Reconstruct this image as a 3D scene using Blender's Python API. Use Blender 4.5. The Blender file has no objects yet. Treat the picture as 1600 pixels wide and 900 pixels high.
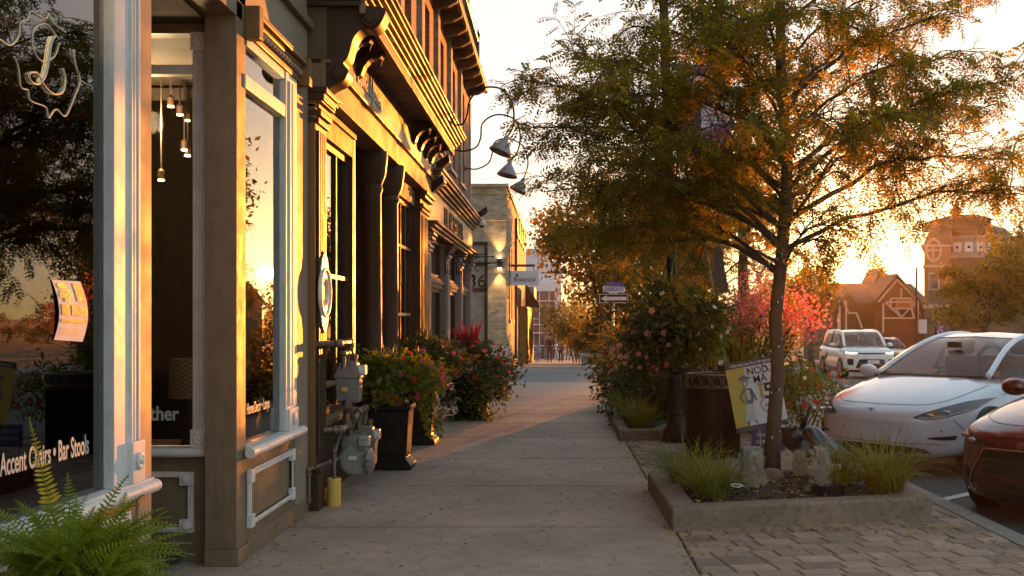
import bpy, bmesh, math, random
import numpy as np
from mathutils import Vector, Matrix
R = math.radians
SC = bpy.context.scene
COL = SC.collection

# ------------------------------------------------------------------ camera, sky, sun, exposure
F, CX, CY, H = 1750.0, 870.0, 497.0, 1.55      # focal length in pixels of a 1600 wide frame, vanishing point, eye height
cam = bpy.data.cameras.new('camera')
cam.sensor_width = 36.0
cam.lens = 36.0 * F / 1600.0
cam.shift_x = -(CX - 800.0) / 1600.0
cam.shift_y = (CY - 450.0) / 1600.0
cam.clip_start, cam.clip_end = 0.05, 5000.0
cam_o = bpy.data.objects.new('camera', cam)
cam_o.location = (0, 0, H)
cam_o.rotation_euler = (R(90), 0, 0)
COL.objects.link(cam_o)
SC.camera = cam_o

SUN_AZ, SUN_EL = 14.6, 2.2                      # degrees clockwise from the street axis (+Y), and above the horizon
w = bpy.data.worlds.new('World')
SC.world = w
w.use_nodes = True
nt = w.node_tree
nt.nodes.clear()
wo = nt.nodes.new('ShaderNodeOutputWorld')
bg = nt.nodes.new('ShaderNodeBackground')
sky = nt.nodes.new('ShaderNodeTexSky')
sky.sky_type = 'NISHITA'
sky.sun_disc = False
sky.sun_elevation = R(SUN_EL)
sky.sun_rotation = R(SUN_AZ)
sky.air_density, sky.dust_density, sky.ozone_density = 0.9, 1.0, 3.0
hs = nt.nodes.new('ShaderNodeHueSaturation')       # a hazy evening: paler than the clear-air model
hs.inputs['Saturation'].default_value = 1.7
gm = nt.nodes.new('ShaderNodeGamma')               # thin high haze evens the sky out
gm.inputs['Gamma'].default_value = 0.19
nt.links.new(sky.outputs[0], gm.inputs['Color'])
nt.links.new(gm.outputs[0], hs.inputs['Color'])
wt = nt.nodes.new('ShaderNodeMix'); wt.data_type = 'RGBA'; wt.blend_type = 'MULTIPLY'; wt.inputs[0].default_value = 1.0
wt.inputs[7].default_value = (1.09, 1.0, 0.89, 1)  # the picture's warm white balance
nt.links.new(hs.outputs[0], wt.inputs[6])
# the aureole round the low sun, and the sun's own disc
def wmath(op, a, b=None):
    n = nt.nodes.new('ShaderNodeMath'); n.operation = op
    for s_, v_ in ((n.inputs[0], a), (n.inputs[1], b)):
        if v_ is None: continue
        if isinstance(v_, (int, float)): s_.default_value = v_
        else: nt.links.new(v_, s_)
    return n.outputs[0]
tcw = nt.nodes.new('ShaderNodeTexCoord')
dp = nt.nodes.new('ShaderNodeVectorMath'); dp.operation = 'DOT_PRODUCT'
nm = nt.nodes.new('ShaderNodeVectorMath'); nm.operation = 'NORMALIZE'
nt.links.new(tcw.outputs['Generated'], nm.inputs[0]); nt.links.new(nm.outputs[0], dp.inputs[0])
dp.inputs[1].default_value = (math.sin(R(SUN_AZ)) * math.cos(R(SUN_EL)), math.cos(R(SUN_AZ)) * math.cos(R(SUN_EL)), math.sin(R(SUN_EL)))
ang = wmath('ARCCOSINE', wmath('MINIMUM', dp.outputs['Value'], 0.9999999))
glow = wmath('ADD', wmath('MULTIPLY', wmath('EXPONENT', wmath('DIVIDE', ang, -R(2.5))), 9.0), wmath('MULTIPLY', wmath('LESS_THAN', ang, R(0.4)), 250.0))
gc = nt.nodes.new('ShaderNodeMix'); gc.data_type = 'RGBA'; gc.blend_type = 'MULTIPLY'; gc.inputs[0].default_value = 1.0
gc.inputs[7].default_value = (1.0, 0.66, 0.22, 1)
nt.links.new(glow, gc.inputs[6])
ga = nt.nodes.new('ShaderNodeMix'); ga.data_type = 'RGBA'; ga.blend_type = 'ADD'; ga.inputs[0].default_value = 1.0
nt.links.new(wt.outputs[2], ga.inputs[6]); nt.links.new(gc.outputs[2], ga.inputs[7])
nt.links.new(ga.outputs[2], bg.inputs[0])
bg.inputs[1].default_value = 0.15
nt.links.new(bg.outputs[0], wo.inputs[0])

sun = bpy.data.lights.new('sun', 'SUN')
sun.energy, sun.angle, sun.color = 1.9, R(0.53), (1.0, 0.29, 0.03)
sun_o = bpy.data.objects.new('sun', sun)
SDIR = Vector((math.sin(R(SUN_AZ)) * math.cos(R(SUN_EL)), math.cos(R(SUN_AZ)) * math.cos(R(SUN_EL)), math.sin(R(SUN_EL))))
sun_o.rotation_euler = (-SDIR).to_track_quat('-Z', 'Y').to_euler()
sun_o.location = (20, 60, 30)
COL.objects.link(sun_o)

vs = SC.view_settings
SC.display_settings.display_device = 'sRGB'
vs.view_transform, vs.look, vs.gamma, vs.use_curve_mapping = 'Standard', 'None', 1.0, False
vs.exposure = 2.65
SC.render.engine = 'CYCLES'
cy = SC.cycles
cy.max_bounces, cy.diffuse_bounces, cy.glossy_bounces, cy.transparent_max_bounces, cy.transmission_bounces = 8, 3, 4, 24, 6
cy.caustics_reflective = cy.caustics_refractive = False
cy.sample_clamp_indirect = 6.0
cy.use_denoising = True

# ------------------------------------------------------------------ materials
def _new(name):
    m = bpy.data.materials.new(name)
    m.use_nodes = True
    t = m.node_tree
    return m, t, t.nodes['Principled BSDF']
def _noise(t, scale, detail=4.0, rough=0.6, world=False, vec=None):
    n = t.nodes.new('ShaderNodeTexNoise')
    n.inputs['Scale'].default_value = scale
    n.inputs['Detail'].default_value = detail
    n.inputs['Roughness'].default_value = rough
    if vec is None:
        vec = t.nodes.new('ShaderNodeNewGeometry').outputs['Position'] if world else t.nodes.new('ShaderNodeTexCoord').outputs['Object']
    t.links.new(vec, n.inputs['Vector'])
    return n.outputs['Fac']
def _ramp(t, fac, stops):
    r = t.nodes.new('ShaderNodeValToRGB')
    e = r.color_ramp.elements
    while len(e) < len(stops): e.new(0.5)
    for k, (p, c) in enumerate(stops):
        e[k].position = p
        e[k].color = (*c, 1) if len(c) == 3 else c
    t.links.new(fac, r.inputs['Fac'])
    return r.outputs['Color']
def _mix(t, fac, a, b, mode='MIX'):
    m = t.nodes.new('ShaderNodeMix')
    m.data_type = 'RGBA'
    m.blend_type = mode
    for s, v in ((m.inputs[0], fac), (m.inputs[6], a), (m.inputs[7], b)):
        if isinstance(v, (int, float)): s.default_value = v
        elif isinstance(v, tuple): s.default_value = (*v, 1)
        else: t.links.new(v, s)
    return m.outputs[2]
def _bump(t, height, strength, dist=0.01):
    b = t.nodes.new('ShaderNodeBump')
    b.inputs['Strength'].default_value = strength
    b.inputs['Distance'].default_value = dist
    t.links.new(height, b.inputs['Height'])
    return b.outputs['Normal']
def mat(name, col, rough=0.55, metal=0.0, var=0.18, scale=5.0, bump=0.15, bscale=60.0, coat=0.0, world=True, emit=None, rvar=0.12, spec=0.5, grime=0.0):
    m, t, p = _new(name)
    c = tuple(col)
    lo = tuple(x * (1 - var) for x in c)
    hi = tuple(min(1, x * (1 + var)) for x in c)
    f = _noise(t, scale, 6, 0.65, world)
    base = _ramp(t, f, [(0.3, lo), (0.7, hi)])
    if grime:                                       # rain streaks, scuffs and flecks in the paint
        mp = t.nodes.new('ShaderNodeMapping'); mp.inputs['Scale'].default_value = (9, 9, 0.9)
        t.links.new(t.nodes.new('ShaderNodeNewGeometry').outputs['Position'], mp.inputs['Vector'])
        st = _noise(t, 2.2, 7, 0.75, vec=mp.outputs[0]); fl = _noise(t, 26, 5, 0.8, True)
        base = _mix(t, _ramp(t, st, [(0.48, (0, 0, 0)), (0.72, (grime,) * 3)]), base, tuple(x * 0.42 for x in c))
        base = _mix(t, _ramp(t, fl, [(0.64, (0, 0, 0)), (0.72, (grime * 1.3,) * 3)]), base, tuple(x * 0.35 + 0.01 for x in c))
    t.links.new(base, p.inputs['Base Color'])
    rr = _ramp(t, f, [(0.3, (max(0.03, rough - rvar),) * 3), (0.7, (min(1, rough + rvar),) * 3)])
    t.links.new(rr, p.inputs['Roughness'])
    p.inputs['Metallic'].default_value = metal
    p.inputs['Specular IOR Level'].default_value = spec
    p.inputs['Coat Weight'].default_value = coat
    p.inputs['Coat Roughness'].default_value = 0.04
    if bump: t.links.new(_bump(t, _noise(t, bscale, 5, 0.6, world), bump, 0.004), p.inputs['Normal'])
    if emit:
        p.inputs['Emission Color'].default_value = (*emit[:3], 1)
        p.inputs['Emission Strength'].default_value = emit[3]
    return m
def glass_mat(name, tint=(0.75, 0.78, 0.78), ior=1.6, boost=0.06):
    m, t, p = _new(name)
    t.nodes.remove(p)
    out = t.nodes['Material Output']
    fr = t.nodes.new('ShaderNodeFresnel'); fr.inputs['IOR'].default_value = ior
    ad = t.nodes.new('ShaderNodeMath'); ad.operation = 'ADD'; ad.use_clamp = True; ad.inputs[1].default_value = boost
    t.links.new(fr.outputs[0], ad.inputs[0])
    gl = t.nodes.new('ShaderNodeBsdfGlossy'); gl.inputs['Roughness'].default_value = 0.004
    gl.inputs['Color'].default_value = (0.95, 0.95, 0.95, 1)
    tr = t.nodes.new('ShaderNodeBsdfTransparent'); tr.inputs['Color'].default_value = (*tint, 1)
    mx = t.nodes.new('ShaderNodeMixShader')
    t.links.new(ad.outputs[0], mx.inputs[0]); t.links.new(tr.outputs[0], mx.inputs[1]); t.links.new(gl.outputs[0], mx.inputs[2])
    nb = _bump(t, _noise(t, 1.3, 2, 0.5, True), 0.012, 0.02)
    t.links.new(nb, gl.inputs['Normal'])
    t.links.new(mx.outputs[0], out.inputs['Surface'])
    return m
def leaf_mat(name, a, b, c, trans=0.45, scale=1.6, rough=0.5):
    """three leaf colours mixed by place, part of the light passing through the blade"""
    m, t, p = _new(name)
    out = t.nodes['Material Output']
    f = _noise(t, scale, 3, 0.6, True)
    g = _noise(t, scale * 9, 2, 0.5, True)
    col = _mix(t, _ramp(t, g, [(0.5, (0, 0, 0)), (0.68, (1, 1, 1))]), _ramp(t, f, [(0.35, a), (0.62, b)]), c)
    t.links.new(col, p.inputs['Base Color'])
    p.inputs['Roughness'].default_value = rough
    p.inputs['Specular IOR Level'].default_value = 0.35
    tl = t.nodes.new('ShaderNodeBsdfTranslucent')
    t.links.new(_mix(t, 1.0, col, (2.3, 1.85, 0.75), 'MULTIPLY'), tl.inputs['Color'])
    mx = t.nodes.new('ShaderNodeMixShader'); mx.inputs[0].default_value = trans
    t.links.new(p.outputs[0], mx.inputs[1]); t.links.new(tl.outputs[0], mx.inputs[2])
    t.links.new(mx.outputs[0], out.inputs['Surface'])
    return m

# ------------------------------------------------------------------ geometry helpers
def at(px, py, Y): return Vector(((px - CX) * Y / F, Y, H - (py - CY) * Y / F))
def xat(px, Y): return (px - CX) * Y / F
def zat(py, Y): return H - (py - CY) * Y / F
def yfac(px, X=-2.0): return X * F / (px - CX)
def origin(o):
    v = Vector((0, 0, 0))
    while o is not None:
        v = v + Vector(o.location); o = o.parent
    return v
class MB:
    """collects shapes and links them as ONE mesh object"""
    def __init__(s): s.v, s.f = [], []
    def add(s, vs_, fs_):
        n = len(s.v)
        s.v.extend(tuple(v) for v in vs_)
        s.f.extend(tuple(i + n for i in f) for f in fs_)
        return s
    def box(s, x0, x1, y0, y1, z0, z1):
        return s.add([(x0, y0, z0), (x1, y0, z0), (x1, y1, z0), (x0, y1, z0), (x0, y0, z1), (x1, y0, z1), (x1, y1, z1), (x0, y1, z1)],
                     [(0, 3, 2, 1), (4, 5, 6, 7), (0, 1, 5, 4), (1, 2, 6, 5), (2, 3, 7, 6), (3, 0, 4, 7)])
    def bar(s, a, b, wd, th, up=(0, 0, 1)):
        a, b, up = Vector(a), Vector(b), Vector(up)
        d = (b - a).normalized(); u = d.cross(up)
        u = u.normalized() if u.length > 1e-5 else Vector((1, 0, 0))
        q = u.cross(d).normalized()
        vs_ = [p + u * sx * wd / 2 + q * sy * th / 2 for p in (a, b) for sx, sy in ((-1, -1), (1, -1), (1, 1), (-1, 1))]
        return s.add(vs_, [(0, 1, 2, 3), (7, 6, 5, 4), (0, 4, 5, 1), (1, 5, 6, 2), (2, 6, 7, 3), (3, 7, 4, 0)])
    def tube(s, pts, r, n=8, cap=True):
        pts = [Vector(p) for p in pts]
        rs = r if isinstance(r, (list, tuple)) else [r] * len(pts)
        rings, ref = [], None
        for i, p in enumerate(pts):
            d = (pts[min(i + 1, len(pts) - 1)] - pts[max(i - 1, 0)])
            d = d.normalized() if d.length > 1e-9 else Vector((0, 0, 1))
            if ref is None: ref = Vector((1, 0, 0)) if abs(d.x) < 0.8 else Vector((0, 1, 0))
            u = (ref - d * ref.dot(d)).normalized(); q = d.cross(u); ref = u
            rings.append([p + (u * math.cos(2 * math.pi * k / n) + q * math.sin(2 * math.pi * k / n)) * rs[i] for k in range(n)])
        fs_ = []
        for i in range(len(pts) - 1):
            for k in range(n):
                k2 = (k + 1) % n
                fs_.append((i * n + k, i * n + k2, (i + 1) * n + k2, (i + 1) * n + k))
        if cap:
            fs_.append(tuple(range(n - 1, -1, -1))); fs_.append(tuple((len(pts) - 1) * n + k for k in range(n)))
        return s.add([v for ring in rings for v in ring], fs_)
    def lathe(s, prof, c=(0, 0, 0), n=20, axis=None, cap=True, squ=1.0):
        """prof: (radius, height) pairs; axis: direction of the height"""
        c = Vector(c); ax = Vector(axis or (0, 0, 1)).normalized()
        u = Vector((1, 0, 0)) if abs(ax.x) < 0.8 else Vector((0, 1, 0))
        u = (u - ax * u.dot(ax)).normalized(); q = ax.cross(u)
        vs_ = [c + ax * h + (u * math.cos(2 * math.pi * k / n) + q * squ * math.sin(2 * math.pi * k / n)) * r for r, h in prof for k in range(n)]
        fs_ = [(i * n + k, i * n + (k + 1) % n, (i + 1) * n + (k + 1) % n, (i + 1) * n + k) for i in range(len(prof) - 1) for k in range(n)]
        if cap:
            fs_.append(tuple(range(n - 1, -1, -1))); fs_.append(tuple((len(prof) - 1) * n + k for k in range(n)))
        return s.add(vs_, fs_)
    def prism(s, poly, ext):
        """closed polygon of 3D points extruded along a vector"""
        n = len(poly); ext = Vector(ext)
        vs_ = [Vector(p) for p in poly] + [Vector(p) + ext for p in poly]
        return s.add(vs_, [tuple(range(n - 1, -1, -1)), tuple(range(n, 2 * n))] + [(i, (i + 1) % n, n + (i + 1) % n, n + i) for i in range(n)])
    def quad(s, a, b, c, d): return s.add([a, b, c, d], [(0, 1, 2, 3)])
    def ball(s, c, r, nu=10, nv=7):
        rx, ry, rz = r if isinstance(r, (tuple, list)) else (r, r, r)
        vs_, fs_ = [], []
        for j in range(nv + 1):
            a = math.pi * j / nv
            for k in range(nu):
                b = 2 * math.pi * k / nu
                vs_.append((c[0] + rx * math.sin(a) * math.cos(b), c[1] + ry * math.sin(a) * math.sin(b), c[2] + rz * math.cos(a)))
        for j in range(nv):
            for k in range(nu): fs_.append((j * nu + k, (j + 1) * nu + k, (j + 1) * nu + (k + 1) % nu, j * nu + (k + 1) % nu))
        return s.add(vs_, fs_)
    def grid(s, rows, closed=False):
        nr, nc = len(rows), len(rows[0])
        fs_ = [(i * nc + j, i * nc + (j + 1) % nc, (i + 1) * nc + (j + 1) % nc, (i + 1) * nc + j) for i in range(nr - 1) for j in range(nc if closed else nc - 1)]
        return s.add([p for r_ in rows for p in r_], fs_)
    def build(s, name, material, parent=None, smooth=False, bevel=0.0, local=False, seg=2, angle=40):
        me = bpy.data.meshes.new(name)
        off = Vector((0, 0, 0)) if local or parent is None else origin(parent)
        me.from_pydata([(v[0] - off[0], v[1] - off[1], v[2] - off[2]) for v in s.v], [], s.f)
        bm = bmesh.new(); bm.from_mesh(me)
        bmesh.ops.recalc_face_normals(bm, faces=bm.faces)
        bm.to_mesh(me); bm.free()
        return link(name, me, material, parent, smooth, bevel, seg, angle)
def link(name, me, material, parent=None, smooth=False, bevel=0.0, seg=2, angle=40):
    o = bpy.data.objects.new(name, me)
    COL.objects.link(o)
    for m in (material if isinstance(material, (list, tuple)) else [material]):
        if m: me.materials.append(m)
    if parent is not None: o.parent = parent
    if smooth:
        me.polygons.foreach_set('use_smooth', [True] * len(me.polygons))
        if smooth != 'all':
            try: me.set_sharp_from_angle(angle=R(angle))
            except Exception: pass
    if bevel:
        b = o.modifiers.new('bevel', 'BEVEL'); b.width = bevel; b.segments = seg; b.limit_method = 'ANGLE'; b.angle_limit = R(40)
    return o
def tag(o, label=None, cat=None, group=None, kind=None):
    for k, v in (('label', label), ('category', cat), ('group', group), ('kind', kind)):
        if v: o[k] = v
    return o
def thing(name, label, cat, loc=(0, 0, 0), rz=0.0, group=None):
    o = bpy.data.objects.new(name, None)
    o.empty_display_size = 0.1
    o.location = loc; o.rotation_euler = (0, 0, rz)
    COL.objects.link(o)
    return tag(o, label, cat, group)
def copy_tree(o, parent=None):
    c = o.copy(); COL.objects.link(c)
    if parent is not None: c.parent = parent
    for ch in list(o.children): copy_tree(ch, c)
    return c
def npmesh(name, verts, faces, material, parent=None, smooth=True, local=False):
    """verts (n,3), faces (m,k) numpy arrays"""
    off = np.array(origin(parent)) if parent is not None and not local else np.zeros(3)
    verts = np.asarray(verts, dtype=np.float32) - off.astype(np.float32)
    faces = np.asarray(faces, dtype=np.int32)
    me = bpy.data.meshes.new(name)
    me.vertices.add(len(verts)); me.vertices.foreach_set('co', verts.ravel())
    m, k = faces.shape
    me.loops.add(m * k); me.loops.foreach_set('vertex_index', faces.ravel())
    me.polygons.add(m); me.polygons.foreach_set('loop_start', np.arange(0, m * k, k, dtype=np.int32))
    me.update(calc_edges=True); me.validate()
    if smooth: me.polygons.foreach_set('use_smooth', np.ones(m, dtype=bool))
    return link(name, me, material, parent)
def text(name, s_, size, material, parent, o, ux, uy, ext=0.004, align='CENTER', bold=0.0, shear=0.0, local=False, stretch=1.0):
    """lettering whose baseline starts at o, running along ux with uy up; letters extruded towards ux x uy"""
    cu = bpy.data.curves.new('lettering', 'FONT')
    cu.body, cu.size, cu.extrude, cu.align_x, cu.align_y = s_, size, ext, align, 'CENTER'
    cu.offset, cu.shear = bold, shear
    to = bpy.data.objects.new('lettering', cu)
    COL.objects.link(to)
    dg = bpy.context.evaluated_depsgraph_get()
    me = bpy.data.meshes.new_from_object(to.evaluated_get(dg))
    bpy.data.objects.remove(to); bpy.data.curves.remove(cu)
    ux, uy = Vector(ux).normalized() * stretch, Vector(uy).normalized()
    uz = ux.cross(uy).normalized()
    off = Vector((0, 0, 0)) if local else origin(parent)
    M = Matrix((ux, uy, uz)).transposed().to_4x4()
    M.translation = Vector(o) - off
    me.transform(M)
    me.materials.clear()
    me.name = name
    return link(name, me, material, parent)
def smooth_line(pts, n=8):
    """Catmull-Rom through the points"""
    P = [Vector(p) for p in pts]; P = [P[0] * 2 - P[1]] + P + [P[-1] * 2 - P[-2]]
    out = []
    for i in range(1, len(P) - 2):
        for k in range(n):
            t = k / n; a, b, c, d = P[i - 1], P[i], P[i + 1], P[i + 2]
            out.append(0.5 * ((2 * b) + (c - a) * t + (2 * a - 5 * b + 4 * c - d) * t * t + (3 * b - a - 3 * c + d) * t ** 3))
    return out + [P[-2]]
# ------------------------------------------------------------------ palette
def concrete_mat(name, col, scale=1.0, dirt=0.45, crack=1.0):
    m, t, p = _new(name)
    a = _noise(t, 0.55 * scale, 5, 0.7, True); b = _noise(t, 9 * scale, 6, 0.7, True); c = _noise(t, 120 * scale, 3, 0.7, True)
    base = _ramp(t, a, [(0.3, tuple(x * 0.60 for x in col)), (0.7, tuple(min(1, x * 1.22) for x in col))])
    base = _mix(t, _ramp(t, b, [(0.47, (0, 0, 0)), (0.66, (dirt,) * 3)]), base, tuple(x * 0.45 for x in col))
    base = _mix(t, _ramp(t, c, [(0.35, (0.35,) * 3), (0.6, (0, 0, 0))]), base, tuple(x * 0.5 for x in col))
    v = t.nodes.new('ShaderNodeTexVoronoi'); v.inputs['Scale'].default_value = 4.5 * scale
    t.links.new(t.nodes.new('ShaderNodeNewGeometry').outputs['Position'], v.inputs['Vector'])
    base = _mix(t, _ramp(t, v.outputs['Distance'], [(0.06, (0.85,) * 3), (0.14, (0, 0, 0))]), base, tuple(x * 0.3 for x in col))   # gum spots
    # hairline cracks
    g2 = t.nodes.new('ShaderNodeNewGeometry'); wb_ = t.nodes.new('ShaderNodeTexNoise'); wb_.inputs['Scale'].default_value = 1.7; wb_.inputs['Detail'].default_value = 6
    t.links.new(g2.outputs['Position'], wb_.inputs['Vector'])
    av = t.nodes.new('ShaderNodeVectorMath'); av.operation = 'MULTIPLY_ADD'; av.inputs[1].default_value = (1.1, 1.1, 0.2)
    t.links.new(wb_.outputs['Color'], av.inputs[0]); t.links.new(g2.outputs['Position'], av.inputs[2])
    vc = t.nodes.new('ShaderNodeTexVoronoi'); vc.feature = 'DISTANCE_TO_EDGE'; vc.inputs['Scale'].default_value = 0.26 * crack
    t.links.new(av.outputs[0], vc.inputs['Vector'])
    ck = _mix(t, 1.0, _ramp(t, vc.outputs['Distance'], [(0.0012, (0.55,) * 3), (0.0042, (0, 0, 0))]), _ramp(t, _noise(t, 0.5, 2, 0.5, True), [(0.50, (0, 0, 0)), (0.58, (1, 1, 1))]), 'MULTIPLY')
    base = _mix(t, ck, base, tuple(x * 0.25 for x in col))
    t.links.new(base, p.inputs['Base Color'])
    p.inputs['Roughness'].default_value = 0.72
    p.inputs['Specular IOR Level'].default_value = 0.4
    bb = t.nodes.new('ShaderNodeMath'); bb.operation = 'ADD'
    t.links.new(b, bb.inputs[0]); t.links.new(c, bb.inputs[1])
    t.links.new(_bump(t, bb.outputs[0], 0.35, 0.006), p.inputs['Normal'])
    return m
def brick_mat(name, c1, c2, mortar, scale=1.0, along='y'):
    m, t, p = _new(name)
    g = t.nodes.new('ShaderNodeNewGeometry')
    sx = t.nodes.new('ShaderNodeSeparateXYZ'); cb = t.nodes.new('ShaderNodeCombineXYZ')
    t.links.new(g.outputs['Position'], sx.inputs[0])
    ad = t.nodes.new('ShaderNodeMath'); ad.operation = 'ADD'
    t.links.new(sx.outputs[0], ad.inputs[0]); t.links.new(sx.outputs[1], ad.inputs[1])
    t.links.new(ad.outputs[0], cb.inputs[0]); t.links.new(sx.outputs[2], cb.inputs[1])
    br = t.nodes.new('ShaderNodeTexBrick')
    br.inputs['Scale'].default_value = 1.0
    br.inputs['Brick Width'].default_value = 0.23 * scale; br.inputs['Row Height'].default_value = 0.077 * scale
    br.inputs['Mortar Size'].default_value = 0.006 * scale; br.inputs['Bias'].default_value = -0.1
    br.inputs['Color1'].default_value = (*c1, 1); br.inputs['Color2'].default_value = (*c2, 1); br.inputs['Mortar'].default_value = (*mortar, 1)
    t.links.new(cb.outputs[0], br.inputs['Vector'])
    n = _noise(t, 2.2, 5, 0.7, True)
    col = _mix(t, 1.0, br.outputs['Color'], _ramp(t, n, [(0.3, (0.62, 0.6, 0.58)), (0.7, (1.2, 1.18, 1.15))]), 'MULTIPLY')
    t.links.new(col, p.inputs['Base Color'])
    p.inputs['Roughness'].default_value = 0.85
    iv = t.nodes.new('ShaderNodeMath'); iv.operation = 'SUBTRACT'; iv.inputs[0].default_value = 1.0
    t.links.new(br.outputs['Fac'], iv.inputs[1])
    t.links.new(_bump(t, iv.outputs[0], 0.6, 0.008), p.inputs['Normal'])
    return m
M = {}
M['sidewalk'] = concrete_mat('sidewalk_concrete', (0.46, 0.325, 0.25))
M['joint'] = mat('joint_dirt', (0.06, 0.05, 0.04), 0.95)
M['kerb'] = concrete_mat('kerb_concrete', (0.33, 0.29, 0.25), 2.0)
M['bedstone'] = concrete_mat('bed_kerb_concrete', (0.30, 0.205, 0.145), 2.2, 0.8)
M['asphalt'] = concrete_mat('asphalt', (0.095, 0.09, 0.088), 1.5, 0.3)
M['asphalt_light'] = concrete_mat('worn_asphalt', (0.17, 0.165, 0.165), 0.8, 0.25)
M['pavers'] = [concrete_mat('paver_%d' % k, c, 2.5, 0.5) for k, c in enumerate([(0.41, 0.28, 0.20), (0.35, 0.235, 0.17), (0.46, 0.32, 0.235), (0.29, 0.20, 0.15)])]
M['soil'] = mat('bark_soil', (0.055, 0.035, 0.022), 0.95, var=0.5, scale=30, bump=0.9, bscale=50)
M['ground'] = mat('dry_ground', (0.12, 0.10, 0.07), 0.95, var=0.4, scale=0.3)
M['line'] = mat('road_paint', (0.72, 0.70, 0.66), 0.7, var=0.2, scale=12)
M['taupe'] = mat('taupe_paint', (0.235, 0.165, 0.105), 0.62, var=0.16, scale=6, bump=0.2, bscale=25, grime=0.5, spec=0.2)
M['white'] = mat('white_trim_paint', (0.74, 0.70, 0.67), 0.55, var=0.12, scale=7, bump=0.2, bscale=30, grime=0.4, spec=0.25)
M['greige'] = mat('pale_taupe_paint', (0.33, 0.25, 0.18), 0.62, var=0.1, scale=3, bump=0.15, bscale=25, grime=0.5, spec=0.2)
M['brown'] = mat('dark_brown_paint', (0.065, 0.034, 0.019), 0.48, var=0.15, scale=4, bump=0.15, bscale=20, grime=0.3, spec=0.25)
M['tan'] = mat('tan_paint', (0.25, 0.165, 0.095), 0.62, var=0.1, scale=3, bump=0.12, bscale=25, grime=0.5, spec=0.15)
M['sun_gold'] = mat('sunlit_gold_paint', (0.22, 0.12, 0.045), 0.5, var=0.15, scale=4, bump=0.1, grime=0.4, spec=0.25)  # gold of the low sun on the mouldings, put into their colour; also handles
M['mauve'] = mat('grey_mauve_paint', (0.23, 0.19, 0.19), 0.45, var=0.1, scale=4)
M['glass'] = glass_mat('window_glass')
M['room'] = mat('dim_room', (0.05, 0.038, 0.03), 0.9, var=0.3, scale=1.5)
M['letter'] = mat('pale_letter_vinyl', (0.46, 0.49, 0.45), 0.6, var=0.05)
M['cream'] = mat('cream_letter', (0.72, 0.66, 0.56), 0.45, var=0.06)
M['black'] = mat('black_paint', (0.014, 0.012, 0.011), 0.38, var=0.2, scale=8, bump=0.08, spec=0.25)
M['iron'] = mat('black_iron', (0.02, 0.017, 0.015), 0.45, 0.6, var=0.2)
M['redbrick'] = brick_mat('red_brick', (0.30, 0.10, 0.055), (0.22, 0.075, 0.045), (0.30, 0.25, 0.2))
M['buffbrick'] = brick_mat('buff_brick', (0.46, 0.36, 0.24), (0.27, 0.19, 0.12), (0.36, 0.31, 0.25))
M['steel'] = mat('galvanised_steel', (0.45, 0.45, 0.45), 0.38, 0.9, var=0.15, scale=15)
M['meter'] = mat('meter_grey_paint', (0.22, 0.195, 0.18), 0.45, 0.15, var=0.25, scale=14)
M['pipe'] = mat('grey_pipe_paint', (0.16, 0.12, 0.09), 0.45, 0.5, var=0.25, scale=12)
M['yellow'] = mat('yellow_plastic', (0.75, 0.46, 0.10), 0.55, var=0.1)
M['camera_white'] = mat('white_plastic', (0.66, 0.64, 0.62), 0.35, var=0.05)
M['lens'] = mat('dark_lens', (0.01, 0.01, 0.012), 0.08, var=0.1)
M['bulb'] = mat('lit_bulb', (1, 0.8, 0.5), 0.4, emit=(1.0, 0.72, 0.36, 5.0))

# ------------------------------------------------------------------ ground
def interp(Y, tab):
    return float(np.interp(Y, [a for a, _ in tab], [b for _, b in tab]))
def zs(Y): return interp(Y, [(-9, 0), (24, 0), (38, -0.10), (75, -1.40), (130, -2.9), (400, -3.0)])
def zr(Y): return interp(Y, [(-9, -0.09), (14, -0.09), (24, -0.16), (38, -0.52), (75, -1.50), (130, -3.02), (400, -3.1)])
YS = [-8, 0, 6, 10, 14, 18, 21, 24, 27, 31, 35, 38, 44, 50, 58, 66, 75, 90, 110, 130, 180, 260, 400]
def sheet(name, x0, x1, y0, y1, zf, m, dz=0.0, t=0.0):
    ys = sorted({y0, y1} | {y for y in YS if y0 < y < y1})
    b = MB()
    b.grid([[(x0, y, zf(y) + dz), (x1, y, zf(y) + dz)] for y in ys])
    if t:
        for x in (x0, x1): b.grid([[(x, y, zf(y) + dz), (x, y, zf(y) + dz - t)] for y in ys])
        for y in (y0, y1): b.quad((x0, y, zf(y) + dz), (x1, y, zf(y) + dz), (x1, y, zf(y) + dz - t), (x0, y, zf(y) + dz - t))
    return tag(b.build(name, m), kind='structure')
b = MB(); gy = YS + [1200, 4000]
b.grid([[(x, y, zr(y) - 0.25 - (0.0 if y < 300 else 0.2)) for x in (-3000, -60, 60, 3000)] for y in gy])
tag(b.build('ground', M['ground']), kind='structure')
KX = 3.32
sheet('road', KX, 17.0, -8, 400, zr, M['asphalt'])
sheet('kerb', KX - 0.16, KX, -8, 26.5, zs, M['kerb'], 0.004, 0.3)
sheet('kerb', KX - 0.16, KX, 37.3, 200, zs, M['kerb'], 0.004, 0.3)
sheet('far_pavement', 17.0, 24.0, -8, 400, zr, M['sidewalk'], 0.13, 0.2)
sheet('cross_street', -60, KX, 27.4, 37.3, lambda y: zs(y) - 0.012, M['asphalt_light'], 0.0, 0.3)
sheet('crossing_apron', -60, KX, 25.0, 27.4, zs, M['kerb'], 0.002, 0.3)
sheet('far_sidewalk', -3.0, KX - 0.16, 37.3, 130, zs, M['sidewalk'], 0.02, 0.3)
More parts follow.
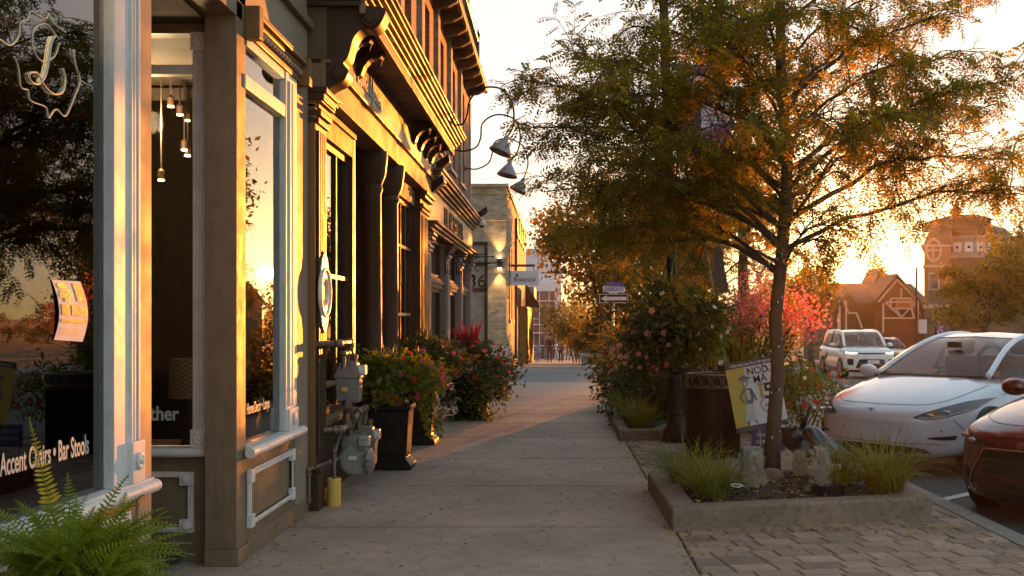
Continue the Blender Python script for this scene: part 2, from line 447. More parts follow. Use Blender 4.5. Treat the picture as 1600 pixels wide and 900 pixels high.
# concrete slabs, cut at the joints
joints = [-6, -2, 0.2, 2.2, 4.25, 6.3, 8.32, 10.35, 12.4, 14.6, 16.5, 18.1, 20.1, 22.4, 25.0]
b = MB()
for a, c in zip(joints[:-1], joints[1:]):
    b.box(-2.6, 0.86, a + 0.022, c - 0.022, -0.12, 0.0)
tag(b.build('sidewalk', M['sidewalk'], bevel=0.006), kind='structure')
sheet('sidewalk_base', -8.0, KX - 0.15, -8, 25.0, lambda y: -0.016, M['joint'])
# brick pavers, laid in slightly skewed courses
rnd = random.Random(5)
def clip(poly, x0, x1, y0, y1):
    for ax, lim, sg in ((0, x0, 1), (0, x1, -1), (1, y0, 1), (1, y1, -1)):
        out = []
        for i in range(len(poly)):
            p, q = poly[i - 1], poly[i]
            ip, iq = sg * (p[ax] - lim) >= 0, sg * (q[ax] - lim) >= 0
            if ip != iq:
                t = (lim - p[ax]) / (q[ax] - p[ax]); out.append((p[0] + t * (q[0] - p[0]), p[1] + t * (q[1] - p[1])))
            if iq: out.append(q)
        poly = out
        if len(poly) < 3: return []
    return poly
pv, pf, pm = [], [], []
th = R(9)
v = -3.0
while v < 27:
    hrow = rnd.choice([0.155, 0.2, 0.2, 0.155])
    u = -1.5 + rnd.random() * 0.2
    while u < 8:
        lu = rnd.choice([0.155, 0.22, 0.28, 0.28])
        g = 0.004
        q = [(u + g, v + g), (u + lu - g, v + g), (u + lu - g, v + hrow - g), (u + g, v + hrow - g)]
        q = [(0.86 + x * math.cos(th) - y * math.sin(th), y * math.cos(th) + x * math.sin(th) + 0.0) for x, y in q]
        q = clip(q, 0.875, KX - 0.165, 3.0, 24.9)
        u += lu
        if len(q) < 3: continue
        cx_, cy_ = sum(p[0] for p in q) / len(q), sum(p[1] for p in q) / len(q)
        zt = rnd.uniform(-0.003, 0.002); tx, ty = rnd.uniform(-0.008, 0.008), rnd.uniform(-0.008, 0.008)
        n0 = len(pv); k = len(q)
        for p in q: pv.append((p[0], p[1], -0.014))
        for p in q:
            d = math.hypot(p[0] - cx_, p[1] - cy_) or 1; s_ = max(0, 1 - 0.010 / d)
            x, y = cx_ + (p[0] - cx_) * s_, cy_ + (p[1] - cy_) * s_
            pv.append((x, y, zt + tx * (x - cx_) + ty * (y - cy_)))
        pf.append(tuple(n0 + k + i for i in range(k)))
        mi = rnd.choice([0, 0, 0, 1, 1, 2, 2, 3])
        pm.append(mi)
        for i in range(k): pf.append((n0 + i, n0 + (i + 1) % k, n0 + k + (i + 1) % k, n0 + k + i)); pm.append(mi)
    v += hrow
me = bpy.data.meshes.new('brick_paving'); me.from_pydata(pv, [], pf)
me.polygons.foreach_set('material_index', pm)
tag(link('brick_paving', me, M['pavers']), kind='structure')
# parking lines for the angled stalls
PA = 48.0                                                   # the stalls' angle to the street
b = MB()
for y in (5.4, 10.0, 14.6, 19.2, 23.8):
    d = Vector((math.sin(R(PA)), math.cos(R(PA)), 0)); n = Vector((d.y, -d.x, 0)) * 0.05
    p = Vector((KX + 0.05, y, -0.084)); q = p + d * 5.2; q.z = -0.084; 
    b.quad(p - n, p + n, q + n, q - n)
tag(b.build('parking_lines', M['line']), kind='structure')
# ------------------------------------------------------------------ the taupe furniture shop (left)
shop = thing('furniture_shop', 'taupe shopfront with white trimmed display windows and recessed entry, nearest building on the left', 'shop building', (-2.6, 6.5, 0))
ZTOP = 3.44
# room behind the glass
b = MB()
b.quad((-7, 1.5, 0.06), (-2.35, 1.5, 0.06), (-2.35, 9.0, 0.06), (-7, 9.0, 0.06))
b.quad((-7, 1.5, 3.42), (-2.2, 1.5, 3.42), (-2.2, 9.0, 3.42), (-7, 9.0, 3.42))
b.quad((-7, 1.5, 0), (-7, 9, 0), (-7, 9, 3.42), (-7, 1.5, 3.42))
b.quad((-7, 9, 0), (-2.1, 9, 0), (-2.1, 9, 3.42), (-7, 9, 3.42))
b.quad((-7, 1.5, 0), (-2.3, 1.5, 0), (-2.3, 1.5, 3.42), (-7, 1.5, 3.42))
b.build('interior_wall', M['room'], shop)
# left bay: front plane runs from LA to LB
LB_, LA_ = Vector((-2.15, 5.86, 0)), Vector((-2.26, 3.2, 0))
LD = (LA_ - LB_).normalized(); LN = Vector((-LD.y, LD.x, 0))
if LN.x < 0: LN = -LN
def lp(s, o, z): return LB_ + LD * s + LN * o + Vector((0, 0, z))
def lbox(mb, s0, s1, o0, o1, z0, z1):
    mb.prism([lp(s0, o0, z0), lp(s1, o0, z0), lp(s1, o1, z0), lp(s0, o1, z0)], (0, 0, z1 - z0)); return mb
LL = 4.3
lbox(MB(), 0.105, LL, -0.14, -0.002, 0.10, 0.655).build('apron_panel', M['taupe'], shop, bevel=0.004)
lbox(MB(), -0.065, LL, -0.16, 0.012, 0.0, 0.10).build('plinth', M['taupe'], shop, bevel=0.006)
def moulding(mb, s0, s1, z0, z1, wd, fn, o=0.0):
    for k, (a, h) in enumerate(((0.0, 0.016), (wd * 0.28, 0.026), (wd * 0.62, 0.018))):
        e = wd - a if k == 2 else wd * (0.28 if k == 0 else 0.62)
        for q in ((s0 + a, s1 - a, z0 + a, z0 + e), (s0 + a, s1 - a, z1 - e, z1 - a), (s0 + a, s0 + e, z0 + e, z1 - e), (s1 - e, s1 - a, z0 + e, z1 - e)):
            fn(mb, q[0], q[1], o, o + h, q[2], q[3])
b = MB()
for s0 in (0.22, 2.0): moulding(b, s0, s0 + 1.55, 0.18, 0.58, 0.055, lbox)
b.build('panel_moulding', M['white'], shop, bevel=0.003)
w1 = lbox(MB(), 0.40, LL, -0.034, -0.03, 0.70, 3.3).build('window', M['glass'], shop)
b = MB(); lbox(b, 0.0, LL, -0.10, 0.02, 0.655, 0.695); lbox(b, 0.0, LL, -0.10, 0.045, 0.695, 0.72)
b.tube([lp(-0.02, 0.045, 0.675), lp(LL, 0.045, 0.675)], 0.034, 12)
b.build('sill', M['white'], w1, smooth=True)
b = MB()
lbox(b, 0.14, 0.43, -0.13, 0.022, 0.72, ZTOP)            # casing with stepped reeds
lbox(b, 0.155, 0.18, 0.02, 0.038, 0.93, ZTOP); lbox(b, 0.20, 0.22, 0.02, 0.034, 0.93, ZTOP); lbox(b, 0.235, 0.255, 0.02, 0.034, 0.93, ZTOP)
lbox(b, 0.125, 0.275, 0.018, 0.05, 0.72, 0.93)
lbox(b, 0.43, LL, -0.13, 0.02, 3.25, ZTOP)
b.lathe([(0.045, 0), (0.045, 0.012), (0.03, 0.016), (0.018, 0.01), (0.012, 0.022), (0, 0.024)], lp(0.20, 0.05, 0.83), 18, LN)
b.build('frame', M['white'], w1, bevel=0.004)
b = MB(); lbox(b, -0.065, 0.105, -0.16, 0.004, 0.10, ZTOP); lbox(b, 0.105, 0.14, -0.16, -0.02, 0.72, ZTOP)
b.build('corner_board', M['greige'], shop, bevel=0.004)
# recessed entry: return walls, door, ceiling
EY0, EY1 = 5.86 + 0.065, 7.12
MB().box(-3.6, -2.32, EY0 - 0.12, EY0, 0.0, ZTOP).build('entry_wall', M['taupe'], shop)
b = MB(); b.box(-3.75, -3.6, EY0, EY1, 0, 0.25); b.box(-3.75, -3.6, EY0, EY1, 2.45, ZTOP); b.box(-3.75, -3.6, EY0, EY0 + 0.12, 0.25, 2.45); b.box(-3.75, -3.6, EY1 - 0.12, EY1, 0.25, 2.45)
d = b.build('door', M['brown'], shop, bevel=0.006)
MB().box(-3.69, -3.68, EY0 + 0.12, EY1 - 0.12, 0.25, 2.45).build('pane', M['glass'], d)
MB().tube([(-3.57, EY1 - 0.2, 0.9), (-3.52, EY1 - 0.2, 0.95), (-3.52, EY1 - 0.2, 1.25), (-3.57, EY1 - 0.2, 1.3)], 0.012).build('handle', M['sun_gold'], d, smooth=True)
MB().box(-3.75, -2.0, EY0 - 0.1, EY1, ZTOP, ZTOP + 0.1).build('entry_ceiling', M['taupe'], shop)
MB().box(-3.75, -2.3, EY0, EY1, -0.02, 0.012).build('entry_step', M['kerb'], shop)
# return window facing the camera
def fbox(mb, x0, x1, o0, o1, z0, z1, Y=EY1): return mb.box(x0, x1, Y - o1, Y - o0, z0, z1)
fbox(MB(), -3.6, -2.2, -0.12, 0.0, 0.10, 0.668).build('apron_panel', M['taupe'], shop); fbox(MB(), -3.6, -2.2, -0.12, 0.0, 3.36, ZTOP + 0.05).build('window_header', M['taupe'], shop)
fbox(MB(), -3.6, -2.2, -0.1, 0.018, 0.0, 0.10).build('plinth', M['taupe'], shop, bevel=0.006)
b = MB(); moulding(b, -3.2, -2.305, 0.19, 0.575, 0.055, fbox)
for z in (0.19, 0.575 - 0.085): 
    fbox(b, -2.39, -2.30, 0, 0.034, z, z + 0.085)
    b.lathe([(0.03, 0), (0.03, 0.008), (0.018, 0.012), (0.0, 0.016)], (-2.345, EY1 - 0.034, z + 0.042), 16, (0, -1, 0))
b.build('panel_moulding', M['white'], shop, bevel=0.003)
w2 = fbox(MB(), -3.5, -2.31, -0.055, -0.05, 0.735, 3.36).build('window', M['glass'], shop)
b = MB(); fbox(b, -3.6, -2.2, -0.1, 0.05, 0.672, 0.73); b.tube([(-3.6, EY1 - 0.05, 0.70), (-2.195, EY1 - 0.05, 0.70)], 0.03, 12)
b.build('sill', M['white'], w2, smooth=True)
b = MB(); fbox(b, -2.31, -2.205, -0.1, 0.02, 0.73, 3.36)
for k in range(4): fbox(b, -2.302 + k * 0.024, -2.290 + k * 0.024, 0.018, 0.032, 0.86, 3.24)
fbox(b, -2.318, -2.202, 0.015, 0.042, 0.73, 0.845); fbox(b, -2.318, -2.202, 0.015, 0.042, 3.24, 3.36)
for z in (0.787, 3.30): b.lathe([(0.04, 0), (0.04, 0.01), (0.026, 0.014), (0.016, 0.008), (0.0, 0.02)], (-2.26, EY1 - 0.042, z), 18, (0, -1, 0))
b.build('casing', M['white'], w2, bevel=0.003)
b = MB(); fbox(b, -3.6, -2.31, -0.08, 0.01, 3.10, 3.16); b.build('transom_bar', M['white'], w2, bevel=0.004)
MB().box(-2.2, -2.0, 6.995, 7.2, 0.10, ZTOP + 0.6).build('corner_post', M['taupe'], shop, bevel=0.005)
MB().box(-2.2, -1.985, 6.98, 7.2, 0.0, 0.10).build('plinth', M['taupe'], shop, bevel=0.006)
# street window of the second bay, X = -2
def sbox(mb, y0, y1, o0, o1, z0, z1, X=-2.0): return mb.box(X + o0, X + o1, y0, y1, z0, z1)
sbox(MB(), 7.2, 8.97, -0.2, -0.004, 0.12, 0.655).build('apron_panel', M['taupe'], shop)
sbox(MB(), 7.2, 8.99, -0.2, 0.012, 0.0, 0.12).build('plinth', M['taupe'], shop, bevel=0.006)
b = MB(); moulding(b, 7.22, 8.42, 0.2, 0.565, 0.06, sbox)
for y in (7.215, 8.34):
    for z in (0.195, 0.485): sbox(b, y, y + 0.085, 0, 0.036, z, z + 0.085)
b.build('panel_moulding', M['white'], shop, bevel=0.003)
w3 = sbox(MB(), 7.15, 8.22, -0.036, -0.03, 0.72, 3.33).build('window', M['glass'], shop)
b = MB(); sbox(b, 7.2, 8.62, -0.1, 0.05, 0.66, 0.72); b.tube([(-1.95, 7.12, 0.69), (-1.95, 8.62, 0.69)], 0.034, 12)
b.build('sill', M['white'], w3, smooth=True)
b = MB(); sbox(b, 8.2, 8.54, -0.12, 0.018, 0.72, 3.36); sbox(b, 8.27, 8.31, 0.016, 0.032, 0.9, 3.3); sbox(b, 8.36, 8.4, 0.016, 0.032, 0.9, 3.3)
sbox(b, 8.22, 8.5, 0.016, 0.042, 0.72, 0.88)
sbox(b, 7.15, 8.2, -0.12, 0.014, 3.02, 3.11); sbox(b, 7.2, 8.2, -0.13, 0.01, 3.30, 3.36)
b.lathe([(0.045, 0), (0.045, 0.012), (0.026, 0.016), (0, 0.02)], (-1.958, 8.36, 0.80), 18, (1, 0, 0))
b.build('frame', M['white'], w3, bevel=0.004)
sbox(MB(), 8.54, 8.97, -0.2, 0.006, 0.12, 3.5).build('pilaster', M['greige'], shop, bevel=0.004)
# crown over the street window with its row of balls
b = MB(); sbox(b, 7.2, 8.66, -0.1, 0.03, 3.36, 3.40); sbox(b, 7.2, 8.66, -0.1, 0.05, 3.46, 3.49); sbox(b, 7.2, 8.68, -0.1, 0.085, 3.49, 3.53); sbox(b, 7.2, 8.66, -0.1, 0.022, 3.40, 3.46)
for y in (7.16, 8.60): sbox(b, y, y + 0.1, 0, 0.1, 3.34, 3.55)
hd = b.build('window_crown', M['sun_gold'], shop, bevel=0.006)
b = MB()
for k in range(16): b.ball((-1.965, 7.30 + k * 0.085, 3.43), 0.026, 8, 6)
b.build('ball_moulding', M['greige'], hd, smooth='all')
# entablature above all bays
b = MB(); sbox(b, EY0 - 0.1, 8.985, -0.5, 0.0, 3.545, 4.15); b.build('frieze_board', M['greige'], shop, bevel=0.004)
b = MB(); sbox(b, EY0 - 0.1, 8.985, -0.3, 0.05, 3.86, 3.93); sbox(b, EY0 - 0.1, 8.985, -0.3, 0.03, 4.15, 4.3); sbox(b, EY0 - 0.1, 8.985, -0.3, 0.2, 4.3, 4.42)
b.build('cornice', M['taupe'], shop, bevel=0.006)
b = MB(); sbox(b, 1.0, 8.985, -6, -0.05, 4.42, 8.6); b.build('upper_wall', M['redbrick'], shop)
b = MB(); lbox(b, -0.065, LL, -0.3, 0.0, ZTOP, 4.42); b.build('frieze_board', M['greige'], shop)
# lettering and emblem on the glass
TX = Vector((0, 0, 1))
ld = -LD
M['lettervinyl'] = M['letter']
text('window_lettering', 'Accent Chairs \u2022 Bar Stools', 0.130, M['letter'], shop, lp(0.985, -0.025, 0.955), ld, TX, 0.001, stretch=0.55, bold=0.002)
text('window_lettering', 'Leather', 0.125, M['letter'], shop, (-2.585, EY1 + 0.046, 0.935), (1, 0, 0), TX, 0.001, stretch=0.85, bold=0.003)
text('window_lettering', 'Home Decor \u2022 Lamps \u2022 Gifts'[:19], 0.105, M['letter'], shop, (-2.027, 7.62, 0.95), (0, 1, 0), TX, 0.001, stretch=0.62, bold=0.001)
def onleft(px, py, o=-0.026):
    d = Vector(((px - CX) / F, 1, -(py - CY) / F)); c = Vector((0, 0, H)); q = lp(0, o, 0)
    t = (q - c).dot(LN) / d.dot(LN)
    return c + d * t
b = MB()
def stroke(pts, r): b.tube(smooth_line([onleft(x / 3.75, y / 3.75) for x, y in pts], 6), r, 6)
stroke([(-40, 215), (0, 232), (60, 265), (110, 215), (125, 130), (165, 112), (180, 65), (225, 90), (270, 108), (290, 80), (310, 130), (385, 190)], 0.0030)
stroke([(430, 290), (445, 380), (470, 470), (440, 560), (385, 680), (330, 640), (285, 690), (270, 630), (180, 590), (165, 530), (125, 510), (110, 400), (85, 330)], 0.0030)
stroke([(470, 470), (500, 488), (545, 512)], 0.0025)
stroke([(335, 215), (270, 140), (200, 175), (200, 290), (250, 360), (320, 330), (350, 250)], 0.0028)
for q in (0, 1): stroke([(325, 210), (300, 250), (285, 330), (270, 420), (230, 490), (185, 480), (175, 430), (220, 430), (260, 500), (310, 550), (365, 540), (385, 470), (370, 400)], 0.0035 + 0.001 * q)
stroke([(312, 215), (296, 270), (285, 350), (268, 430), (240, 480)], 0.007)
b.build('window_emblem', M['letter'], shop, smooth='all')
# the flyer taped inside the left window
fl = thing('paper_flyer', 'curling white sale flyer with small photographs taped to the left display window', 'flyer', onleft(98, 538))
FL_ = lp(0, -0.112, 0)
def fpt(u, v, o=0.0):
    cx = 0.5 + 0.16 * math.sin(v * math.pi * 1.0) - 0.1 * v
    P = onleft(72 + 44 * u + 10 * math.sin(v * 2.8) - 0 * v + (8 if v > .5 else 8), 437 + 94 * v + 3 * u, -0.028)
    bul = 0.006 * math.sin(v * math.pi) + 0.003 * u
    return P + LN * (0.002 + bul + o)
MB().grid([[fpt(u / 6, v / 14) for u in range(7)] for v in range(15)]).build('paper', mat('flyer_paper', (0.60, 0.60, 0.60), 0.8, var=0.05), fl, smooth='all')
def fpatch(mb, u0, u1, v0, v1): return mb.grid([[fpt(u0 + (u1 - u0) * i / 3, v0 + (v1 - v0) * j / 4, 0.003) for i in range(4)] for j in range(5)])
fpatch(fpatch(MB(), 0.66, 0.97, 0.04, 0.34), 0.42, 0.95, 0.40, 0.58).build('photograph', mat('flyer_photo', (0.22, 0.13, 0.13), 0.6, var=0.7, scale=60), fl, smooth='all')
fpatch(fpatch(MB(), 0.08, 0.36, 0.40, 0.58), 0.06, 0.95, 0.65, 0.70).build('printed_band', mat('flyer_brown', (0.11, 0.05, 0.03), 0.6), fl, smooth='all')
b = MB(); c = [fpt(0.26 + 0.16 * math.cos(a), 0.09 + 0.05 * math.sin(a), 0.003) for a in np.linspace(0, 2 * math.pi, 17)[:-1]]; b.add(c, [tuple(range(16))])
b.build('logo', mat('flyer_yellow', (0.7, 0.5, 0.06), 0.6), fl)
for k, s_ in enumerate(('CUSTOM', 'FURNITURE', 'SALE')):
    p0 = fpt(0.30, 0.195 + 0.065 * k, 0.004); uxv = (fpt(0.6, 0.2, 0.004) - fpt(0.0, 0.2, 0.004)); 
    text('lettering', s_, 0.026, M['black'], fl, p0, uxv, TX, 0.0004, bold=0.0006, stretch=0.85)
b = MB()
for k in range(4): fpatch(b, 0.08, 0.8, 0.79 + 0.035 * k, 0.80 + 0.035 * k)
b.build('text_line', mat('flyer_grey', (0.3, 0.3, 0.3), 0.6), fl)
# furniture seen dimly through the glass
M['curtain'] = mat('cream_curtain', (0.36, 0.31, 0.24), 0.9, var=0.15)
cur = thing('curtain', 'pleated cream curtain hanging behind the left end of the front window', 'curtain', (-2.75, 5.76, 0.1))
rows = [[(-2.98 + 0.011 * k, 5.76 + 0.02 * math.sin(k * 1.25), z) for k in range(46)] for z in (0.1, 1.2, 2.2, 3.3)]
MB().grid(rows).build('curtain_cloth', M['curtain'], cur, smooth='all')
MB().tube([(-3.1, 5.76, 3.32), (-2.4, 5.76, 3.32)], 0.015).build('curtain_rod', M['brown'], cur)
for k, (x0, y0, x1, y1, Yp, lab) in enumerate(((-60, 362, 70, 425, 5.62, 'plain taupe canvas hung highest in the front window'), (48, 430, 88, 512, 5.68, 'narrow taupe canvas hung behind the taped flyer'), (-60, 520, 68, 610, 5.56, 'wide taupe canvas hung lowest in the front window'))):
    a, c = at(x0, y1, Yp), at(x1, y0, Yp)
    t_ = thing('canvas_print', lab, 'canvas', ((a.x + c.x) / 2, Yp, a.z), group='canvases in the front window')
    MB().box(a.x, c.x, Yp, Yp + 0.03, a.z, c.z).build('canvas', mat('canvas_taupe', (0.20, 0.155, 0.135), 0.9, var=0.12), t_)
    MB().tube([((a.x + c.x) / 2 + 0.05, Yp + 0.02, c.z), ((a.x + c.x) / 2 + 0.05, Yp + 0.02, 3.4)], 0.003).build('hanging_wire', M['steel'], t_)
M['uph'] = mat('brown_upholstery', (0.10, 0.06, 0.04), 0.85, var=0.3)
so = thing('armchair', 'dark brown upholstered armchair inside the left display window', 'armchair', (-2.75, 5.1, 0.06))
MB().box(-3.15, -2.4, 4.7, 5.5, 0.2, 0.45).build('seat', M['uph'], so, bevel=0.06)
MB().box(-3.35, -3.1, 4.65, 5.55, 0.2, 0.95).build('backrest', M['uph'], so, bevel=0.07)
for y in (4.62, 5.46): MB().box(-3.15, -2.42, y, y + 0.14, 0.2, 0.65).build('armrest', M['uph'], so, bevel=0.05)
for x in (-3.25, -2.46):
    for y in (4.68, 5.48): MB().lathe([(0.018, 0.06), (0.03, 0.22)], (x, y, 0)).build('leg', M['brown'], so)
# chevron table lamp, cushion and bowl behind the return window
lm = thing('table_lamp', 'table lamp with chevron patterned drum shade behind the lower return window', 'lamp', (-2.53, 7.75, 0.78))
m_, t_, p_ = _new('chevron_fabric')
tc = t_.nodes.new('ShaderNodeNewGeometry'); sp = t_.nodes.new('ShaderNodeSeparateXYZ'); t_.links.new(tc.outputs['Position'], sp.inputs[0])
pp = t_.nodes.new('ShaderNodeMath'); pp.operation = 'PINGPONG'; pp.inputs[1].default_value = 0.03; t_.links.new(sp.outputs[0], pp.inputs[0])
ad = t_.nodes.new('ShaderNodeMath'); ad.operation = 'ADD'; t_.links.new(sp.outputs[2], ad.inputs[0]); t_.links.new(pp.outputs[0], ad.inputs[1])
fr = t_.nodes.new('ShaderNodeMath'); fr.operation = 'PINGPONG'; fr.inputs[1].default_value = 0.016; t_.links.new(ad.outputs[0], fr.inputs[0])
gt = t_.nodes.new('ShaderNodeMath'); gt.operation = 'GREATER_THAN'; gt.inputs[1].default_value = 0.008; t_.links.new(fr.outputs[0], gt.inputs[0])
t_.links.new(_mix(t_, gt.outputs[0], (0.55, 0.46, 0.32), (0.26, 0.18, 0.10)), p_.inputs['Base Color'])
MB().lathe([(0.15, 1.0), (0.14, 1.27)], (-2.53, 7.75, 0), 28, cap=False).build('lamp_shade', m_, lm, smooth='all')
MB().lathe([(0.08, 0.68), (0.07, 0.70), (0.03, 0.74), (0.05, 0.85), (0.02, 0.95), (0.012, 1.1)], (-2.53, 7.75, 0), 16).build('lamp_base', M['brown'], lm, smooth='all')
tb = thing('display_table', 'low dark display table under the chevron lamp', 'table', (-2.5, 7.75, 0.06))
MB().box(-2.98, -2.22, 7.45, 8.05, 0.62, 0.68).build('tabletop', M['brown'], tb, bevel=0.01)
for x in (-2.93, -2.27):
    for y in (7.5, 8.0): MB().box(x - 0.025, x + 0.025, y - 0.025, y + 0.025, 0.06, 0.62).build('leg', M['brown'], tb)
cu = MB().ball((-2.31, 7.56, 0.80), (0.085, 0.06, 0.12), 16, 12).build('cushion', mat('tan_cushion', (0.30, 0.19, 0.09), 0.9), None, smooth='all')
tag(cu, 'small round tan cushion on the display table behind the white casing', 'cushion')
for k in range(6):
    px, py, Yp = [(267, 165, 8.6), (281, 178, 8.8), (292, 187, 8.95), (288, 233, 8.9), (293, 242, 8.95), (252, 280, 8.4)][k]
    p = at(px, py, Yp - 0.0)
    t_ = thing('ceiling_spotlight', ['brightest small ceiling spotlight behind the return window', 'second ceiling spotlight in the upper row behind the return window', 'third ceiling spotlight by the casing in the upper row', 'lit spotlight in the middle pair by the white casing', 'lower spotlight of the middle pair by the white casing', 'lowest glowing spotlight behind the return window'][k], 'spotlight', p, group='lit spotlights inside the shop')
    MB().lathe([(0.028, 0.0), (0.028, 0.06), (0.01, 0.08)], p, 12).build('lamp_housing', M['brown'], t_, smooth=True)
    MB().lathe([(0.024, -0.012), (0.024, -0.002)], p, 12).build('lamp_lens', M['bulb'], t_)
    MB().tube([p + Vector((0, 0, 0.08)), Vector((p.x, p.y, 3.42))], 0.006).build('lamp_rod', M['room'], t_)
def shoplight(x, y, z, e, par):
    l_ = bpy.data.lights.new('shop_lamp_and_fill', 'POINT'); l_.energy, l_.color, l_.shadow_soft_size = e, (1.0, 0.62, 0.30), 0.08
    lo = bpy.data.objects.new('shop_lamp_and_fill', l_); lo.location = (x, y, z); COL.objects.link(lo)
shoplight(-3.0, 8.3, 3.0, 30, None); shoplight(-3.3, 4.6, 3.1, 30, None)      # first: the lit ceiling spotlights; second: fill added to brighten the front bay
# ------------------------------------------------------------------ the brown shop with the big cornice (middle)
s2 = thing('brown_shopfront', 'dark brown wooden shopfront under a deep cornice, its edges tinted sunlit gold, with brick storey above', 'shop building', (-2.6, 12.5, 0))
Y0, Y1 = 9.0, 16.75
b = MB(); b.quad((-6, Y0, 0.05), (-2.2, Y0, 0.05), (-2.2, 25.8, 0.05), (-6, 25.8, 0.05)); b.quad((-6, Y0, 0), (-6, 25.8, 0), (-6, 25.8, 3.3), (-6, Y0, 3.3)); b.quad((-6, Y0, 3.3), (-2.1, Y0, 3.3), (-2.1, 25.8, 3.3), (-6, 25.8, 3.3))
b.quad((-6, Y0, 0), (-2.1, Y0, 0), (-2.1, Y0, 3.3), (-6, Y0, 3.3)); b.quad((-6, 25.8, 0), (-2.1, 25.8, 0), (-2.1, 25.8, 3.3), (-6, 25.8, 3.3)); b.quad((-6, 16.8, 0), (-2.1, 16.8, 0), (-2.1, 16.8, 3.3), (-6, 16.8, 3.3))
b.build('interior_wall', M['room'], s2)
def pil(y0, y1, o=0.05, z1=3.3, m='brown', par=s2, base=0.3):
    b = MB(); sbox(b, y0, y1, -0.2, o, 0, z1)
    wd = y1 - y0
    sbox(b, y0 - 0.02, y1 + 0.02, -0.2, o + 0.03, 0, base); sbox(b, y0 - 0.01, y1 + 0.01, -0.2, o + 0.045, base, base + 0.04)
    if wd > 0.3:
        for k in range(4):
            a = y0 + wd * (0.14 + 0.19 * k); sbox(b, a, a + wd * 0.10, o, o + 0.018, base + 0.15, z1 - 0.35)
    for k, (h, e) in enumerate(((0.30, 0.03), (0.24, 0.05), (0.12, 0.075), (0.06, 0.10))): sbox(b, y0 - e * 0.4, y1 + e * 0.4, -0.1, o + e, z1 - h, z1 - h + 0.045)
    return b.build('pilaster', M[m], par, bevel=0.005)
pil(9.0, 9.42, 0.06, 3.42)
MB().box(-2.02, -1.94, 8.99, 9.03, 0.05, 3.3).build('edge_strip', M['sun_gold'], s2, bevel=0.004)
# round medallion on the first pilaster
m0 = at(492.5, 457, 0) ; My, Mz = 9.21, 1.55 + 40 * 9.21 / F
b = MB(); b.lathe([(0.0, 0.0), (0.10, 0.0), (0.10, 0.012), (0.17, 0.012), (0.185, 0.03), (0.20, 0.03), (0.21, 0.012), (0.21, 0)], (-1.918, My, Mz), 36, (1, 0, 0), cap=False)
b.lathe([(0.10, 0.0), (0.115, 0.024), (0.13, 0.0)], (-1.918, My, Mz), 36, (1, 0, 0), cap=False)
for sg in (1, -1):
    b.prism([(-1.918, My - 0.16, Mz + sg * 0.12), (-1.918, My + 0.16, Mz + sg * 0.12), (-1.918, My + 0.10, Mz + sg * 0.27), (-1.918, My, Mz + sg * 0.34), (-1.918, My - 0.10, Mz + sg * 0.27)], (0.014, 0, 0))
b.build('medallion', M['cream'], s2, smooth=True, bevel=0.004)
# capital mouldings of the first pilaster
b = MB()
for k in range(5): sbox(b, 8.99, 9.47 + 0.03 * k, 0.0, 0.07 + 0.022 * k, 3.2 + 0.045 * k, 3.23 + 0.045 * k)
b.build('capital', M['sun_gold'], s2, bevel=0.006)
def mullioned(y0, y1, z0, z1, ny, zbars, X=-2.08, m='brown', par=s2, bar='brown', sill=True):
    wn = sbox(MB(), y0, y1, -0.012, -0.006, z0, z1, X).build('window', M['glass'], par)
    b = MB()
    for k in range(ny + 1):
        y = y0 + (y1 - y0) * k / ny; e = 0.05 if k in (0, ny) else 0.018
        sbox(b, max(y - e, y0 - 0.03), min(y + e, y1 + 0.03), -0.05, 0.03 if e > 0.03 else 0.02, z0, z1, X)
    sbox(b, y0, y1, -0.05, 0.03, z1 - 0.06, z1, X); sbox(b, y0, y1, -0.05, 0.03, z0, z0 + 0.07, X)
    b.build('frame', M[m], wn, bevel=0.003)
    b = MB()
    for z in zbars: sbox(b, y0, y1, -0.05, 0.032, z - 0.02, z + 0.02, X)
    if zbars: b.build('glazing_bar', M[bar], wn, bevel=0.003)
    if sill: sbox(MB(), y0 - 0.06, y1 + 0.06, -0.05, 0.12, z0 - 0.06, z0, X).build('sill', M['tan'], wn, bevel=0.01)
    return wn
sbox(MB(), 9.42, 11.05, -0.25, -0.03, 0.0, 0.62).build('stall_riser', M['brown'], s2, bevel=0.004)
b = MB(); moulding(b, 9.52, 10.95, 0.15, 0.52, 0.05, sbox, -0.032); b.build('panel_moulding', M['brown'], s2, bevel=0.003)
mullioned(9.46, 10.98, 0.68, 3.12, 3, (1.93, 0.95), bar='sun_gold')
b = MB(); sbox(b, 9.44, 11.02, -0.15, 0.0, 3.12, 3.34); sbox(b, 9.44, 11.02, -0.1, 0.03, 3.30, 3.36); b.build('head_board', M['tan'], s2, bevel=0.005)
MB().box(-2.16, -2.0, 10.98, 11.12, 0, 3.4).build('door_jamb', M['brown'], s2, bevel=0.004)
# recessed door
RX = -2.75
d = MB(); d.box(RX - 0.05, RX, 11.3, 11.42, 0.05, 2.35); d.box(RX - 0.05, RX, 12.28, 12.4, 0.05, 2.35); d.box(RX - 0.05, RX, 11.42, 12.28, 2.22, 2.35); d.box(RX - 0.05, RX, 11.42, 12.28, 0.05, 0.4); d.box(RX - 0.045, RX - 0.005, 11.42, 12.28, 1.1, 1.16)
d = d.build('door', M['brown'], s2, bevel=0.004)
MB().box(RX - 0.03, RX - 0.024, 11.42, 12.28, 0.4, 2.22).build('pane', M['glass'], d)
MB().tube([(RX, 12.33, 0.95), (RX + 0.06, 12.33, 0.97), (RX + 0.06, 12.33, 1.25), (RX, 12.33, 1.27)], 0.012).build('handle', M['sun_gold'], d, smooth=True)
for y0, y1 in ((11.1, 11.3), (12.4, 13.75)): MB().box(RX - 0.02, RX - 0.014, y0, y1, 0.5, 3.2).build('sidelight', M['glass'], s2)
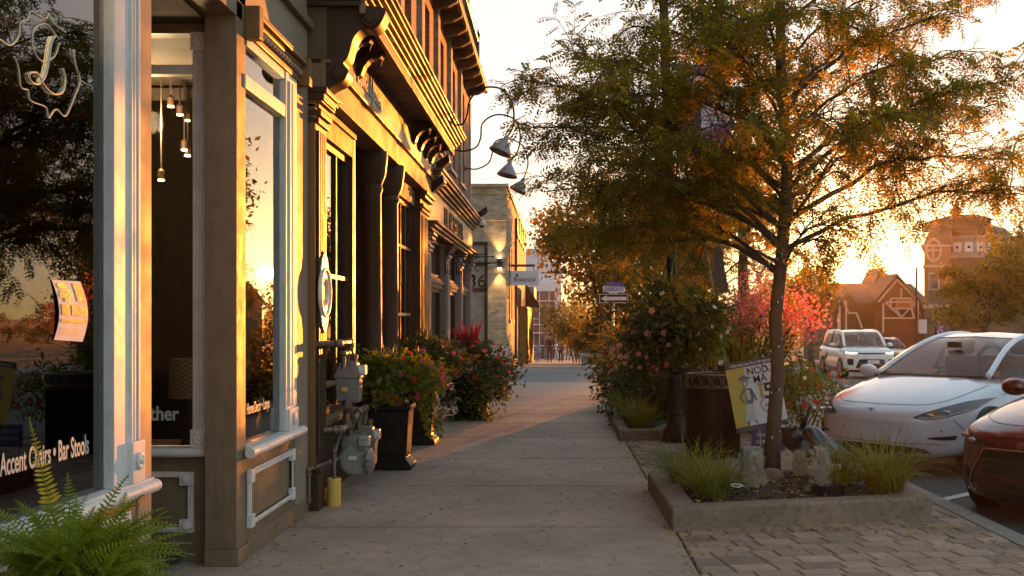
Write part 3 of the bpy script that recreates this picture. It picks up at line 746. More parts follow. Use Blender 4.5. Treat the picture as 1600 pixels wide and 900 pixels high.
b = MB(); b.box(RX - 0.06, RX, 11.05, 11.3, 0, 0.5); b.box(RX - 0.06, RX, 12.4, 13.8, 0, 0.5); b.box(RX - 0.05, RX, 11.05, 13.8, 2.36, 2.5); b.box(RX - 0.05, RX, 11.05, 13.8, 3.1, 3.4)
for y in (12.4, 12.85, 13.3, 13.75): b.box(RX - 0.05, RX, y - 0.03, y + 0.03, 0.5, 3.1)
b.build('entry_framing', M['brown'], s2, bevel=0.004)
MB().box(RX, -2.1, 11.05, 13.8, 3.36, 3.42).build('entry_ceiling', M['brown'], s2)
MB().box(RX, -2.1, 13.76, 13.85, 0, 3.36).build('entry_side_wall', M['brown'], s2)
for y, r in ((12.2, 0.12), (13.35, 0.14)):
    b = MB(); b.lathe([(r * 1.35, 0), (r * 1.35, 0.3), (r * 1.15, 0.34), (r, 0.4), (r * 0.9, 2.9), (r * 1.05, 2.95), (r * 0.95, 3.0), (r * 1.3, 3.1), (r * 1.5, 3.3), (r * 1.5, 3.36)], (-2.02, y, 0), 20)
    b.build('column', M['brown'], s2, smooth=True, angle=35)
sbox(MB(), 13.8, 15.75, -0.25, -0.03, 0.0, 0.62).build('stall_riser', M['brown'], s2, bevel=0.004)
mullioned(13.86, 15.72, 0.68, 3.12, 4, (1.6, 2.5), bar='tan')
sbox(MB(), 13.82, 15.76, -0.15, 0.0, 3.12, 3.34).build('head_board', M['tan'], s2, bevel=0.005)
pil(15.76, 16.72, 0.08, 3.36)
# beam, frieze, soffit and cornice
b = MB(); b.box(-2.25, -1.86, Y0, Y1, 3.36, 3.60); b.build('beam', M['tan'], s2, bevel=0.006)
b = MB(); b.box(-1.90, -1.815, Y0, Y1, 3.60, 3.635); b.build('beam_moulding', M['sun_gold'], s2, bevel=0.006)
MB().box(-2.3, -1.85, Y0, Y1, 3.635, 4.08).build('frieze', mat('frieze_brown', (0.13, 0.075, 0.04), 0.4), s2)
MB().box(-2.0, -1.56, Y0 - 0.05, Y1, 4.05, 4.12).build('soffit', M['brown'], s2, bevel=0.004)
MB().box(-1.58, -1.535, Y0 - 0.05, Y1 + 0.02, 3.985, 4.075).build('cornice_fascia', M['tan'], s2, bevel=0.006)
b = MB()
for k in range(5): b.box(-1.9, -1.53 + 0.036 * k, Y0 - 0.05, Y1 + 0.02 + 0.02 * k, 4.078 + 0.034 * k, 4.106 + 0.034 * k)
b.build('cornice_moulding', M['sun_gold'], s2, bevel=0.008)
MB().box(-1.9, -1.36, Y0 - 0.05, Y1 + 0.1, 4.246, 4.27).build('cornice_cap', M['brown'], s2, bevel=0.004)
def modillion(y, wd=0.14):
    prof = [(-1.85, 4.05), (-1.60, 4.05), (-1.60, 3.99), (-1.64, 3.95), (-1.70, 3.955), (-1.74, 3.93), (-1.78, 3.88), (-1.81, 3.80), (-1.85, 3.78)]
    b = MB(); b.prism([(x, y, z) for x, z in prof], (0, wd, 0)); b.lathe([(0.022, 0), (0.012, -0.035), (0, -0.07)], (-1.64, y + wd / 2, 3.955), 8)
    b.build('bracket', M['brown'], s2, bevel=0.006)
for y in (9.75, 10.35, 14.3, 14.95, 15.6, 16.2): modillion(y)
# the large scrolled console at the near end
prof = smooth_line([(-1.86, 0, 4.06), (-1.42, 0, 4.06), (-1.40, 0, 3.96), (-1.47, 0, 3.88), (-1.57, 0, 3.88), (-1.64, 0, 3.80), (-1.68, 0, 3.66), (-1.72, 0, 3.60), (-1.68, 0, 3.54), (-1.72, 0, 3.46), (-1.80, 0, 3.42), (-1.88, 0, 3.36)], 5)
b = MB(); b.prism([(p.x, 9.02, p.z) for p in prof] + [(-2.0, 9.02, 3.36), (-2.0, 9.02, 4.06)], (0, 0.24, 0))
for (x, z, r) in ((-1.50, 3.965, 0.075), (-1.76, 3.52, 0.055)): b.lathe([(r, 0), (r, 0.30)], (x, 8.99, z), 18, (0, 1, 0)); b.lathe([(r * 0.6, 0), (r * 0.6, 0.33), (0, 0.34)], (x, 8.97, z), 14, (0, 1, 0))
b.build('console', M['brown'], s2, smooth=True, bevel=0.006, angle=35)
text('sign_lettering', 'Edward Jones', 0.30, M['cream'], s2, (-1.846, 11.05, 3.83), (0, 1, 0), TX, 0.008, stretch=0.86, bold=0.002)
# upper storey: brick piers and tall windows along both shops, eaves with rafters
UY0, UY1, UZ0, UZ1 = 9.0, 25.4, 4.27, 6.72
wins = [(9.9 + 2.2 * k, 11.0 + 2.2 * k) for k in range(7)]
b = MB(); y = UY0
for a, c in wins: b.box(-2.35, -2.0, y, a, UZ0 - 0.3, UZ1); y = c
b.box(-2.35, -2.0, y, UY1, UZ0 - 0.3, UZ1)
for a, c in wins: b.box(-2.35, -2.0, a, c, UZ0 - 0.3, 4.35)
for a, c in wins: b.box(-2.35, -2.0, a, c, 6.35, UZ1)
b.build('upper_wall', M['redbrick'], s2)
for a, c in wins: MB().box(-2.0, -1.94, a - 0.34, a - 0.02, UZ0, UZ1).build('brick_pier', M['buffbrick'], s2)  # sunlit cream of the piers put into a paler brick
for a, c in wins:
    wn = MB().box(-2.2, -2.19, a, c, 4.35, 6.35).build('upper_window', M['glass'], s2)
    b = MB(); b.box(-2.24, -2.12, a, a + 0.07, 4.35, 6.35); b.box(-2.24, -2.12, c - 0.07, c, 4.35, 6.35); b.box(-2.24, -2.14, a, c, 5.32, 5.38); b.box(-2.24, -2.12, a, c, 6.28, 6.35); b.box(-2.2, -1.95, a - 0.05, c + 0.05, 4.30, 4.36)
    b.build('frame', M['mauve'], wn, bevel=0.004)
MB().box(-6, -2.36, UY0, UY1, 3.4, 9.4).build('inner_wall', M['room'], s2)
b = MB(); b.box(-2.1, -1.62, UY0, UY1 + 0.3, UZ1, UZ1 + 0.05); b.build('eave', M['brown'], s2)
for k in range(19):
    y = 9.2 + 0.88 * k
    MB().prism([(-2.0, y, UZ1), (-1.60, y, UZ1), (-1.60, y, UZ1 - 0.08), (-1.75, y, UZ1 - 0.16), (-2.0, y, UZ1 - 0.20)], (0, 0.12, 0)).build('rafter', M['brown'], s2, bevel=0.004)
b = MB(); b.box(-1.66, -1.58, UY0, UY1 + 0.3, UZ1 - 0.02, UZ1 + 0.13); b.build('gutter', M['tan'], s2, bevel=0.02)
MB().prism([(-1.62, UY0, UZ1 + 0.05), (-1.62, UY0, UZ1 + 0.1), (-4.5, UY0, 9.3), (-4.5, UY0, 9.25)], (0, UY1 - UY0 + 0.3, 0)).build('roof', M['mauve'], s2)
rl = thing('roof_railing', 'small black iron railing at the roof edge above the eaves', 'railing', (-1.75, 24, 7.2))
b = MB()
for k in range(12): b.tube([(-1.75, 21.5 + 0.3 * k, 6.8), (-1.75, 21.5 + 0.3 * k, 7.75)], 0.014, 6)
for z in (7.0, 7.7): b.tube([(-1.75, 21.4, z), (-1.75, 24.9, z)], 0.018, 6)
b.build('rail', M['iron'], rl)
MB().lathe([(0.03, 6.8), (0.03, 7.8), (0.05, 7.84), (0.02, 7.9), (0, 8.0)], (-1.75, 24.9, 0), 10).build('finial', M['iron'], rl)

# ------------------------------------------------------------------ the third shopfront, tan sign band and grey mauve pilasters
s3 = thing('tan_shopfront', 'tan shopfront with grey mauve pilasters and black raised letters, last before the side street', 'shop building', (-2.6, 21, 0))
b = MB(); b.box(-2.3, -1.93, 16.78, 25.6, 3.02, 3.55); b.build('sign_band', mat('sign_band_tan', (0.42, 0.30, 0.16), 0.5, var=0.08), s3, bevel=0.004)
b = MB()
for k in range(4): b.box(-2.2, -1.88 + 0.05 * k, 16.78, 25.62 + 0.05 * k, 3.55 + 0.055 * k, 3.59 + 0.055 * k)
b.build('sign_cornice', M['sun_gold'], s3, bevel=0.008)
MB().box(-2.2, -1.70, 16.78, 25.82, 3.77, 3.80).build('cornice_cap', M['mauve'], s3)
b = MB()
for k in range(3): b.box(-2.2, -1.78 - 0.045 * k, 16.78, 25.7, 2.98 - 0.05 * k, 3.02 - 0.05 * k)
b.build('lower_moulding', M['sun_gold'], s3, bevel=0.008)
text('sign_lettering', 'LIL ARTENOUR', 0.46, M['black'], s3, (-1.926, 21.0, 3.27), (0, 1, 0), TX, 0.02, stretch=1.2)
for y0, y1 in ((16.8, 17.25), (19.7, 20.3), (22.6, 23.1), (25.0, 25.6)): pil(y0, y1, 0.06, 2.86, 'mauve', s3)
for y0, y1 in ((17.3, 19.66), (20.34, 22.56), (23.14, 24.96)):
    sbox(MB(), y0, y1, -0.25, -0.03, 0.0, 0.55).build('stall_riser', M['mauve'], s3, bevel=0.004)
    mullioned(y0 + 0.02, y1 - 0.02, 0.62, 2.05, 2, (), m='brown', par=s3)
    b = MB(); sbox(b, y0, y1, -0.12, 0.0, 2.05, 2.12); sbox(b, y0, y1, -0.12, 0.03, 2.12, 2.17); sbox(b, y0, y1, -0.12, 0.0, 2.17, 2.22); b.build('transom_bar', M['tan'], s3, bevel=0.004)
    mullioned(y0 + 0.02, y1 - 0.02, 2.22, 2.86, 2, (), m='brown', par=s3, sill=False)
for y0, y1 in ((19.65, 20.35),): MB().prism([(-1.95, y0, 2.62), (-1.78, y0, 2.86), (-1.95, y0, 2.86)], (0, y1 - y0, 0)).build('corbel', M['brown'], s3, bevel=0.006)
MB().box(-2.3, -1.97, 25.6, 25.75, 0, 6.7).build('end_wall', M['mauve'], s3)
MB().box(-6.0, -2.0, 25.45, 25.62, 0, 9.0).build('end_wall', M['buffbrick'], s3)

# gooseneck sign lamps
M['shade'] = mat('grey_enamel', (0.30, 0.25, 0.23), 0.4, 0.1, var=0.08)
M['shadein'] = mat('white_enamel', (0.7, 0.66, 0.6), 0.5, var=0.05)
arms = [((711, 195), [(711, 195), (722, 194), (730, 180), (733, 160), (745, 143), (762, 136), (785, 140), (800, 160), (803, 185), (800, 202), (792, 214)], (782, 231), 15.4),
        ((698, 234), [(698, 234), (725, 236), (744, 230), (751, 215), (753, 195), (765, 183), (782, 179), (803, 186), (812, 205), (812, 225), (807, 240), (797, 252)], (793, 266), 17.7),
        ((716, 263), [(716, 263), (745, 264), (763, 255), (769, 240), (770, 228), (778, 219), (795, 217), (815, 226), (824, 245), (824, 262), (818, 280)], (810, 292), 20.2)]
for k, (root, path, tip, Yl) in enumerate(arms):
    lab = ['nearest of the three gooseneck sign lamps, its arm looping highest', 'middle gooseneck sign lamp with conical grey shade', 'farthest and lowest gooseneck sign lamp beside the buff brick building'][k]
    tp = at(*tip, Yl)
    t_ = thing('sign_lamp', lab, 'lamp', at(*root, Yl), group='gooseneck lamps above the tan sign band')
    pts = [at(x, y, Yl) for x, y in path]
    pts[0].x = -1.64 if k else -1.5
    MB().tube(smooth_line(pts, 5), 0.013, 8).build('lamp_arm', M['iron'], t_, smooth='all')
    a = (tp - at(*path[-1], Yl)).normalized(); a = Vector((a.x * 0.7, a.y - 0.12, a.z)).normalized()
    s_ = at(*path[-1], Yl)
    MB().lathe([(0.02, -0.02), (0.035, 0.0), (0.04, 0.05), (0.06, 0.07), (0.16, 0.22), (0.165, 0.24), (0.155, 0.235), (0.05, 0.075)], s_, 22, a, cap=False).build('lamp_shade', M['shade'], t_, smooth=True, angle=50)
    MB().ball(s_ + a * 0.16, 0.045, 10, 8).build('bulb', M['shadein'], t_, smooth='all')
    MB().lathe([(0.05, 0), (0.05, 0.02), (0.02, 0.03)], pts[0] + Vector((-0.02, 0, 0)), 14, (1, 0, 0)).build('wall_plate', M['iron'], t_)
# security cameras
def seccam(px, py, Y, label, dome=True, sc_=1.0):
    p = at(px, py, Y)
    t_ = thing('security_camera', label, 'camera', p, group='white security cameras on the sign band')
    b = MB(); b.tube(smooth_line([(-1.93, Y, p.z + 0.13 * sc_), (p.x - 0.12 * sc_, Y, p.z + 0.17 * sc_), (p.x - 0.03 * sc_, Y, p.z + 0.16 * sc_), (p.x, Y, p.z + 0.06 * sc_)], 6), 0.028 * sc_, 10)
    b.build('mounting_arm', M['camera_white'], t_, smooth='all')
    MB().lathe([(0.0, 0.08), (0.06, 0.075), (0.085, 0.04), (0.09, -0.02), (0.08, -0.05), (0.05, -0.055)], p, 18).build('camera_body', M['camera_white'], t_, smooth='all')
    MB().ball(p + Vector((0, 0, -0.05)), 0.055, 14, 10).build('lens', M['lens'], t_, smooth='all')
seccam(688, 283, 16.9, 'white dome security camera on a curved arm by the cornice end')
seccam(753, 349, 25.4, 'white dome security camera on the far corner of the sign band', sc_=1.2)
def bulletcam(px, py, Y, label, wedge):
    p = at(px, py, Y)
    t_ = thing('security_camera', label, 'camera', p, group='white security cameras on the sign band')
    MB().lathe([(0.04, -0.12), (0.05, -0.11), (0.05, 0.1), (0.042, 0.12)], p, 14, (0.5, -0.8, -0.2)).build('camera_body', M['camera_white'], t_, smooth=True)
    MB().lathe([(0.035, 0.115), (0.0, 0.124)], p, 14, (0.5, -0.8, -0.2)).build('lens', M['lens'], t_)
    MB().tube([p, (-1.95, Y, p.z + 0.05)], 0.02, 8).build('mounting_arm', M['camera_white'], t_)
bulletcam(672, 258, 16.95, 'white bullet security camera above the first dome camera', 1)
bulletcam(720, 356, 23.5, 'white bullet security camera below the sign band near the corner', 0)
bulletcam(736, 333, 25.5, 'white bullet security camera at the end of the sign band', 0)
def floodlight(px, py, Y, label, sg):
    p = at(px, py, Y)
    t_ = thing('floodlight', label, 'floodlight', p, group='black floodlights beside the security cameras')
    MB().prism([(p.x - 0.12, Y, p.z - 0.05), (p.x + 0.2, Y, p.z + 0.16), (p.x + 0.22, Y, p.z + 0.05), (p.x + 0.05, Y, p.z - 0.1)], (0, 0.22, 0)).build('lamp_housing', M['black'], t_, bevel=0.01)
    MB().tube([(-1.95, Y + 0.11, p.z - 0.02), (p.x, Y + 0.11, p.z - 0.03)], 0.02).build('mounting_arm', M['black'], t_)
floodlight(680, 257, 16.9, 'black wedge floodlight above the near dome camera', 1)
floodlight(671, 289, 16.6, 'black wedge floodlight tucked below the cornice end', 1)
floodlight(747, 333, 25.3, 'black wedge floodlight on the far corner of the sign band', 1)
# scrolled iron sign brackets
for k, (px, Yb) in enumerate(((700, 19.4), (716, 21.6), (738, 25.2))):
    z = zat(403 + k * 3, Yb) if k < 2 else zat(415, Yb)
    t_ = thing('sign_bracket', ['nearest scrolled iron bracket on the grey mauve pilasters', 'middle scrolled iron bracket on the grey mauve pilasters', 'farthest scrolled iron bracket in front of the numbered door'][k], 'bracket', (-1.9, Yb, z), group='scrolled iron brackets on the tan shopfront')
    b = MB(); b.tube([(-1.94, Yb, z + 0.06), (-1.2, Yb, z + 0.06)], 0.012, 6); b.tube([(-1.93, Yb, z + 0.1), (-1.93, Yb, z - 0.3)], 0.012, 6)
    for (cx_, cz, r, s0) in ((-1.78, z - 0.08, 0.10, 0), (-1.52, z - 0.02, 0.065, 1.2), (-1.86, z - 0.24, 0.05, 2)):
        b.tube([(cx_ + r * (1 - 0.13 * a) * math.cos(a + s0), Yb, cz + r * (1 - 0.13 * a) * math.sin(a + s0)) for a in np.linspace(0, 6.6, 26)], 0.009, 6)
    b.build('scroll', M['iron'], t_, smooth='all')
# ------------------------------------------------------------------ plants: generators
M['bark'] = mat('bark', (0.10, 0.065, 0.04), 0.9, var=0.4, scale=14, bump=0.8, bscale=45)
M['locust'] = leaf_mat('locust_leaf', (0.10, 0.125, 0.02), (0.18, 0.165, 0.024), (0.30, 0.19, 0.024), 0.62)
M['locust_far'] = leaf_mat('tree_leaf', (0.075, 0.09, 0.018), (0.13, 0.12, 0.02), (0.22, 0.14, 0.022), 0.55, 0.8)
M['gold_leaf'] = leaf_mat('yellow_and_sunlit_leaf', (0.10, 0.09, 0.018), (0.17, 0.13, 0.022), (0.24, 0.15, 0.03), 0.5, 0.8)  # yellowish shrubs, and sunlight put into the far trees' leaf colour
M['shrub'] = leaf_mat('shrub_leaf', (0.035, 0.055, 0.014), (0.065, 0.085, 0.02), (0.11, 0.10, 0.025), 0.35, 6)
M['lime'] = leaf_mat('lime_leaf', (0.085, 0.13, 0.02), (0.14, 0.17, 0.025), (0.20, 0.19, 0.04), 0.42, 8)
M['grass'] = leaf_mat('grass_blade', (0.10, 0.14, 0.025), (0.17, 0.19, 0.035), (0.30, 0.24, 0.06), 0.4, 9)
M['fern'] = leaf_mat('fern_leaf', (0.15, 0.24, 0.022), (0.24, 0.31, 0.03), (0.33, 0.31, 0.04), 0.45, 7)
M['fern_y'] = leaf_mat('yellow_fern_leaf', (0.62, 0.44, 0.03), (0.72, 0.50, 0.03), (0.45, 0.40, 0.03), 0.45, 14)
M['silver'] = leaf_mat('silver_leaf', (0.36, 0.36, 0.34), (0.46, 0.45, 0.42), (0.28, 0.29, 0.26), 0.2, 20)
M['redleaf'] = leaf_mat('red_cordyline_leaf', (0.32, 0.015, 0.03), (0.45, 0.03, 0.05), (0.24, 0.01, 0.03), 0.4, 9)
def petal(name, c): return leaf_mat(name, tuple(x * 0.8 for x in c), c, tuple(min(1, x * 1.2) for x in c), 0.35, 14, 0.6)
M['f_pink'] = petal('pink_petal', (0.62, 0.10, 0.22)); M['f_red'] = petal('red_petal', (0.55, 0.03, 0.035)); M['f_white'] = petal('white_petal', (0.72, 0.68, 0.66))
M['f_coral'] = petal('coral_petal', (0.66, 0.16, 0.12)); M['f_magenta'] = petal('magenta_petal', (0.60, 0.05, 0.30)); M['f_blush'] = petal('blush_petal', (0.70, 0.32, 0.34))
rng = np.random.default_rng(11)
def unit(a): return a / np.maximum(np.linalg.norm(a, axis=-1, keepdims=True), 1e-9)
def scatter(proto, pf, P, X, Z, S):
    P, X, Z, S = np.asarray(P, float), unit(np.asarray(X, float)), np.asarray(Z, float), np.asarray(S, float)
    Yv = unit(np.cross(Z, X)); Zv = np.cross(X, Yv)
    V = P[:, None] + S[:, None, None] * (proto[None, :, 0:1] * X[:, None] + proto[None, :, 1:2] * Yv[:, None] + proto[None, :, 2:3] * Zv[:, None])
    k = len(proto)
    Fc = pf[None] + (np.arange(len(P)) * k)[:, None, None]
    return V.reshape(-1, 3), Fc.reshape(-1, pf.shape[1])
def blade_proto(l, w, cup=0.15, back=0.0):
    """one folded leaf of two quads"""
    v = np.array([[0, 0, 0], [l * .38, w / 2, cup * w], [l * .75, w * .36, cup * w * .6 - back * l * .5], [l, 0, -back * l], [l * .5, 0, 0], [l * .75, -w * .36, cup * w * .6 - back * l * .5], [l * .38, -w / 2, cup * w]])
    return v, np.array([[0, 4, 2, 1], [4, 3, 3, 2], [0, 6, 5, 4], [4, 5, 3, 3]])
def diamond(l, w, back=0.1):
    return np.array([[0, 0, 0], [l * .45, w / 2, 0.02 * l], [l, 0, -back * l], [l * .45, -w / 2, 0.02 * l]]), np.array([[0, 3, 2, 1]])
def pinnate(L=1.0, n=9, ll=0.28, lw=0.115, droop=0.42):
    vs_, fs_ = [], []
    for k in range(n):
        t = 0.14 + 0.84 * k / (n - 1)
        x, z = L * t, -droop * L * t * t
        s = (1.0 - 0.35 * abs(t - 0.5)) * (0.8 + 0.4 * ((k * 37) % 11) / 10)
        for sg in (1, -1):
            d = np.array([0.40 + 0.25 * ((k * 7 + sg) % 5) / 4, sg * 0.86, -0.35 + 0.4 * ((k * 13 + 2 * sg) % 7) / 6]); d /= np.linalg.norm(d); e = np.array([0.86, -sg * 0.45, 0.0])
            b = np.array([x, 0, z]); n0 = len(vs_)
            vs_ += [b, b + d * ll * s * .45 + e * lw * s * .5, b + d * ll * s, b + d * ll * s * .45 - e * lw * s * .5]
            fs_.append([n0, n0 + 1, n0 + 2, n0 + 3])
    return np.array(vs_), np.array(fs_)
def flower_proto(r=1.0, n=5, cup=0.3):
    vs_, fs_ = [], []
    for k in range(n):
        a = 2 * math.pi * k / n
        def p(rr, da, z): return [rr * math.cos(a + da), rr * math.sin(a + da), z]
        n0 = len(vs_); vs_ += [p(0, 0, 0), p(r * .75, -.5, cup * r * .8), p(r, 0, cup * r), p(r * .75, .5, cup * r * .8)]; fs_.append([n0, n0 + 1, n0 + 2, n0 + 3])
    v = np.array(vs_); return v[:, [2, 0, 1]], np.array(fs_)      # faces along local x
def rand_dirs(n, up=0.0):
    d = rng.normal(size=(n, 3)); d[:, 2] += up
    return unit(d)
def branch_pts(a, b, sag, wob, n=9):
    a, b = np.array(a, float), np.array(b, float)
    t = np.linspace(0, 1, n)[:, None]
    L = np.linalg.norm(b - a)
    w_ = rng.normal(size=(n, 3)) * wob * L * np.sin(np.pi * t)
    w_ = np.cumsum(w_, 0) * 0.5; w_ -= w_[-1] * t
    p = a + (b - a) * t + w_
    p[:, 2] += sag * L * np.sin(np.pi * t[:, 0])
    return p
def limb_tree(name, label, base, top, r0, limbs, leaf_len=0.17, sub_gap=0.16, sub_len=(0.85, 0.3), leaf_gap=0.055, mleaf='locust', group=None, cat='tree', npin=9, trunk_r1=0.03, flat=0.35, bare=0.0, dens=1.0, t_min=0.34, gaps=()):
    """limbs: (height along the trunk 0..1, end point). Twigs and pinnate leaves grow along them."""
    root = thing(name, label, cat, base, 0, group)
    base, top = np.array(base, float), np.array(top, float)
    tr = branch_pts(base - np.array([0, 0, 0.05]), top, 0, 0.012, 14)
    wood = MB()
    rs = [r0 * 1.35] + [r0 + (trunk_r1 - r0) * (k / 13) ** 1.1 for k in range(1, 14)]
    wood.tube([tuple(p) for p in tr], rs, 12)
    LP, LX = [], []
    for (t0, end) in limbs:
        f_ = t0 * 13; i = int(min(f_, 12)); st = tr[i] + (tr[i + 1] - tr[i]) * (f_ - i)
        end = np.array(end, float); L = np.linalg.norm(end - st)
        lb = branch_pts(st, end, 0.10 if end[2] > st[2] else 0.16, 0.03, 12)
        ra = max(0.010, min(r0 * 0.45, 0.0115 * L))
        wood.tube([tuple(p) for p in lb], [ra + (0.005 - ra) * k / 11 for k in range(12)], 7)
        ns = int(L / sub_gap)
        for k in range(ns):
            t = t_min + (1 - t_min) * (k + rng.random()) / ns
            f_ = t * 11; i = int(min(f_, 10)); p0 = lb[i] + (lb[i + 1] - lb[i]) * (f_ - i)
            d = unit(lb[i + 1] - lb[i])
            sd = rng.normal(size=3); sd[2] *= flat; sd -= d * sd.dot(d) * 0.6
            q = unit(d * rng.uniform(0.25, 0.9) + unit(sd) * 0.9 + np.array([0, 0, 0.10]))
            sl = (sub_len[0] + (sub_len[1] - sub_len[0]) * t) * rng.uniform(0.6, 1.25)
            sp_ = branch_pts(p0, p0 + q * sl, 0.10, 0.05, 6); sp_[:, 2] -= 0.10 * sl * np.linspace(0, 1, 6) ** 2
            wood.tube([tuple(p) for p in sp_], [0.007, 0.006, 0.005, 0.004, 0.003, 0.002], 4, cap=False)
            if rng.random() < bare: continue
            segs = [sp_]
            for _ in range(int(3 * sl / 0.5)):
                i = rng.integers(1, 5); d2 = unit(unit(sp_[i] - sp_[i - 1]) * 0.7 + rng.normal(size=3) * np.array([0.8, 0.8, 0.35]))
                l2 = rng.uniform(0.16, 0.4) * sl / 0.6
                tw = np.linspace(sp_[i], sp_[i] + d2 * l2, 5); tw[:, 2] -= 0.12 * l2 * np.linspace(0, 1, 5) ** 2
                wood.tube([tuple(p) for p in tw], [0.004, 0.0035, 0.003, 0.0025, 0.0015], 3, cap=False); segs.append(tw)
            for sg in segs:
                l = np.linalg.norm(sg[-1] - sg[0]); m = max(2, int(dens * l / leaf_gap))
                tt = np.sort(rng.random(m)) * (len(sg) - 1.001); ii = tt.astype(int)
                pp = sg[ii] + (sg[ii + 1] - sg[ii]) * (tt - ii)[:, None]; dd = unit(sg[ii + 1] - sg[ii])
                side = rng.normal(size=(m, 3)); side[:, 2] = side[:, 2] * 0.5 - 0.25
                LP.append(pp); LX.append(unit(dd * 0.6 + unit(side)))
    wood.build('trunk', M['bark'], root, smooth='all')
    P, X = np.concatenate(LP), np.concatenate(LX)
    for a, b_, r_ in gaps:                           # openings in the crown
        a, b_ = np.array(a), np.array(b_); ab = b_ - a
        q = P + X * leaf_len * 0.5; u = np.clip(((q - a) @ ab) / (ab @ ab), 0, 1); dd = np.linalg.norm(q - a - u[:, None] * ab, axis=1)
        keep = (dd > r_) | (rng.random(len(P)) < 0.12); P, X = P[keep], X[keep]
    n = len(P); Zr = unit(rng.normal(size=(n, 3)) * 0.5 + np.array([0, 0, 1.0]))
    pr, pf_ = pinnate(1.0, npin)
    V, Fc = scatter(pr, pf_, P, X, Zr, leaf_len * rng.uniform(0.6, 1.15, n))
    npmesh('crown', V, Fc, M[mleaf], root, smooth=False)
    return root
def cloud_leaves(c, r, nclump, nleaf, size, wd=0.5, clump_r=0.33, shell=0.55):
    c, r = np.array(c, float), np.array(r, float)
    cc = rand_dirs(nclump) * (shell + (1 - shell) * rng.random((nclump, 1)) ** 0.5)
    cc = cc * rng.uniform(0.75, 1.05, (nclump, 1))
    P = cc[rng.integers(0, nclump, nleaf)] + rng.normal(size=(nleaf, 3)) * clump_r * np.array([1, 1, 0.7]) * 0.5
    P = c + P * r
    X = rand_dirs(nleaf, -0.2); Z = rand_dirs(nleaf, 0.8)
    pr, pf_ = diamond(1.0, wd)
    return scatter(pr, pf_, P, X, Z, size * rng.uniform(0.6, 1.3, nleaf)), c + cc * r
def cloud_tree(name, label, base, c, r, nleaf=5000, size=0.16, nclump=40, mleaf='locust_far', r0=0.14, group=None, shell=0.45, lobes=None):
    root = thing(name, label, 'tree', base, 0, group)
    w_ = MB(); Vs, Fs, k = [], [], 0
    crowns = lobes or [(c, r, 1.0)]
    tr = branch_pts(np.array(base) - np.array([0, 0, .1]), (c[0], c[1], c[2] + r[2] * 0.5), 0, 0.02, 9)
    w_.tube([tuple(p) for p in tr], [r0 * 1.3] + [r0 + (0.03 - r0) * i / 8 for i in range(1, 9)], 9)
    for (cc_, rr_, fr_) in crowns:
        (V, Fc), cl = cloud_leaves(cc_, rr_, max(6, int(nclump * fr_)), int(nleaf * fr_), size)
        Vs.append(V); Fs.append(Fc + k); k += len(V)
        for q in cl[::2]:
            i = rng.integers(3, 8); p = branch_pts(tr[i], q, 0.08, 0.03, 6)
            w_.tube([tuple(x) for x in p], [r0 * .3, r0 * .24, r0 * .18, r0 * .13, r0 * .09, r0 * .04], 5, cap=False)
    w_.build('trunk', M['bark'], root, smooth='all')
    npmesh('crown', np.concatenate(Vs), np.concatenate(Fs), M[mleaf], root, smooth=False)
    return root
def grass_clump(name, label, c, n, L, spread=0.55, m='grass', wd=0.011, rb=0.13, group=None, cat='grass clump', seed=0, parent=None):
    g = np.random.default_rng(seed + 3)
    vs_, fs_ = [], []
    for k in range(n):
        a = g.random() * 2 * math.pi; e = g.random() ** 0.45
        b = np.array(c) + np.array([math.cos(a), math.sin(a), 0]) * rb * g.random() ** 0.5
        a2 = a + g.normal() * 0.5; l = L * g.uniform(0.55, 1.15); lean = spread * e * g.uniform(0.6, 1.4)
        o = np.array([math.cos(a2), math.sin(a2), 0]); sd = np.array([-o[1], o[0], 0]) * math.cos(g.normal() * .6) + np.array([0, 0, .3 * g.normal()])
        n0 = len(vs_); ns = 7
        p = b.copy(); th_ = 0.15 + 0.6 * e * g.random()
        for i in range(ns):
            w_ = wd * (0.75 + 0.4 * math.sin(math.pi * i / ns)) * (1 - (i / (ns - 1)) ** 3 * 0.9) / 2
            vs_ += [p + sd * w_, p - sd * w_]
            p = p + (o * math.sin(th_) + np.array([0, 0, 1]) * math.cos(th_)) * l / (ns - 1)
            th_ += lean * 6.2 / ns * (0.35 + i / ns)
        fs_ += [[n0 + 2 * i, n0 + 2 * i + 1, n0 + 2 * i + 3, n0 + 2 * i + 2] for i in range(ns - 1)]
    o = npmesh(name, np.array(vs_), np.array(fs_), M[m], parent)
    if parent is None: tag(o, label, cat, group)
    return o
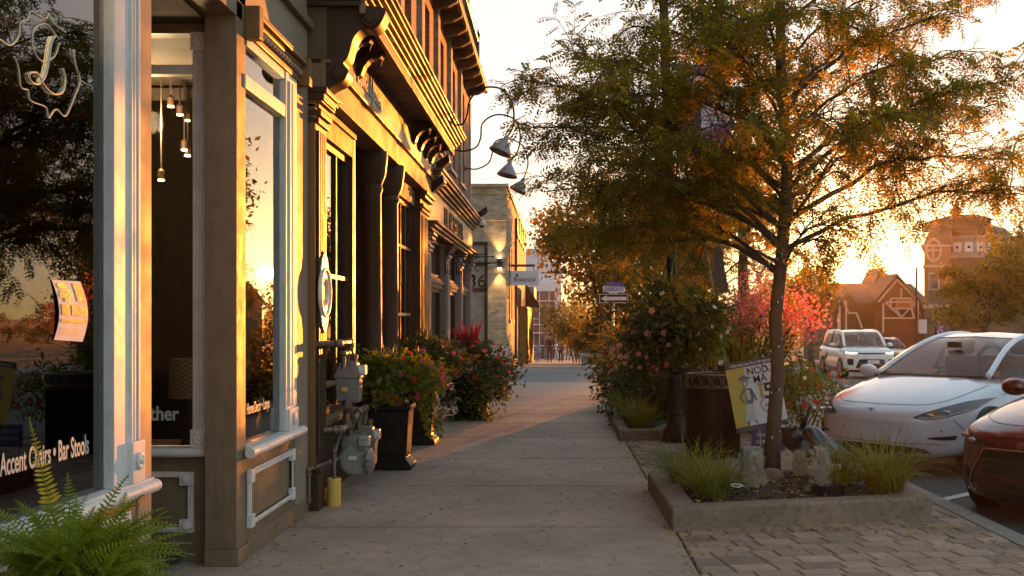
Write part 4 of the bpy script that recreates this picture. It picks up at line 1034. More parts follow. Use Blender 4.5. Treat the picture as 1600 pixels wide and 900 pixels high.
def bush(root, c, r, nleaf, leaf_l, leaf_w, mleaf, flowers=(), nclump=26, shell=0.6, clump_r=0.45, name='foliage'):
    """foliage and blossom parts of a flowering plant filling an ellipsoid"""
    c_, r_ = np.array(c, float), np.array(r, float)
    cc = rand_dirs(nclump, 0.25) * (shell + (1 - shell) * rng.random((nclump, 1)))
    P = cc[rng.integers(0, nclump, nleaf)] + rng.normal(size=(nleaf, 3)) * clump_r * 0.5
    out = unit(P + 1e-6)
    X = unit(out + rng.normal(size=P.shape) * 0.7); Z = unit(np.array([0, 0, 1.0]) + rng.normal(size=P.shape) * 0.5)
    pr, pf_ = diamond(leaf_l, leaf_w, 0.25)
    V, Fc = scatter(pr, pf_, c_ + P * r_, X, Z, rng.uniform(0.6, 1.3, nleaf))
    o = npmesh(name, V, Fc, M[mleaf], root, smooth=False)
    for (m, n, size, box_) in flowers:
        d = rand_dirs(n, 0.2)
        if box_ is not None:
            d = rand_dirs(n * 8, 0.0); s_ = (d * np.array(box_[0])).sum(1) > box_[1]; d = d[s_][:n]
        p = c_ + d * r_ * rng.uniform(0.9, 1.18, (len(d), 1))
        pr, pf_ = flower_proto(1.0)
        X = unit(d + rng.normal(size=d.shape) * 0.35 + np.array([0, -0.35, 0]))
        V, Fc = scatter(pr, pf_, p, X, rand_dirs(len(d), 1.0), size * rng.uniform(0.6, 1.2, len(d)))
        npmesh('blossom', V, Fc, M[m], root, smooth=False)
    return o

# ------------------------------------------------------------------ trees
T1 = (1.93, 10.1, 0.12)
def e1(px, py, dy=0.0): return tuple(at(px, py, 10.1 + dy))
limbs = []
for t0, px, py, dy in [
        (.36, 820, 125, .3), (.38, 835, 200, -.3), (.34, 850, 300, .9), (.46, 900, 90, .2), (.48, 960, 150, -.9), (.55, 985, 40, .6), (.62, 1010, -20, -.5), (.33, 930, 250, -1.2), (.30, 880, 370, 1.4), (.29, 1010, 330, 1.6), (.31, 1000, 380, .2), (.42, 870, 175, .7),
        (.33, 1590, 305, -.3), (.37, 1585, 250, .4), (.42, 1590, 125, -.2), (.45, 1530, 175, .8), (.5, 1480, 90, -.9), (.55, 1500, 20, .4), (.6, 1400, -20, 0), (.4, 1420, 240, 1.2), (.35, 1380, 180, -1.3), (.31, 1300, 385, 1.3), (.30, 1290, 350, -.9), (.52, 1330, 70, 1.3),
        (.65, 1150, -140, .9), (.7, 1300, -170, -.6), (.8, 1230, -260, .3), (.9, 1180, -300, -.3), (.75, 1060, -110, .2), (.72, 1400, -140, .5), (.6, 1180, 30, -1.6), (.45, 1130, 200, -1.5), (.5, 1240, 120, 1.8), (.4, 1120, 260, 1.7), (.55, 1080, 90, 1.2), (.46, 1300, 190, -1.6), (.36, 1200, 330, 1.9), (.66, 1460, -60, -.8), (.5, 1115, 55, -1.0), (.55, 1095, 20, -.6), (.45, 1085, 110, -1.3), (.42, 1050, 230, -.6), (.36, 950, 300, .3), (.33, 1050, 300, -.5)]:
    limbs.append((t0, e1(px, py, dy)))
limb_tree('honey_locust_tree', 'feathery honey locust in the kerbed bed with a light string round its trunk', T1, tuple(at(1245, -330, 10.1)), 0.068, limbs, sub_gap=0.105, sub_len=(0.62, 0.42), leaf_len=0.19, leaf_gap=0.044, npin=7, gaps=[(tuple(at(1118, 188, 8.3)), tuple(at(1118, 188, 12.2)), 0.22), (tuple(at(1095, 112, 8.8)), tuple(at(1095, 112, 12.2)), 0.09), (tuple(at(1300, 170, 8.5)), tuple(at(1300, 170, 12)), 0.13), (tuple(at(1265, 360, 8.5)), tuple(at(1265, 360, 12)), 0.16)])
T1o = bpy.data.objects['honey_locust_tree']
pts = [(1.93 + 0.09 * math.cos(a), 10.1 + 0.09 * math.sin(a), 0.2 + a * 0.062) for a in np.linspace(0, 34, 220)]
ls = MB().tube(pts, 0.0035, 4).build('light_string', M['black'], T1o)
b = MB()
for k in range(0, 220, 5): b.ball((1.93 + 0.10 * math.cos(34 * k / 219), 10.1 + 0.10 * math.sin(34 * k / 219), 0.2 + 34 * k / 219 * 0.062 + rnd.uniform(-.012, .012)), (0.006, 0.006, 0.013), 6, 5)
b.build('bulb', M['camera_white'], ls)
T2 = (xat(1083, 17.5), 17.5, 0.0)
limbs = []
for t0, px, py, dy in [(.5, 1010, 220, 0), (.6, 1050, 170, 1), (.7, 1120, 150, -.8), (.42, 1030, 290, 1.6), (.3, 1020, 430, -1.2), (.35, 1015, 350, -1.4), (.45, 1050, 300, 1.8), (.3, 1060, 410, 1.5), (.32, 1005, 385, .4),
                       (.3, 1180, 420, .4), (.34, 1230, 380, -.5), (.3, 1150, 360, 1.5), (.45, 1200, 300, .3), (.55, 1180, 230, -.6), (.28, 1120, 450, -1.0), (.4, 1120, 290, -1.6), (.3, 1050, 370, -1.8), (.38, 1090, 330, -.2)]:
    limbs.append((t0, tuple(at(px, py, 17.5 + dy))))
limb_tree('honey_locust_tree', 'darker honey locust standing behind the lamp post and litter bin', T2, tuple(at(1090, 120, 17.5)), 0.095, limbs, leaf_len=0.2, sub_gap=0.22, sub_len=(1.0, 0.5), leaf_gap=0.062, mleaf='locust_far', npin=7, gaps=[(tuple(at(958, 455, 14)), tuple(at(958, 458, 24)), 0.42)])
cloud_tree('street_tree', 'tall tree behind the pink flowers with its trunk against the glowing sky', tuple(at(1158, 520, 25.0)), tuple(at(1158, 290, 25.0)), (1.35, 1.3, 1.4), 3600, 0.17, 40, 'locust_far', 0.16)
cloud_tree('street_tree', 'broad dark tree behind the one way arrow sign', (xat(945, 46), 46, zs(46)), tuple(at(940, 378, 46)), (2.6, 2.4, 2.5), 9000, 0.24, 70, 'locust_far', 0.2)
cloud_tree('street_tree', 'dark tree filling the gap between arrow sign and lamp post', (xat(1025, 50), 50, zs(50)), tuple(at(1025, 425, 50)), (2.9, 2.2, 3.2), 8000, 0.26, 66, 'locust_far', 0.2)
cloud_tree('street_tree', 'sunlit golden tree between the pink flowers and the setting sun', (xat(1268, 62), 62, zr(62)), tuple(at(1268, 458, 62)), (1.35, 1.5, 1.5), 3400, 0.24, 36, 'gold_leaf', 0.2)
cloud_tree('street_tree', 'golden far tree spreading low beside the half timbered house', (xat(1222, 140), 140, zr(140)), tuple(at(1222, 472, 140)), (5.0, 3.5, 3.6), 4200, 0.5, 44, 'gold_leaf', 0.3)
cloud_tree('street_tree', 'large broad tree in front of the domed corner building', (xat(1535, 52), 52, zr(52)), tuple(at(1540, 440, 52)), (2.9, 2.2, 2.4), 9000, 0.22, 70, 'locust_far', 0.2,
           lobes=[(tuple(at(1530, 470, 52)), (2.5, 2, 1.5), .45), (tuple(at(1580, 425, 52)), (1.5, 1.6, 1.3), .35), (tuple(at(1490, 440, 51)), (1.0, 1.0, 0.8), .2)])
cloud_tree('street_tree', 'tree cut by the picture edge beside the domed corner building', (xat(1620, 58), 58, zr(58)), tuple(at(1615, 420, 58)), (2.4, 2.0, 3.0), 6000, 0.24, 60, 'locust_far', 0.2)
for k, (px, py, Yt, rx, rz, mm, lab) in enumerate([(905, 520, 66, 1.3, 0.9, 'gold_leaf', 'yellow green shrub beyond the three walkers'), (925, 490, 78, 1.6, 1.6, 'gold_leaf', 'taller golden shrub on the crest behind the yellow green one'), (880, 505, 86, 1.8, 1.5, 'shrub', 'dark green shrub beside the white glass building'), (935, 540, 52, 1.0, 1.0, 'gold_leaf', 'yellow shrub beside the stone bench'), (960, 520, 47, 1.1, 1.5, 'shrub', 'dark shrub at the foot of the dark tree')]):
    root = thing('shrub', lab, 'shrub', (xat(px, Yt), Yt, zs(Yt)), 0, 'shrubs beyond the side street')
    c = at(px, py, Yt); 
    bush(root, (c.x, c.y, c.z), (rx, 1.0, rz), 1600, 0.26, 0.14, mm, nclump=30)
    w_ = MB()
    for q in range(5): w_.tube([(c.x + rx * .12 * (q - 2), Yt, zs(Yt) - .05), (c.x + rx * .3 * (q - 2), Yt + .1, c.z)], [0.05, 0.015], 6)
    w_.build('stem', M['bark'], root)
# far tree line
P_ = []
V, Fc, k_ = [], [], 0
for k in range(70):
    x = -60 + k * 2.8; yv = 180 + rng.random() * 20
    if abs(x / yv * F + CX - 1330) < 60: continue
    (v_, f_), _ = cloud_leaves((x, yv, 0.6), (3.2, 2.5, 3.0 + rng.random() * 1.5), 14, 420, 0.7)
    V.append(v_); Fc.append(f_ + k_); k_ += len(v_)
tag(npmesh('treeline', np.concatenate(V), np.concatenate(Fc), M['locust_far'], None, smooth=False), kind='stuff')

# ------------------------------------------------------------------ the fern at the near left
fr = thing('fern', 'lush green fern with one upright yellow frond in front of the left display window', 'fern', (-1.86, 4.3, 0.0))
b = MB(); b.lathe([(0.13, 0), (0.15, 0.02), (0.20, 0.44), (0.215, 0.48), (0.19, 0.48), (0.18, 0.45), (0, 0.44)], (-1.86, 4.3, 0), 28)
b.build('pot', M['black'], fr, smooth=True)
def frond(c, tip, rise, n=26, w0=0.05, g=rng):
    c, tip = np.array(c, float), np.array(tip, float)
    mid = (c + tip) / 2 + np.array([0, 0, rise])
    t = np.linspace(0, 1, n)[:, None]
    p = (1 - t) ** 2 * c + 2 * t * (1 - t) * mid + t * t * tip
    d = unit(np.gradient(p, axis=0)); L = np.linalg.norm(tip - c) + rise
    upv = unit(np.array([0, 0, 1.0]) + g.normal(size=3) * 0.35 + np.array([0.2, -0.55, 0]))
    side = unit(np.cross(d, upv))
    tt = t[:, 0]; wv = w0 * np.clip(np.minimum(tt / 0.25 + 0.25, 1) * (1 - tt ** 2.2), 0.06, 1)
    return p, d, side, wv
PP, XX, ZZ, SS = [], [], [], []
rach = MB()
YP, YX, YZ, YS_ = [], [], [], []
def addf(p, d, side, wv, dst):
    for sg in (1, -1):
        x = unit(side * sg + d * 0.28 + rng.normal(size=p.shape) * 0.06)
        dst[0].append(p); dst[1].append(x); dst[2].append(unit(np.cross(d, side) + rng.normal(size=p.shape) * 0.12)); dst[3].append(wv * rng.uniform(0.85, 1.12, len(wv)))
fc0 = np.array([-1.86, 4.3, 0.50])
for k in range(170):
    a = rng.random() * 2 * math.pi; l = rng.uniform(0.22, 0.52); h = rng.uniform(-0.12, 0.40) * (1.15 - l)
    tip = fc0 + np.array([math.cos(a) * l, math.sin(a) * l * 0.8, h])
    f_ = frond(fc0 + rng.normal(size=3) * np.array([0.06, 0.06, 0.02]), tip, rng.uniform(0.06, 0.2), w0=rng.uniform(0.035, 0.055)); addf(*f_, (PP, XX, ZZ, SS)); rach.tube([tuple(q) for q in f_[0][::3]], 0.0022, 4, cap=False)
for px, py, dy in ((105, 735, 0), (205, 738, .1), (262, 792, .1), (308, 850, 0), (312, 868, .1), (298, 835, -.1), (275, 850, .1), (250, 815, 0), (150, 790, -.1), (60, 760, .1), (20, 780, 0), (230, 770, -.1), (285, 820, .15), (120, 770, .2)):
    f_ = frond(fc0, tuple(at(px, py, 4.3 + dy)), 0.12, w0=0.048); addf(*f_, (PP, XX, ZZ, SS)); rach.tube([tuple(q) for q in f_[0][::3]], 0.0025, 4, cap=False)
f_ = frond(fc0, tuple(at(45, 652, 4.3)), 0.0, n=40, w0=0.060); rach.tube([tuple(q) for q in f_[0][::3]], 0.0028, 4, cap=False)
kk = 20
addf(f_[0][:kk], f_[1][:kk], f_[2][:kk], f_[3][:kk], (PP, XX, ZZ, SS)); addf(f_[0][kk:], f_[1][kk:], f_[2][kk:], f_[3][kk:], (YP, YX, YZ, YS_))
pr, pf_ = np.array([[0, 0.10, 0], [0.5, 0.15, 0.02], [1, 0.03, -0.12], [0.5, -0.13, 0.02], [0, -0.10, 0]]), np.array([[0, 4, 3, 1], [3, 2, 2, 1]])
pr, pf_ = np.array([[0, 0.10, 0], [0.55, 0.15, 0.03], [1, 0.0, -0.12], [0.55, -0.13, 0.03], [0, -0.10, 0], [0.55, 0.01, 0.03]]), np.array([[0, 4, 3, 5], [0, 5, 1, 0], [5, 3, 2, 1]])
pr, pf_ = np.array([[0, 0.11, 0], [0.55, 0.15, 0.03], [1, 0.0, -0.12], [0.55, -0.13, 0.03], [0, -0.09, 0], [0.25, 0, 0.01]]), np.array([[0, 4, 3, 1], [1, 3, 2, 2]])
pf_ = np.array([[0, 4, 3, 1]]); pf2 = np.array([[1, 3, 2]])
pr = np.array([[0, 0.11, 0], [0.6, 0.16, 0.03], [1, 0.03, -0.10], [1, -0.03, -0.10], [0.6, -0.14, 0.03], [0, -0.09, 0]]); pf_ = np.array([[0, 5, 4, 1], [1, 4, 3, 2]])
V, Fc = scatter(pr, pf_, np.concatenate(PP), np.concatenate(XX), np.concatenate(ZZ), np.concatenate(SS)); npmesh('fronds', V, Fc, M['fern'], fr, smooth=False)
V, Fc = scatter(pr, pf_, np.concatenate(YP), np.concatenate(YX), np.concatenate(YZ), np.concatenate(YS_)); npmesh('yellow_frond', V, Fc, M['fern_y'], fr, smooth=False)
rach.build('stem', M['fern'], fr)

# ------------------------------------------------------------------ planters along the shopfronts
def urn(root, x, y, h, w0, w1):
    """square tapering pot on a flared foot"""
    b = MB()
    def sq(hw, z): return [(x - hw, y - hw, z), (x + hw, y - hw, z), (x + hw, y + hw, z), (x - hw, y + hw, z)]
    rows = [sq(w0 * 1.18, 0.0), sq(w0 * 1.18, 0.05), sq(w0 * 1.0, 0.085), sq(w0 * 0.86, 0.12), sq(w0 * 0.92, 0.16), sq(w1, h - 0.06), sq(w1 * 1.1, h - 0.045), sq(w1 * 1.1, h), sq(w1 * 0.95, h), sq(w1 * 0.9, h - 0.05)]
    b.grid(rows, closed=True); n = len(b.v); b.f.append((n - 4, n - 3, n - 2, n - 1)); b.f.append((3, 2, 1, 0))
    b.build('pot', M['black'], root, bevel=0.008)
pl = thing('flower_planter', 'black square pedestal planter of lime green leaves and pink petunias beside the gas meters', 'planter', (-1.72, 11.62, 0), 0, 'flower planters along the shopfronts')
urn(pl, -1.72, 11.62, 0.66, 0.2, 0.21)
bush(pl, (-1.62, 11.62, 0.92), (0.42, 0.38, 0.26), 1500, 0.085, 0.05, 'lime', [('f_pink', 9, 0.042, ((1, -.3, 0), .3)), ('f_red', 7, 0.04, ((.6, -.6, .3), .2)), ('f_magenta', 5, 0.045, ((1, -.3, -.2), .5)), ('f_white', 2, 0.035, None)], nclump=30)
b = MB(); PT, XT = [], []
for k in range(9):
    a = smooth_line([(-1.5 + 0.03 * k, 11.5 - 0.02 * k, 0.80), (-1.42 + 0.02 * k, 11.4, 0.72), (-1.38 + 0.025 * k, 11.36, 0.62 - 0.04 * (k % 4)), (-1.34 + 0.02 * k, 11.34, 0.5 - 0.05 * (k % 4))], 5)
    b.tube(a, 0.003, 4); PT += [tuple(p) for p in a[3:]]; XT += [(rng.normal(), rng.normal(), -0.8) for _ in a[3:]]
b.build('stem', M['lime'], pl)
pr, pf_ = diamond(0.065, 0.042, 0.2)
V, Fc = scatter(pr, pf_, PT, XT, rand_dirs(len(PT), .3), rng.uniform(.6, 1.2, len(PT))); npmesh('trailing_foliage', V, Fc, M['lime'], pl, smooth=False)
pl = thing('flower_planter', 'black pedestal planter with trailing greenery, second from the gas meters', 'planter', (-1.72, 13.85, 0), 0, 'flower planters along the shopfronts')
urn(pl, -1.72, 13.85, 0.66, 0.2, 0.21)
bush(pl, (-1.68, 13.85, 0.95), (0.46, 0.40, 0.30), 1500, 0.085, 0.05, 'shrub', [('f_pink', 14, 0.04, ((1, -.3, 0), .1)), ('f_magenta', 6, 0.045, ((1, -.5, 0), .4)), ('f_coral', 7, 0.04, None)], nclump=30)
pl = thing('flower_planter', 'overflowing planter of red flowers and red spiky leaves by the grey mauve pilasters', 'planter', (-1.30, 17.4, 0), 0, 'flower planters along the shopfronts')
urn(pl, -1.30, 17.4, 0.62, 0.24, 0.28)
bush(pl, (-1.28, 17.3, 0.72), (0.62, 0.5, 0.42), 3200, 0.075, 0.045, 'shrub', [('f_red', 60, 0.04, ((.3, -.7, .2), .0)), ('f_coral', 16, 0.04, ((.6, -.6, 0), .1)), ('f_white', 5, 0.04, ((.6, -.6, 0), .1))], nclump=50)
bush(pl, (-1.02, 17.0, 0.30), (0.34, 0.34, 0.34), 1100, 0.06, 0.04, 'lime', nclump=18, name='trailing_foliage')
bush(pl, (-1.45, 17.05, 0.22), (0.36, 0.26, 0.26), 800, 0.06, 0.04, 'shrub', nclump=18, name='trailing_foliage')
vs_, fs_ = [], []
for k in range(34):
    a = rng.random() * 2 * math.pi; l = rng.uniform(0.3, 0.62); lean = rng.uniform(0.1, 0.75)
    d = np.array([math.cos(a) * lean, math.sin(a) * lean, 1.0]); d /= np.linalg.norm(d); s_ = unit(np.cross(d, rng.normal(size=3))); p0 = np.array([-1.34, 17.35, 1.0])
    n0 = len(vs_)
    for i in range(6):
        t = i / 5; w_ = 0.032 * math.sin(math.pi * min(0.95, 0.15 + t * 0.85)); p = p0 + d * l * t - np.array([0, 0, 1]) * lean * 0.22 * t * t * l
        vs_ += [p + s_ * w_, p - s_ * w_]
    fs_ += [[n0 + 2 * i, n0 + 2 * i + 1, n0 + 2 * i + 3, n0 + 2 * i + 2] for i in range(5)]
npmesh('spiky_leaf', np.array(vs_), np.array(fs_), M['redleaf'], pl)
# ------------------------------------------------------------------ gas meters, pipes and the yellow sleeve
gp = thing('gas_piping', 'grey gas pipes rising between the shopfronts above the meters', 'pipes', (-1.9, 9.6, 0))
b = MB()
def pipe(pts, r=0.022):
    b.tube([Vector(p) for p in pts], r, 10)
    for p in pts[1:-1]: b.ball(p, r * 1.45, 10, 8)
    for a, c in zip(pts[:-1], pts[1:]):
        a, c = Vector(a), Vector(c); d = (c - a).normalized()
        if (c - a).length > 0.14:
            for q in (a + d * 0.035, c - d * 0.035): b.tube([q - d * 0.016, q + d * 0.016], r * 1.35, 10)
GX = -1.80
pipe([(-1.99, 9.02, 1.34), (GX, 9.25, 1.34), (GX, 9.78, 1.34), (GX, 9.78, 1.16)], 0.026)
pipe([(GX, 9.45, 1.12), (GX, 9.45, 1.25), (GX, 9.66, 1.25), (GX, 9.66, 1.15)], 0.02)
pipe([(-1.99, 9.25, 0.62), (GX, 9.3, 0.62), (GX, 9.75, 0.62), (GX, 9.75, 0.5)], 0.03)
pipe([(GX + .02, 9.55, 0.80), (GX + .02, 9.75, 0.66), (GX + .02, 10.05, 0.70), (GX + .02, 10.05, 0.55)], 0.03)
pipe([(GX, 9.75, 0.62), (GX, 10.2, 0.70), (GX, 10.5, 0.70), (GX, 10.5, 0.56)], 0.028)
pipe([(-1.98, 8.93, 0.07), (-1.98, 8.93, 0.34), (GX - .04, 9.5, 0.36)], 0.02)
pipe([(-1.84, 9.25, 0.0), (-1.84, 9.25, 0.45), (-1.84, 9.6, 0.62)], 0.018)
pipe([(GX, 9.6, 0.85), (GX, 9.6, 0.62)], 0.03)
b.build('pipe', M['pipe'], gp, smooth=True, angle=50)
def meter(x, y, z0, label, rnd_=False, s=1.0):
    t_ = thing('gas_meter', label, 'gas meter', (x, y, z0), 0, 'gas meters beside the brown shopfront')
    if rnd_:
        MB().lathe([(0.125, -0.09), (0.145, -0.07), (0.15, 0.0), (0.145, 0.07), (0.125, 0.09)], (x, y, z0 + 0.15), 28, (0.25, -1, 0)).build('meter_body', M['meter'], t_, smooth=True, bevel=0.008)
        MB().box(x - 0.11, x + 0.11, y - 0.085, y + 0.085, z0 + 0.22, z0 + 0.36).build('meter_cover', M['meter'], t_, bevel=0.03)
        MB().box(x + 0.05, x + 0.15, y - 0.11, y - 0.02, z0 + 0.27, z0 + 0.36).build('index_box', M['steel'], t_, bevel=0.01)
        MB().box(x - 0.03, x + 0.04, y - 0.102, y - 0.094, z0 + 0.155, z0 + 0.185).build('label_plate', M['white'], t_)
        for a in np.linspace(0, 5.6, 8): MB().lathe([(.011, 0), (.011, .012), (0, .014)], (x + .02 + .125 * math.cos(a) * .97, y - .088 - .03 * math.cos(a), z0 + .15 + .125 * math.sin(a)), 6, (0.25, -1, 0)).build('bolt', M['pipe'], t_)
        MB().lathe([(0.11, 0), (0.118, 0.03), (0.09, 0.05), (0, 0.052)], (x + 0.11, y + 0.01, z0 + 0.13), 22, (1, -0.15, 0)).build('diaphragm_cover', M['meter'], t_, smooth=True)
    else:
        b = MB(); b.grid([[(x + sx * hw, y + sy * hw * 0.8, z0 + z) for sx, sy in ((-1, -1), (1, -1), (1, 1), (-1, 1))] for hw, z in ((0.085 * s, 0), (0.095 * s, 0.02), (0.105 * s, 0.21 * s), (0.115 * s, 0.215 * s), (0.115 * s, 0.24 * s), (0.10 * s, 0.26 * s), (0.075 * s, 0.34 * s), (0.05 * s, 0.36 * s))], closed=True)
        n = len(b.v); b.f.append((n - 4, n - 3, n - 2, n - 1)); b.f.append((3, 2, 1, 0))
        b.build('meter_body', M['meter'], t_, bevel=0.012)
        MB().box(x + 0.055, x + 0.145, y - 0.05, y + 0.05, z0 + 0.235 * s, z0 + 0.325 * s).build('index_box', M['steel'], t_, bevel=0.01)
        MB().lathe([(.036, 0), (.036, .006), (0, .007)], (x + 0.1, y - .05, z0 + .28 * s), 18, (0, -1, 0)).build('dial', M['white'], t_)
        MB().box(x - .05, x + .0, y - .095 * s, y - .083 * s, z0 + .1, z0 + .135).build('label_plate', M['yellow'], t_)
        for sx in (-0.045, 0.045): MB().lathe([(0.022, 0.33 * s), (0.022, 0.38 * s), (0.03, 0.38 * s), (0.03, 0.41 * s)], (x + sx, y, z0), 12).build('union_nut', M['pipe'], t_, smooth=True)
meter(GX, 9.72, 0.82, 'uppermost grey gas meter on the wall pipes')
meter(GX + 0.03, 9.78, 0.17, 'rounded grey gas meter hanging just above the yellow sleeve', True)
meter(GX + 0.0, 10.5, 0.17, 'grey gas meter nearest the black planter', False, 1.05)
ys = MB(); ys.lathe([(0.056, 0.0), (0.058, 0.01), (0.058, 0.225), (0.05, 0.23), (0.045, 0.22), (0.0, 0.215)], (-1.84, 9.25, 0), 24)
ys = tag(ys.build('pipe_sleeve', M['yellow'], None, smooth=True), 'short yellow plastic sleeve round the pipe at pavement level', 'pipe sleeve')

# ------------------------------------------------------------------ tree beds
def bed(name, label, q, wd, h, mulch=True):
    """q: corner points counter clockwise on the ground; a kerb ring with soil inside"""
    root = thing(name, label, 'planting bed', (sum(p[0] for p in q) / 4, sum(p[1] for p in q) / 4, 0))
    c = Vector((sum(p[0] for p in q) / 4, sum(p[1] for p in q) / 4, 0))
    Q = [Vector((p[0], p[1], 0)) for p in q]
    def inset(d):
        out = []
        for i in range(4):
            a, b_, e = Q[i - 1], Q[i], Q[(i + 1) % 4]
            n1 = Vector((-(b_ - a).y, (b_ - a).x, 0)).normalized(); n2 = Vector((-(e - b_).y, (e - b_).x, 0)).normalized()
            k = (n1 + n2); out.append(b_ + k * d / (1 + n1.dot(n2)))
        return out
    b = MB(); I = inset(wd)
    def up(P, z): return [Vector((p.x, p.y, z)) for p in P]
    b.grid([up(Q, -0.03), up(Q, h), up(I, h), up(I, -0.03), up(Q, -0.03)], closed=True)
    b.build('kerb_ring', M['bedstone'], root, bevel=0.022, seg=3)
    n = 26; rows = []
    for i in range(n):
        r_ = []
        for j in range(n):
            u, v_ = i / (n - 1), j / (n - 1)
            p = (I[0] * (1 - u) + I[1] * u) * (1 - v_) + (I[3] * (1 - u) + I[2] * u) * v_
            r_.append((p.x, p.y, h - 0.045 + rnd.uniform(-0.012, 0.014) + 0.05 * math.sin(math.pi * u) * math.sin(math.pi * v_)))
        rows.append(r_)
    b = MB(); b.grid(rows); b.build('soil', M['soil'], root)
    return root, I
bed1, BI = bed('tree_bed', 'nearest raised bed with a worn concrete kerb round the locust trunk', [(0.84, 8.15), (2.92, 8.70), (2.9, 10.75), (0.82, 10.1)], 0.2, 0.165)
bed2, BI2 = bed('tree_bed', 'second raised bed with grass beside the lamp post', [(0.78, 14.15), (1.3, 14.2), (2.6, 17.9), (0.80, 18.2)], 0.14, 0.14)
# bark chips and leaves in the bed, fallen leaves on the ground
def litter(name, pts, size, m, kind='stuff', tilt=0.35):
    P = np.array(pts); n = len(P)
    X = rng.normal(size=(n, 3)); X[:, 2] *= tilt * 0.5; Z = np.array([0, 0, 1.0]) + rng.normal(size=(n, 3)) * tilt
    pr, pf_ = diamond(1.0, 0.55, 0.25)
    V, Fc = scatter(pr, pf_, P, X, Z, size * rng.uniform(0.5, 1.4, n))
    return tag(npmesh(name, V, Fc, M[m], None, smooth=False), kind=kind)
M['litter'] = leaf_mat('fallen_leaf', (0.42, 0.26, 0.07), (0.55, 0.36, 0.10), (0.26, 0.14, 0.05), 0.15, 16)
M['chip'] = mat('bark_chip', (0.10, 0.055, 0.03), 0.9, var=0.6, scale=40)
pts = []
for k in range(1500):
    u, v_ = rng.random(2); p = (BI[0] * (1 - u) + BI[1] * u) * (1 - v_) + (BI[3] * (1 - u) + BI[2] * u) * v_
    pts.append((p.x, p.y, 0.135 + 0.05 * math.sin(math.pi * u) * math.sin(math.pi * v_)))
litter('bark_chips', pts, 0.04, 'chip', tilt=0.6)
pts = [(0.86 + rng.normal() * 0.05 + (0.05 if rng.random() < .5 else -0.02), rng.uniform(5.5, 16), 0.004) for _ in range(650)]
pts += [(0.8 + rng.random() * 2.2, 8.1 + 0.27 * rng.random() * 2 - abs(rng.normal()) * 0.12, 0.005) for _ in range(420)]
pts += [(rng.uniform(-1.9, 0.86), rng.uniform(5.5, 20), 0.004) for _ in range(1100)]
pts += [(-1.97 + abs(rng.normal()) * 0.08, rng.uniform(6.8, 16), 0.004) for _ in range(260)]
pts += [(rng.uniform(0.9, KX), rng.uniform(5.5, 16), 0.005) for _ in range(520)]
for k in range(500):
    u, v_ = rng.random(2); p = (BI[0] * (1 - u) + BI[1] * u) * (1 - v_) + (BI[3] * (1 - u) + BI[2] * u) * v_
    pts.append((p.x, p.y, 0.15 + 0.05 * math.sin(math.pi * u) * math.sin(math.pi * v_)))
pts = [p for p in pts if not (0.82 < p[0] < 2.95 and p[1] > 8.12 + (p[0] - .84) * .27 and p[1] < 10.7 and p[2] < 0.1)]
litter('fallen_leaves', pts, 0.031, 'litter')
# grass clumps and plants in the bed
grass_clump('grass_clump', 'arching grass clump in the near left corner of the bed', (1.22, 8.85, 0.13), 230, 0.47, 0.6, seed=1, group='grass clumps in the nearest bed')
grass_clump('grass_clump', 'darker grass clump at the back left edge of the bed', (1.10, 9.45, 0.13), 230, 0.5, 0.6, seed=2, group='grass clumps in the nearest bed')
grass_clump('grass_clump', 'largest bright grass clump spilling over the right end of the bed', (2.66, 9.05, 0.13), 300, 0.62, 0.62, seed=3, group='grass clumps in the nearest bed')
grass_clump('grass_clump', 'thin grass clump between the dark bundle and the largest clump', (2.42, 9.55, 0.13), 120, 0.55, 0.5, seed=4, group='grass clumps in the nearest bed')
grass_clump('grass_clump', 'low grass clump in the second bed left of the lamp post', (1.10, 14.9, 0.11), 260, 0.45, 0.6, seed=5)
grass_clump('grass_clump', 'shaggy grass clump in the second bed behind the lamp post', (1.05, 15.7, 0.11), 260, 0.55, 0.5, seed=6)
def dusty(x, y, h, label, n=210):
    t_ = thing('dusty_miller', label, 'plant', (x, y, 0.13), 0, 'silver leaved plants in the nearest bed')
    a = rng.random(n) * 2 * math.pi; r = rng.random(n) ** 0.6 * h * 0.27; z = rng.random(n) * h
    P = np.stack([x + r * np.cos(a) * (1 - z / h * .5), y + r * np.sin(a) * (1 - z / h * .5), 0.13 + z], 1)
    X = np.stack([np.cos(a) * .7, np.sin(a) * .7, 0.7 + rng.random(n)], 1)
    vs_, fs_ = diamond(1.0, 0.13, 0.2)
    v2, f2 = [vs_], [fs_]
    for s in (1, -1):
        for k in range(3):
            q = vs_ * 0.45; c_, s_ = math.cos(0.9 * s), math.sin(0.9 * s)
            q = np.stack([q[:, 0] * c_ - q[:, 1] * s_, q[:, 0] * s_ + q[:, 1] * c_, q[:, 2]], 1) + np.array([0.25 + 0.2 * k, 0, 0]); v2.append(q); f2.append(fs_ + 4 * len(f2))
    V, Fc = scatter(np.concatenate(v2), np.concatenate(f2), P, X, rand_dirs(n), 0.065 * rng.uniform(.6, 1.2, n)); npmesh('foliage', V, Fc, M['silver'], t_, smooth=False)
    b = MB()
    for k in range(6): b.tube([(x, y, 0.1), (x + rng.normal() * .05, y + rng.normal() * .05, 0.13 + h * .8)], [0.006, 0.003], 5)
    b.build('stem', M['silver'], t_)
dusty(1.62, 9.15, 0.30, 'silver leaved plant drooping left of the outlet box rock'); dusty(2.13, 9.05, 0.34, 'tall silver leaved plant rising from the black plant tray'); dusty(2.12, 9.75, 0.22, 'small silver leaved plant just right of the trunk'); dusty(1.42, 9.4, 0.2, 'low silver leaved plant between the grass and the outlet box', 110)
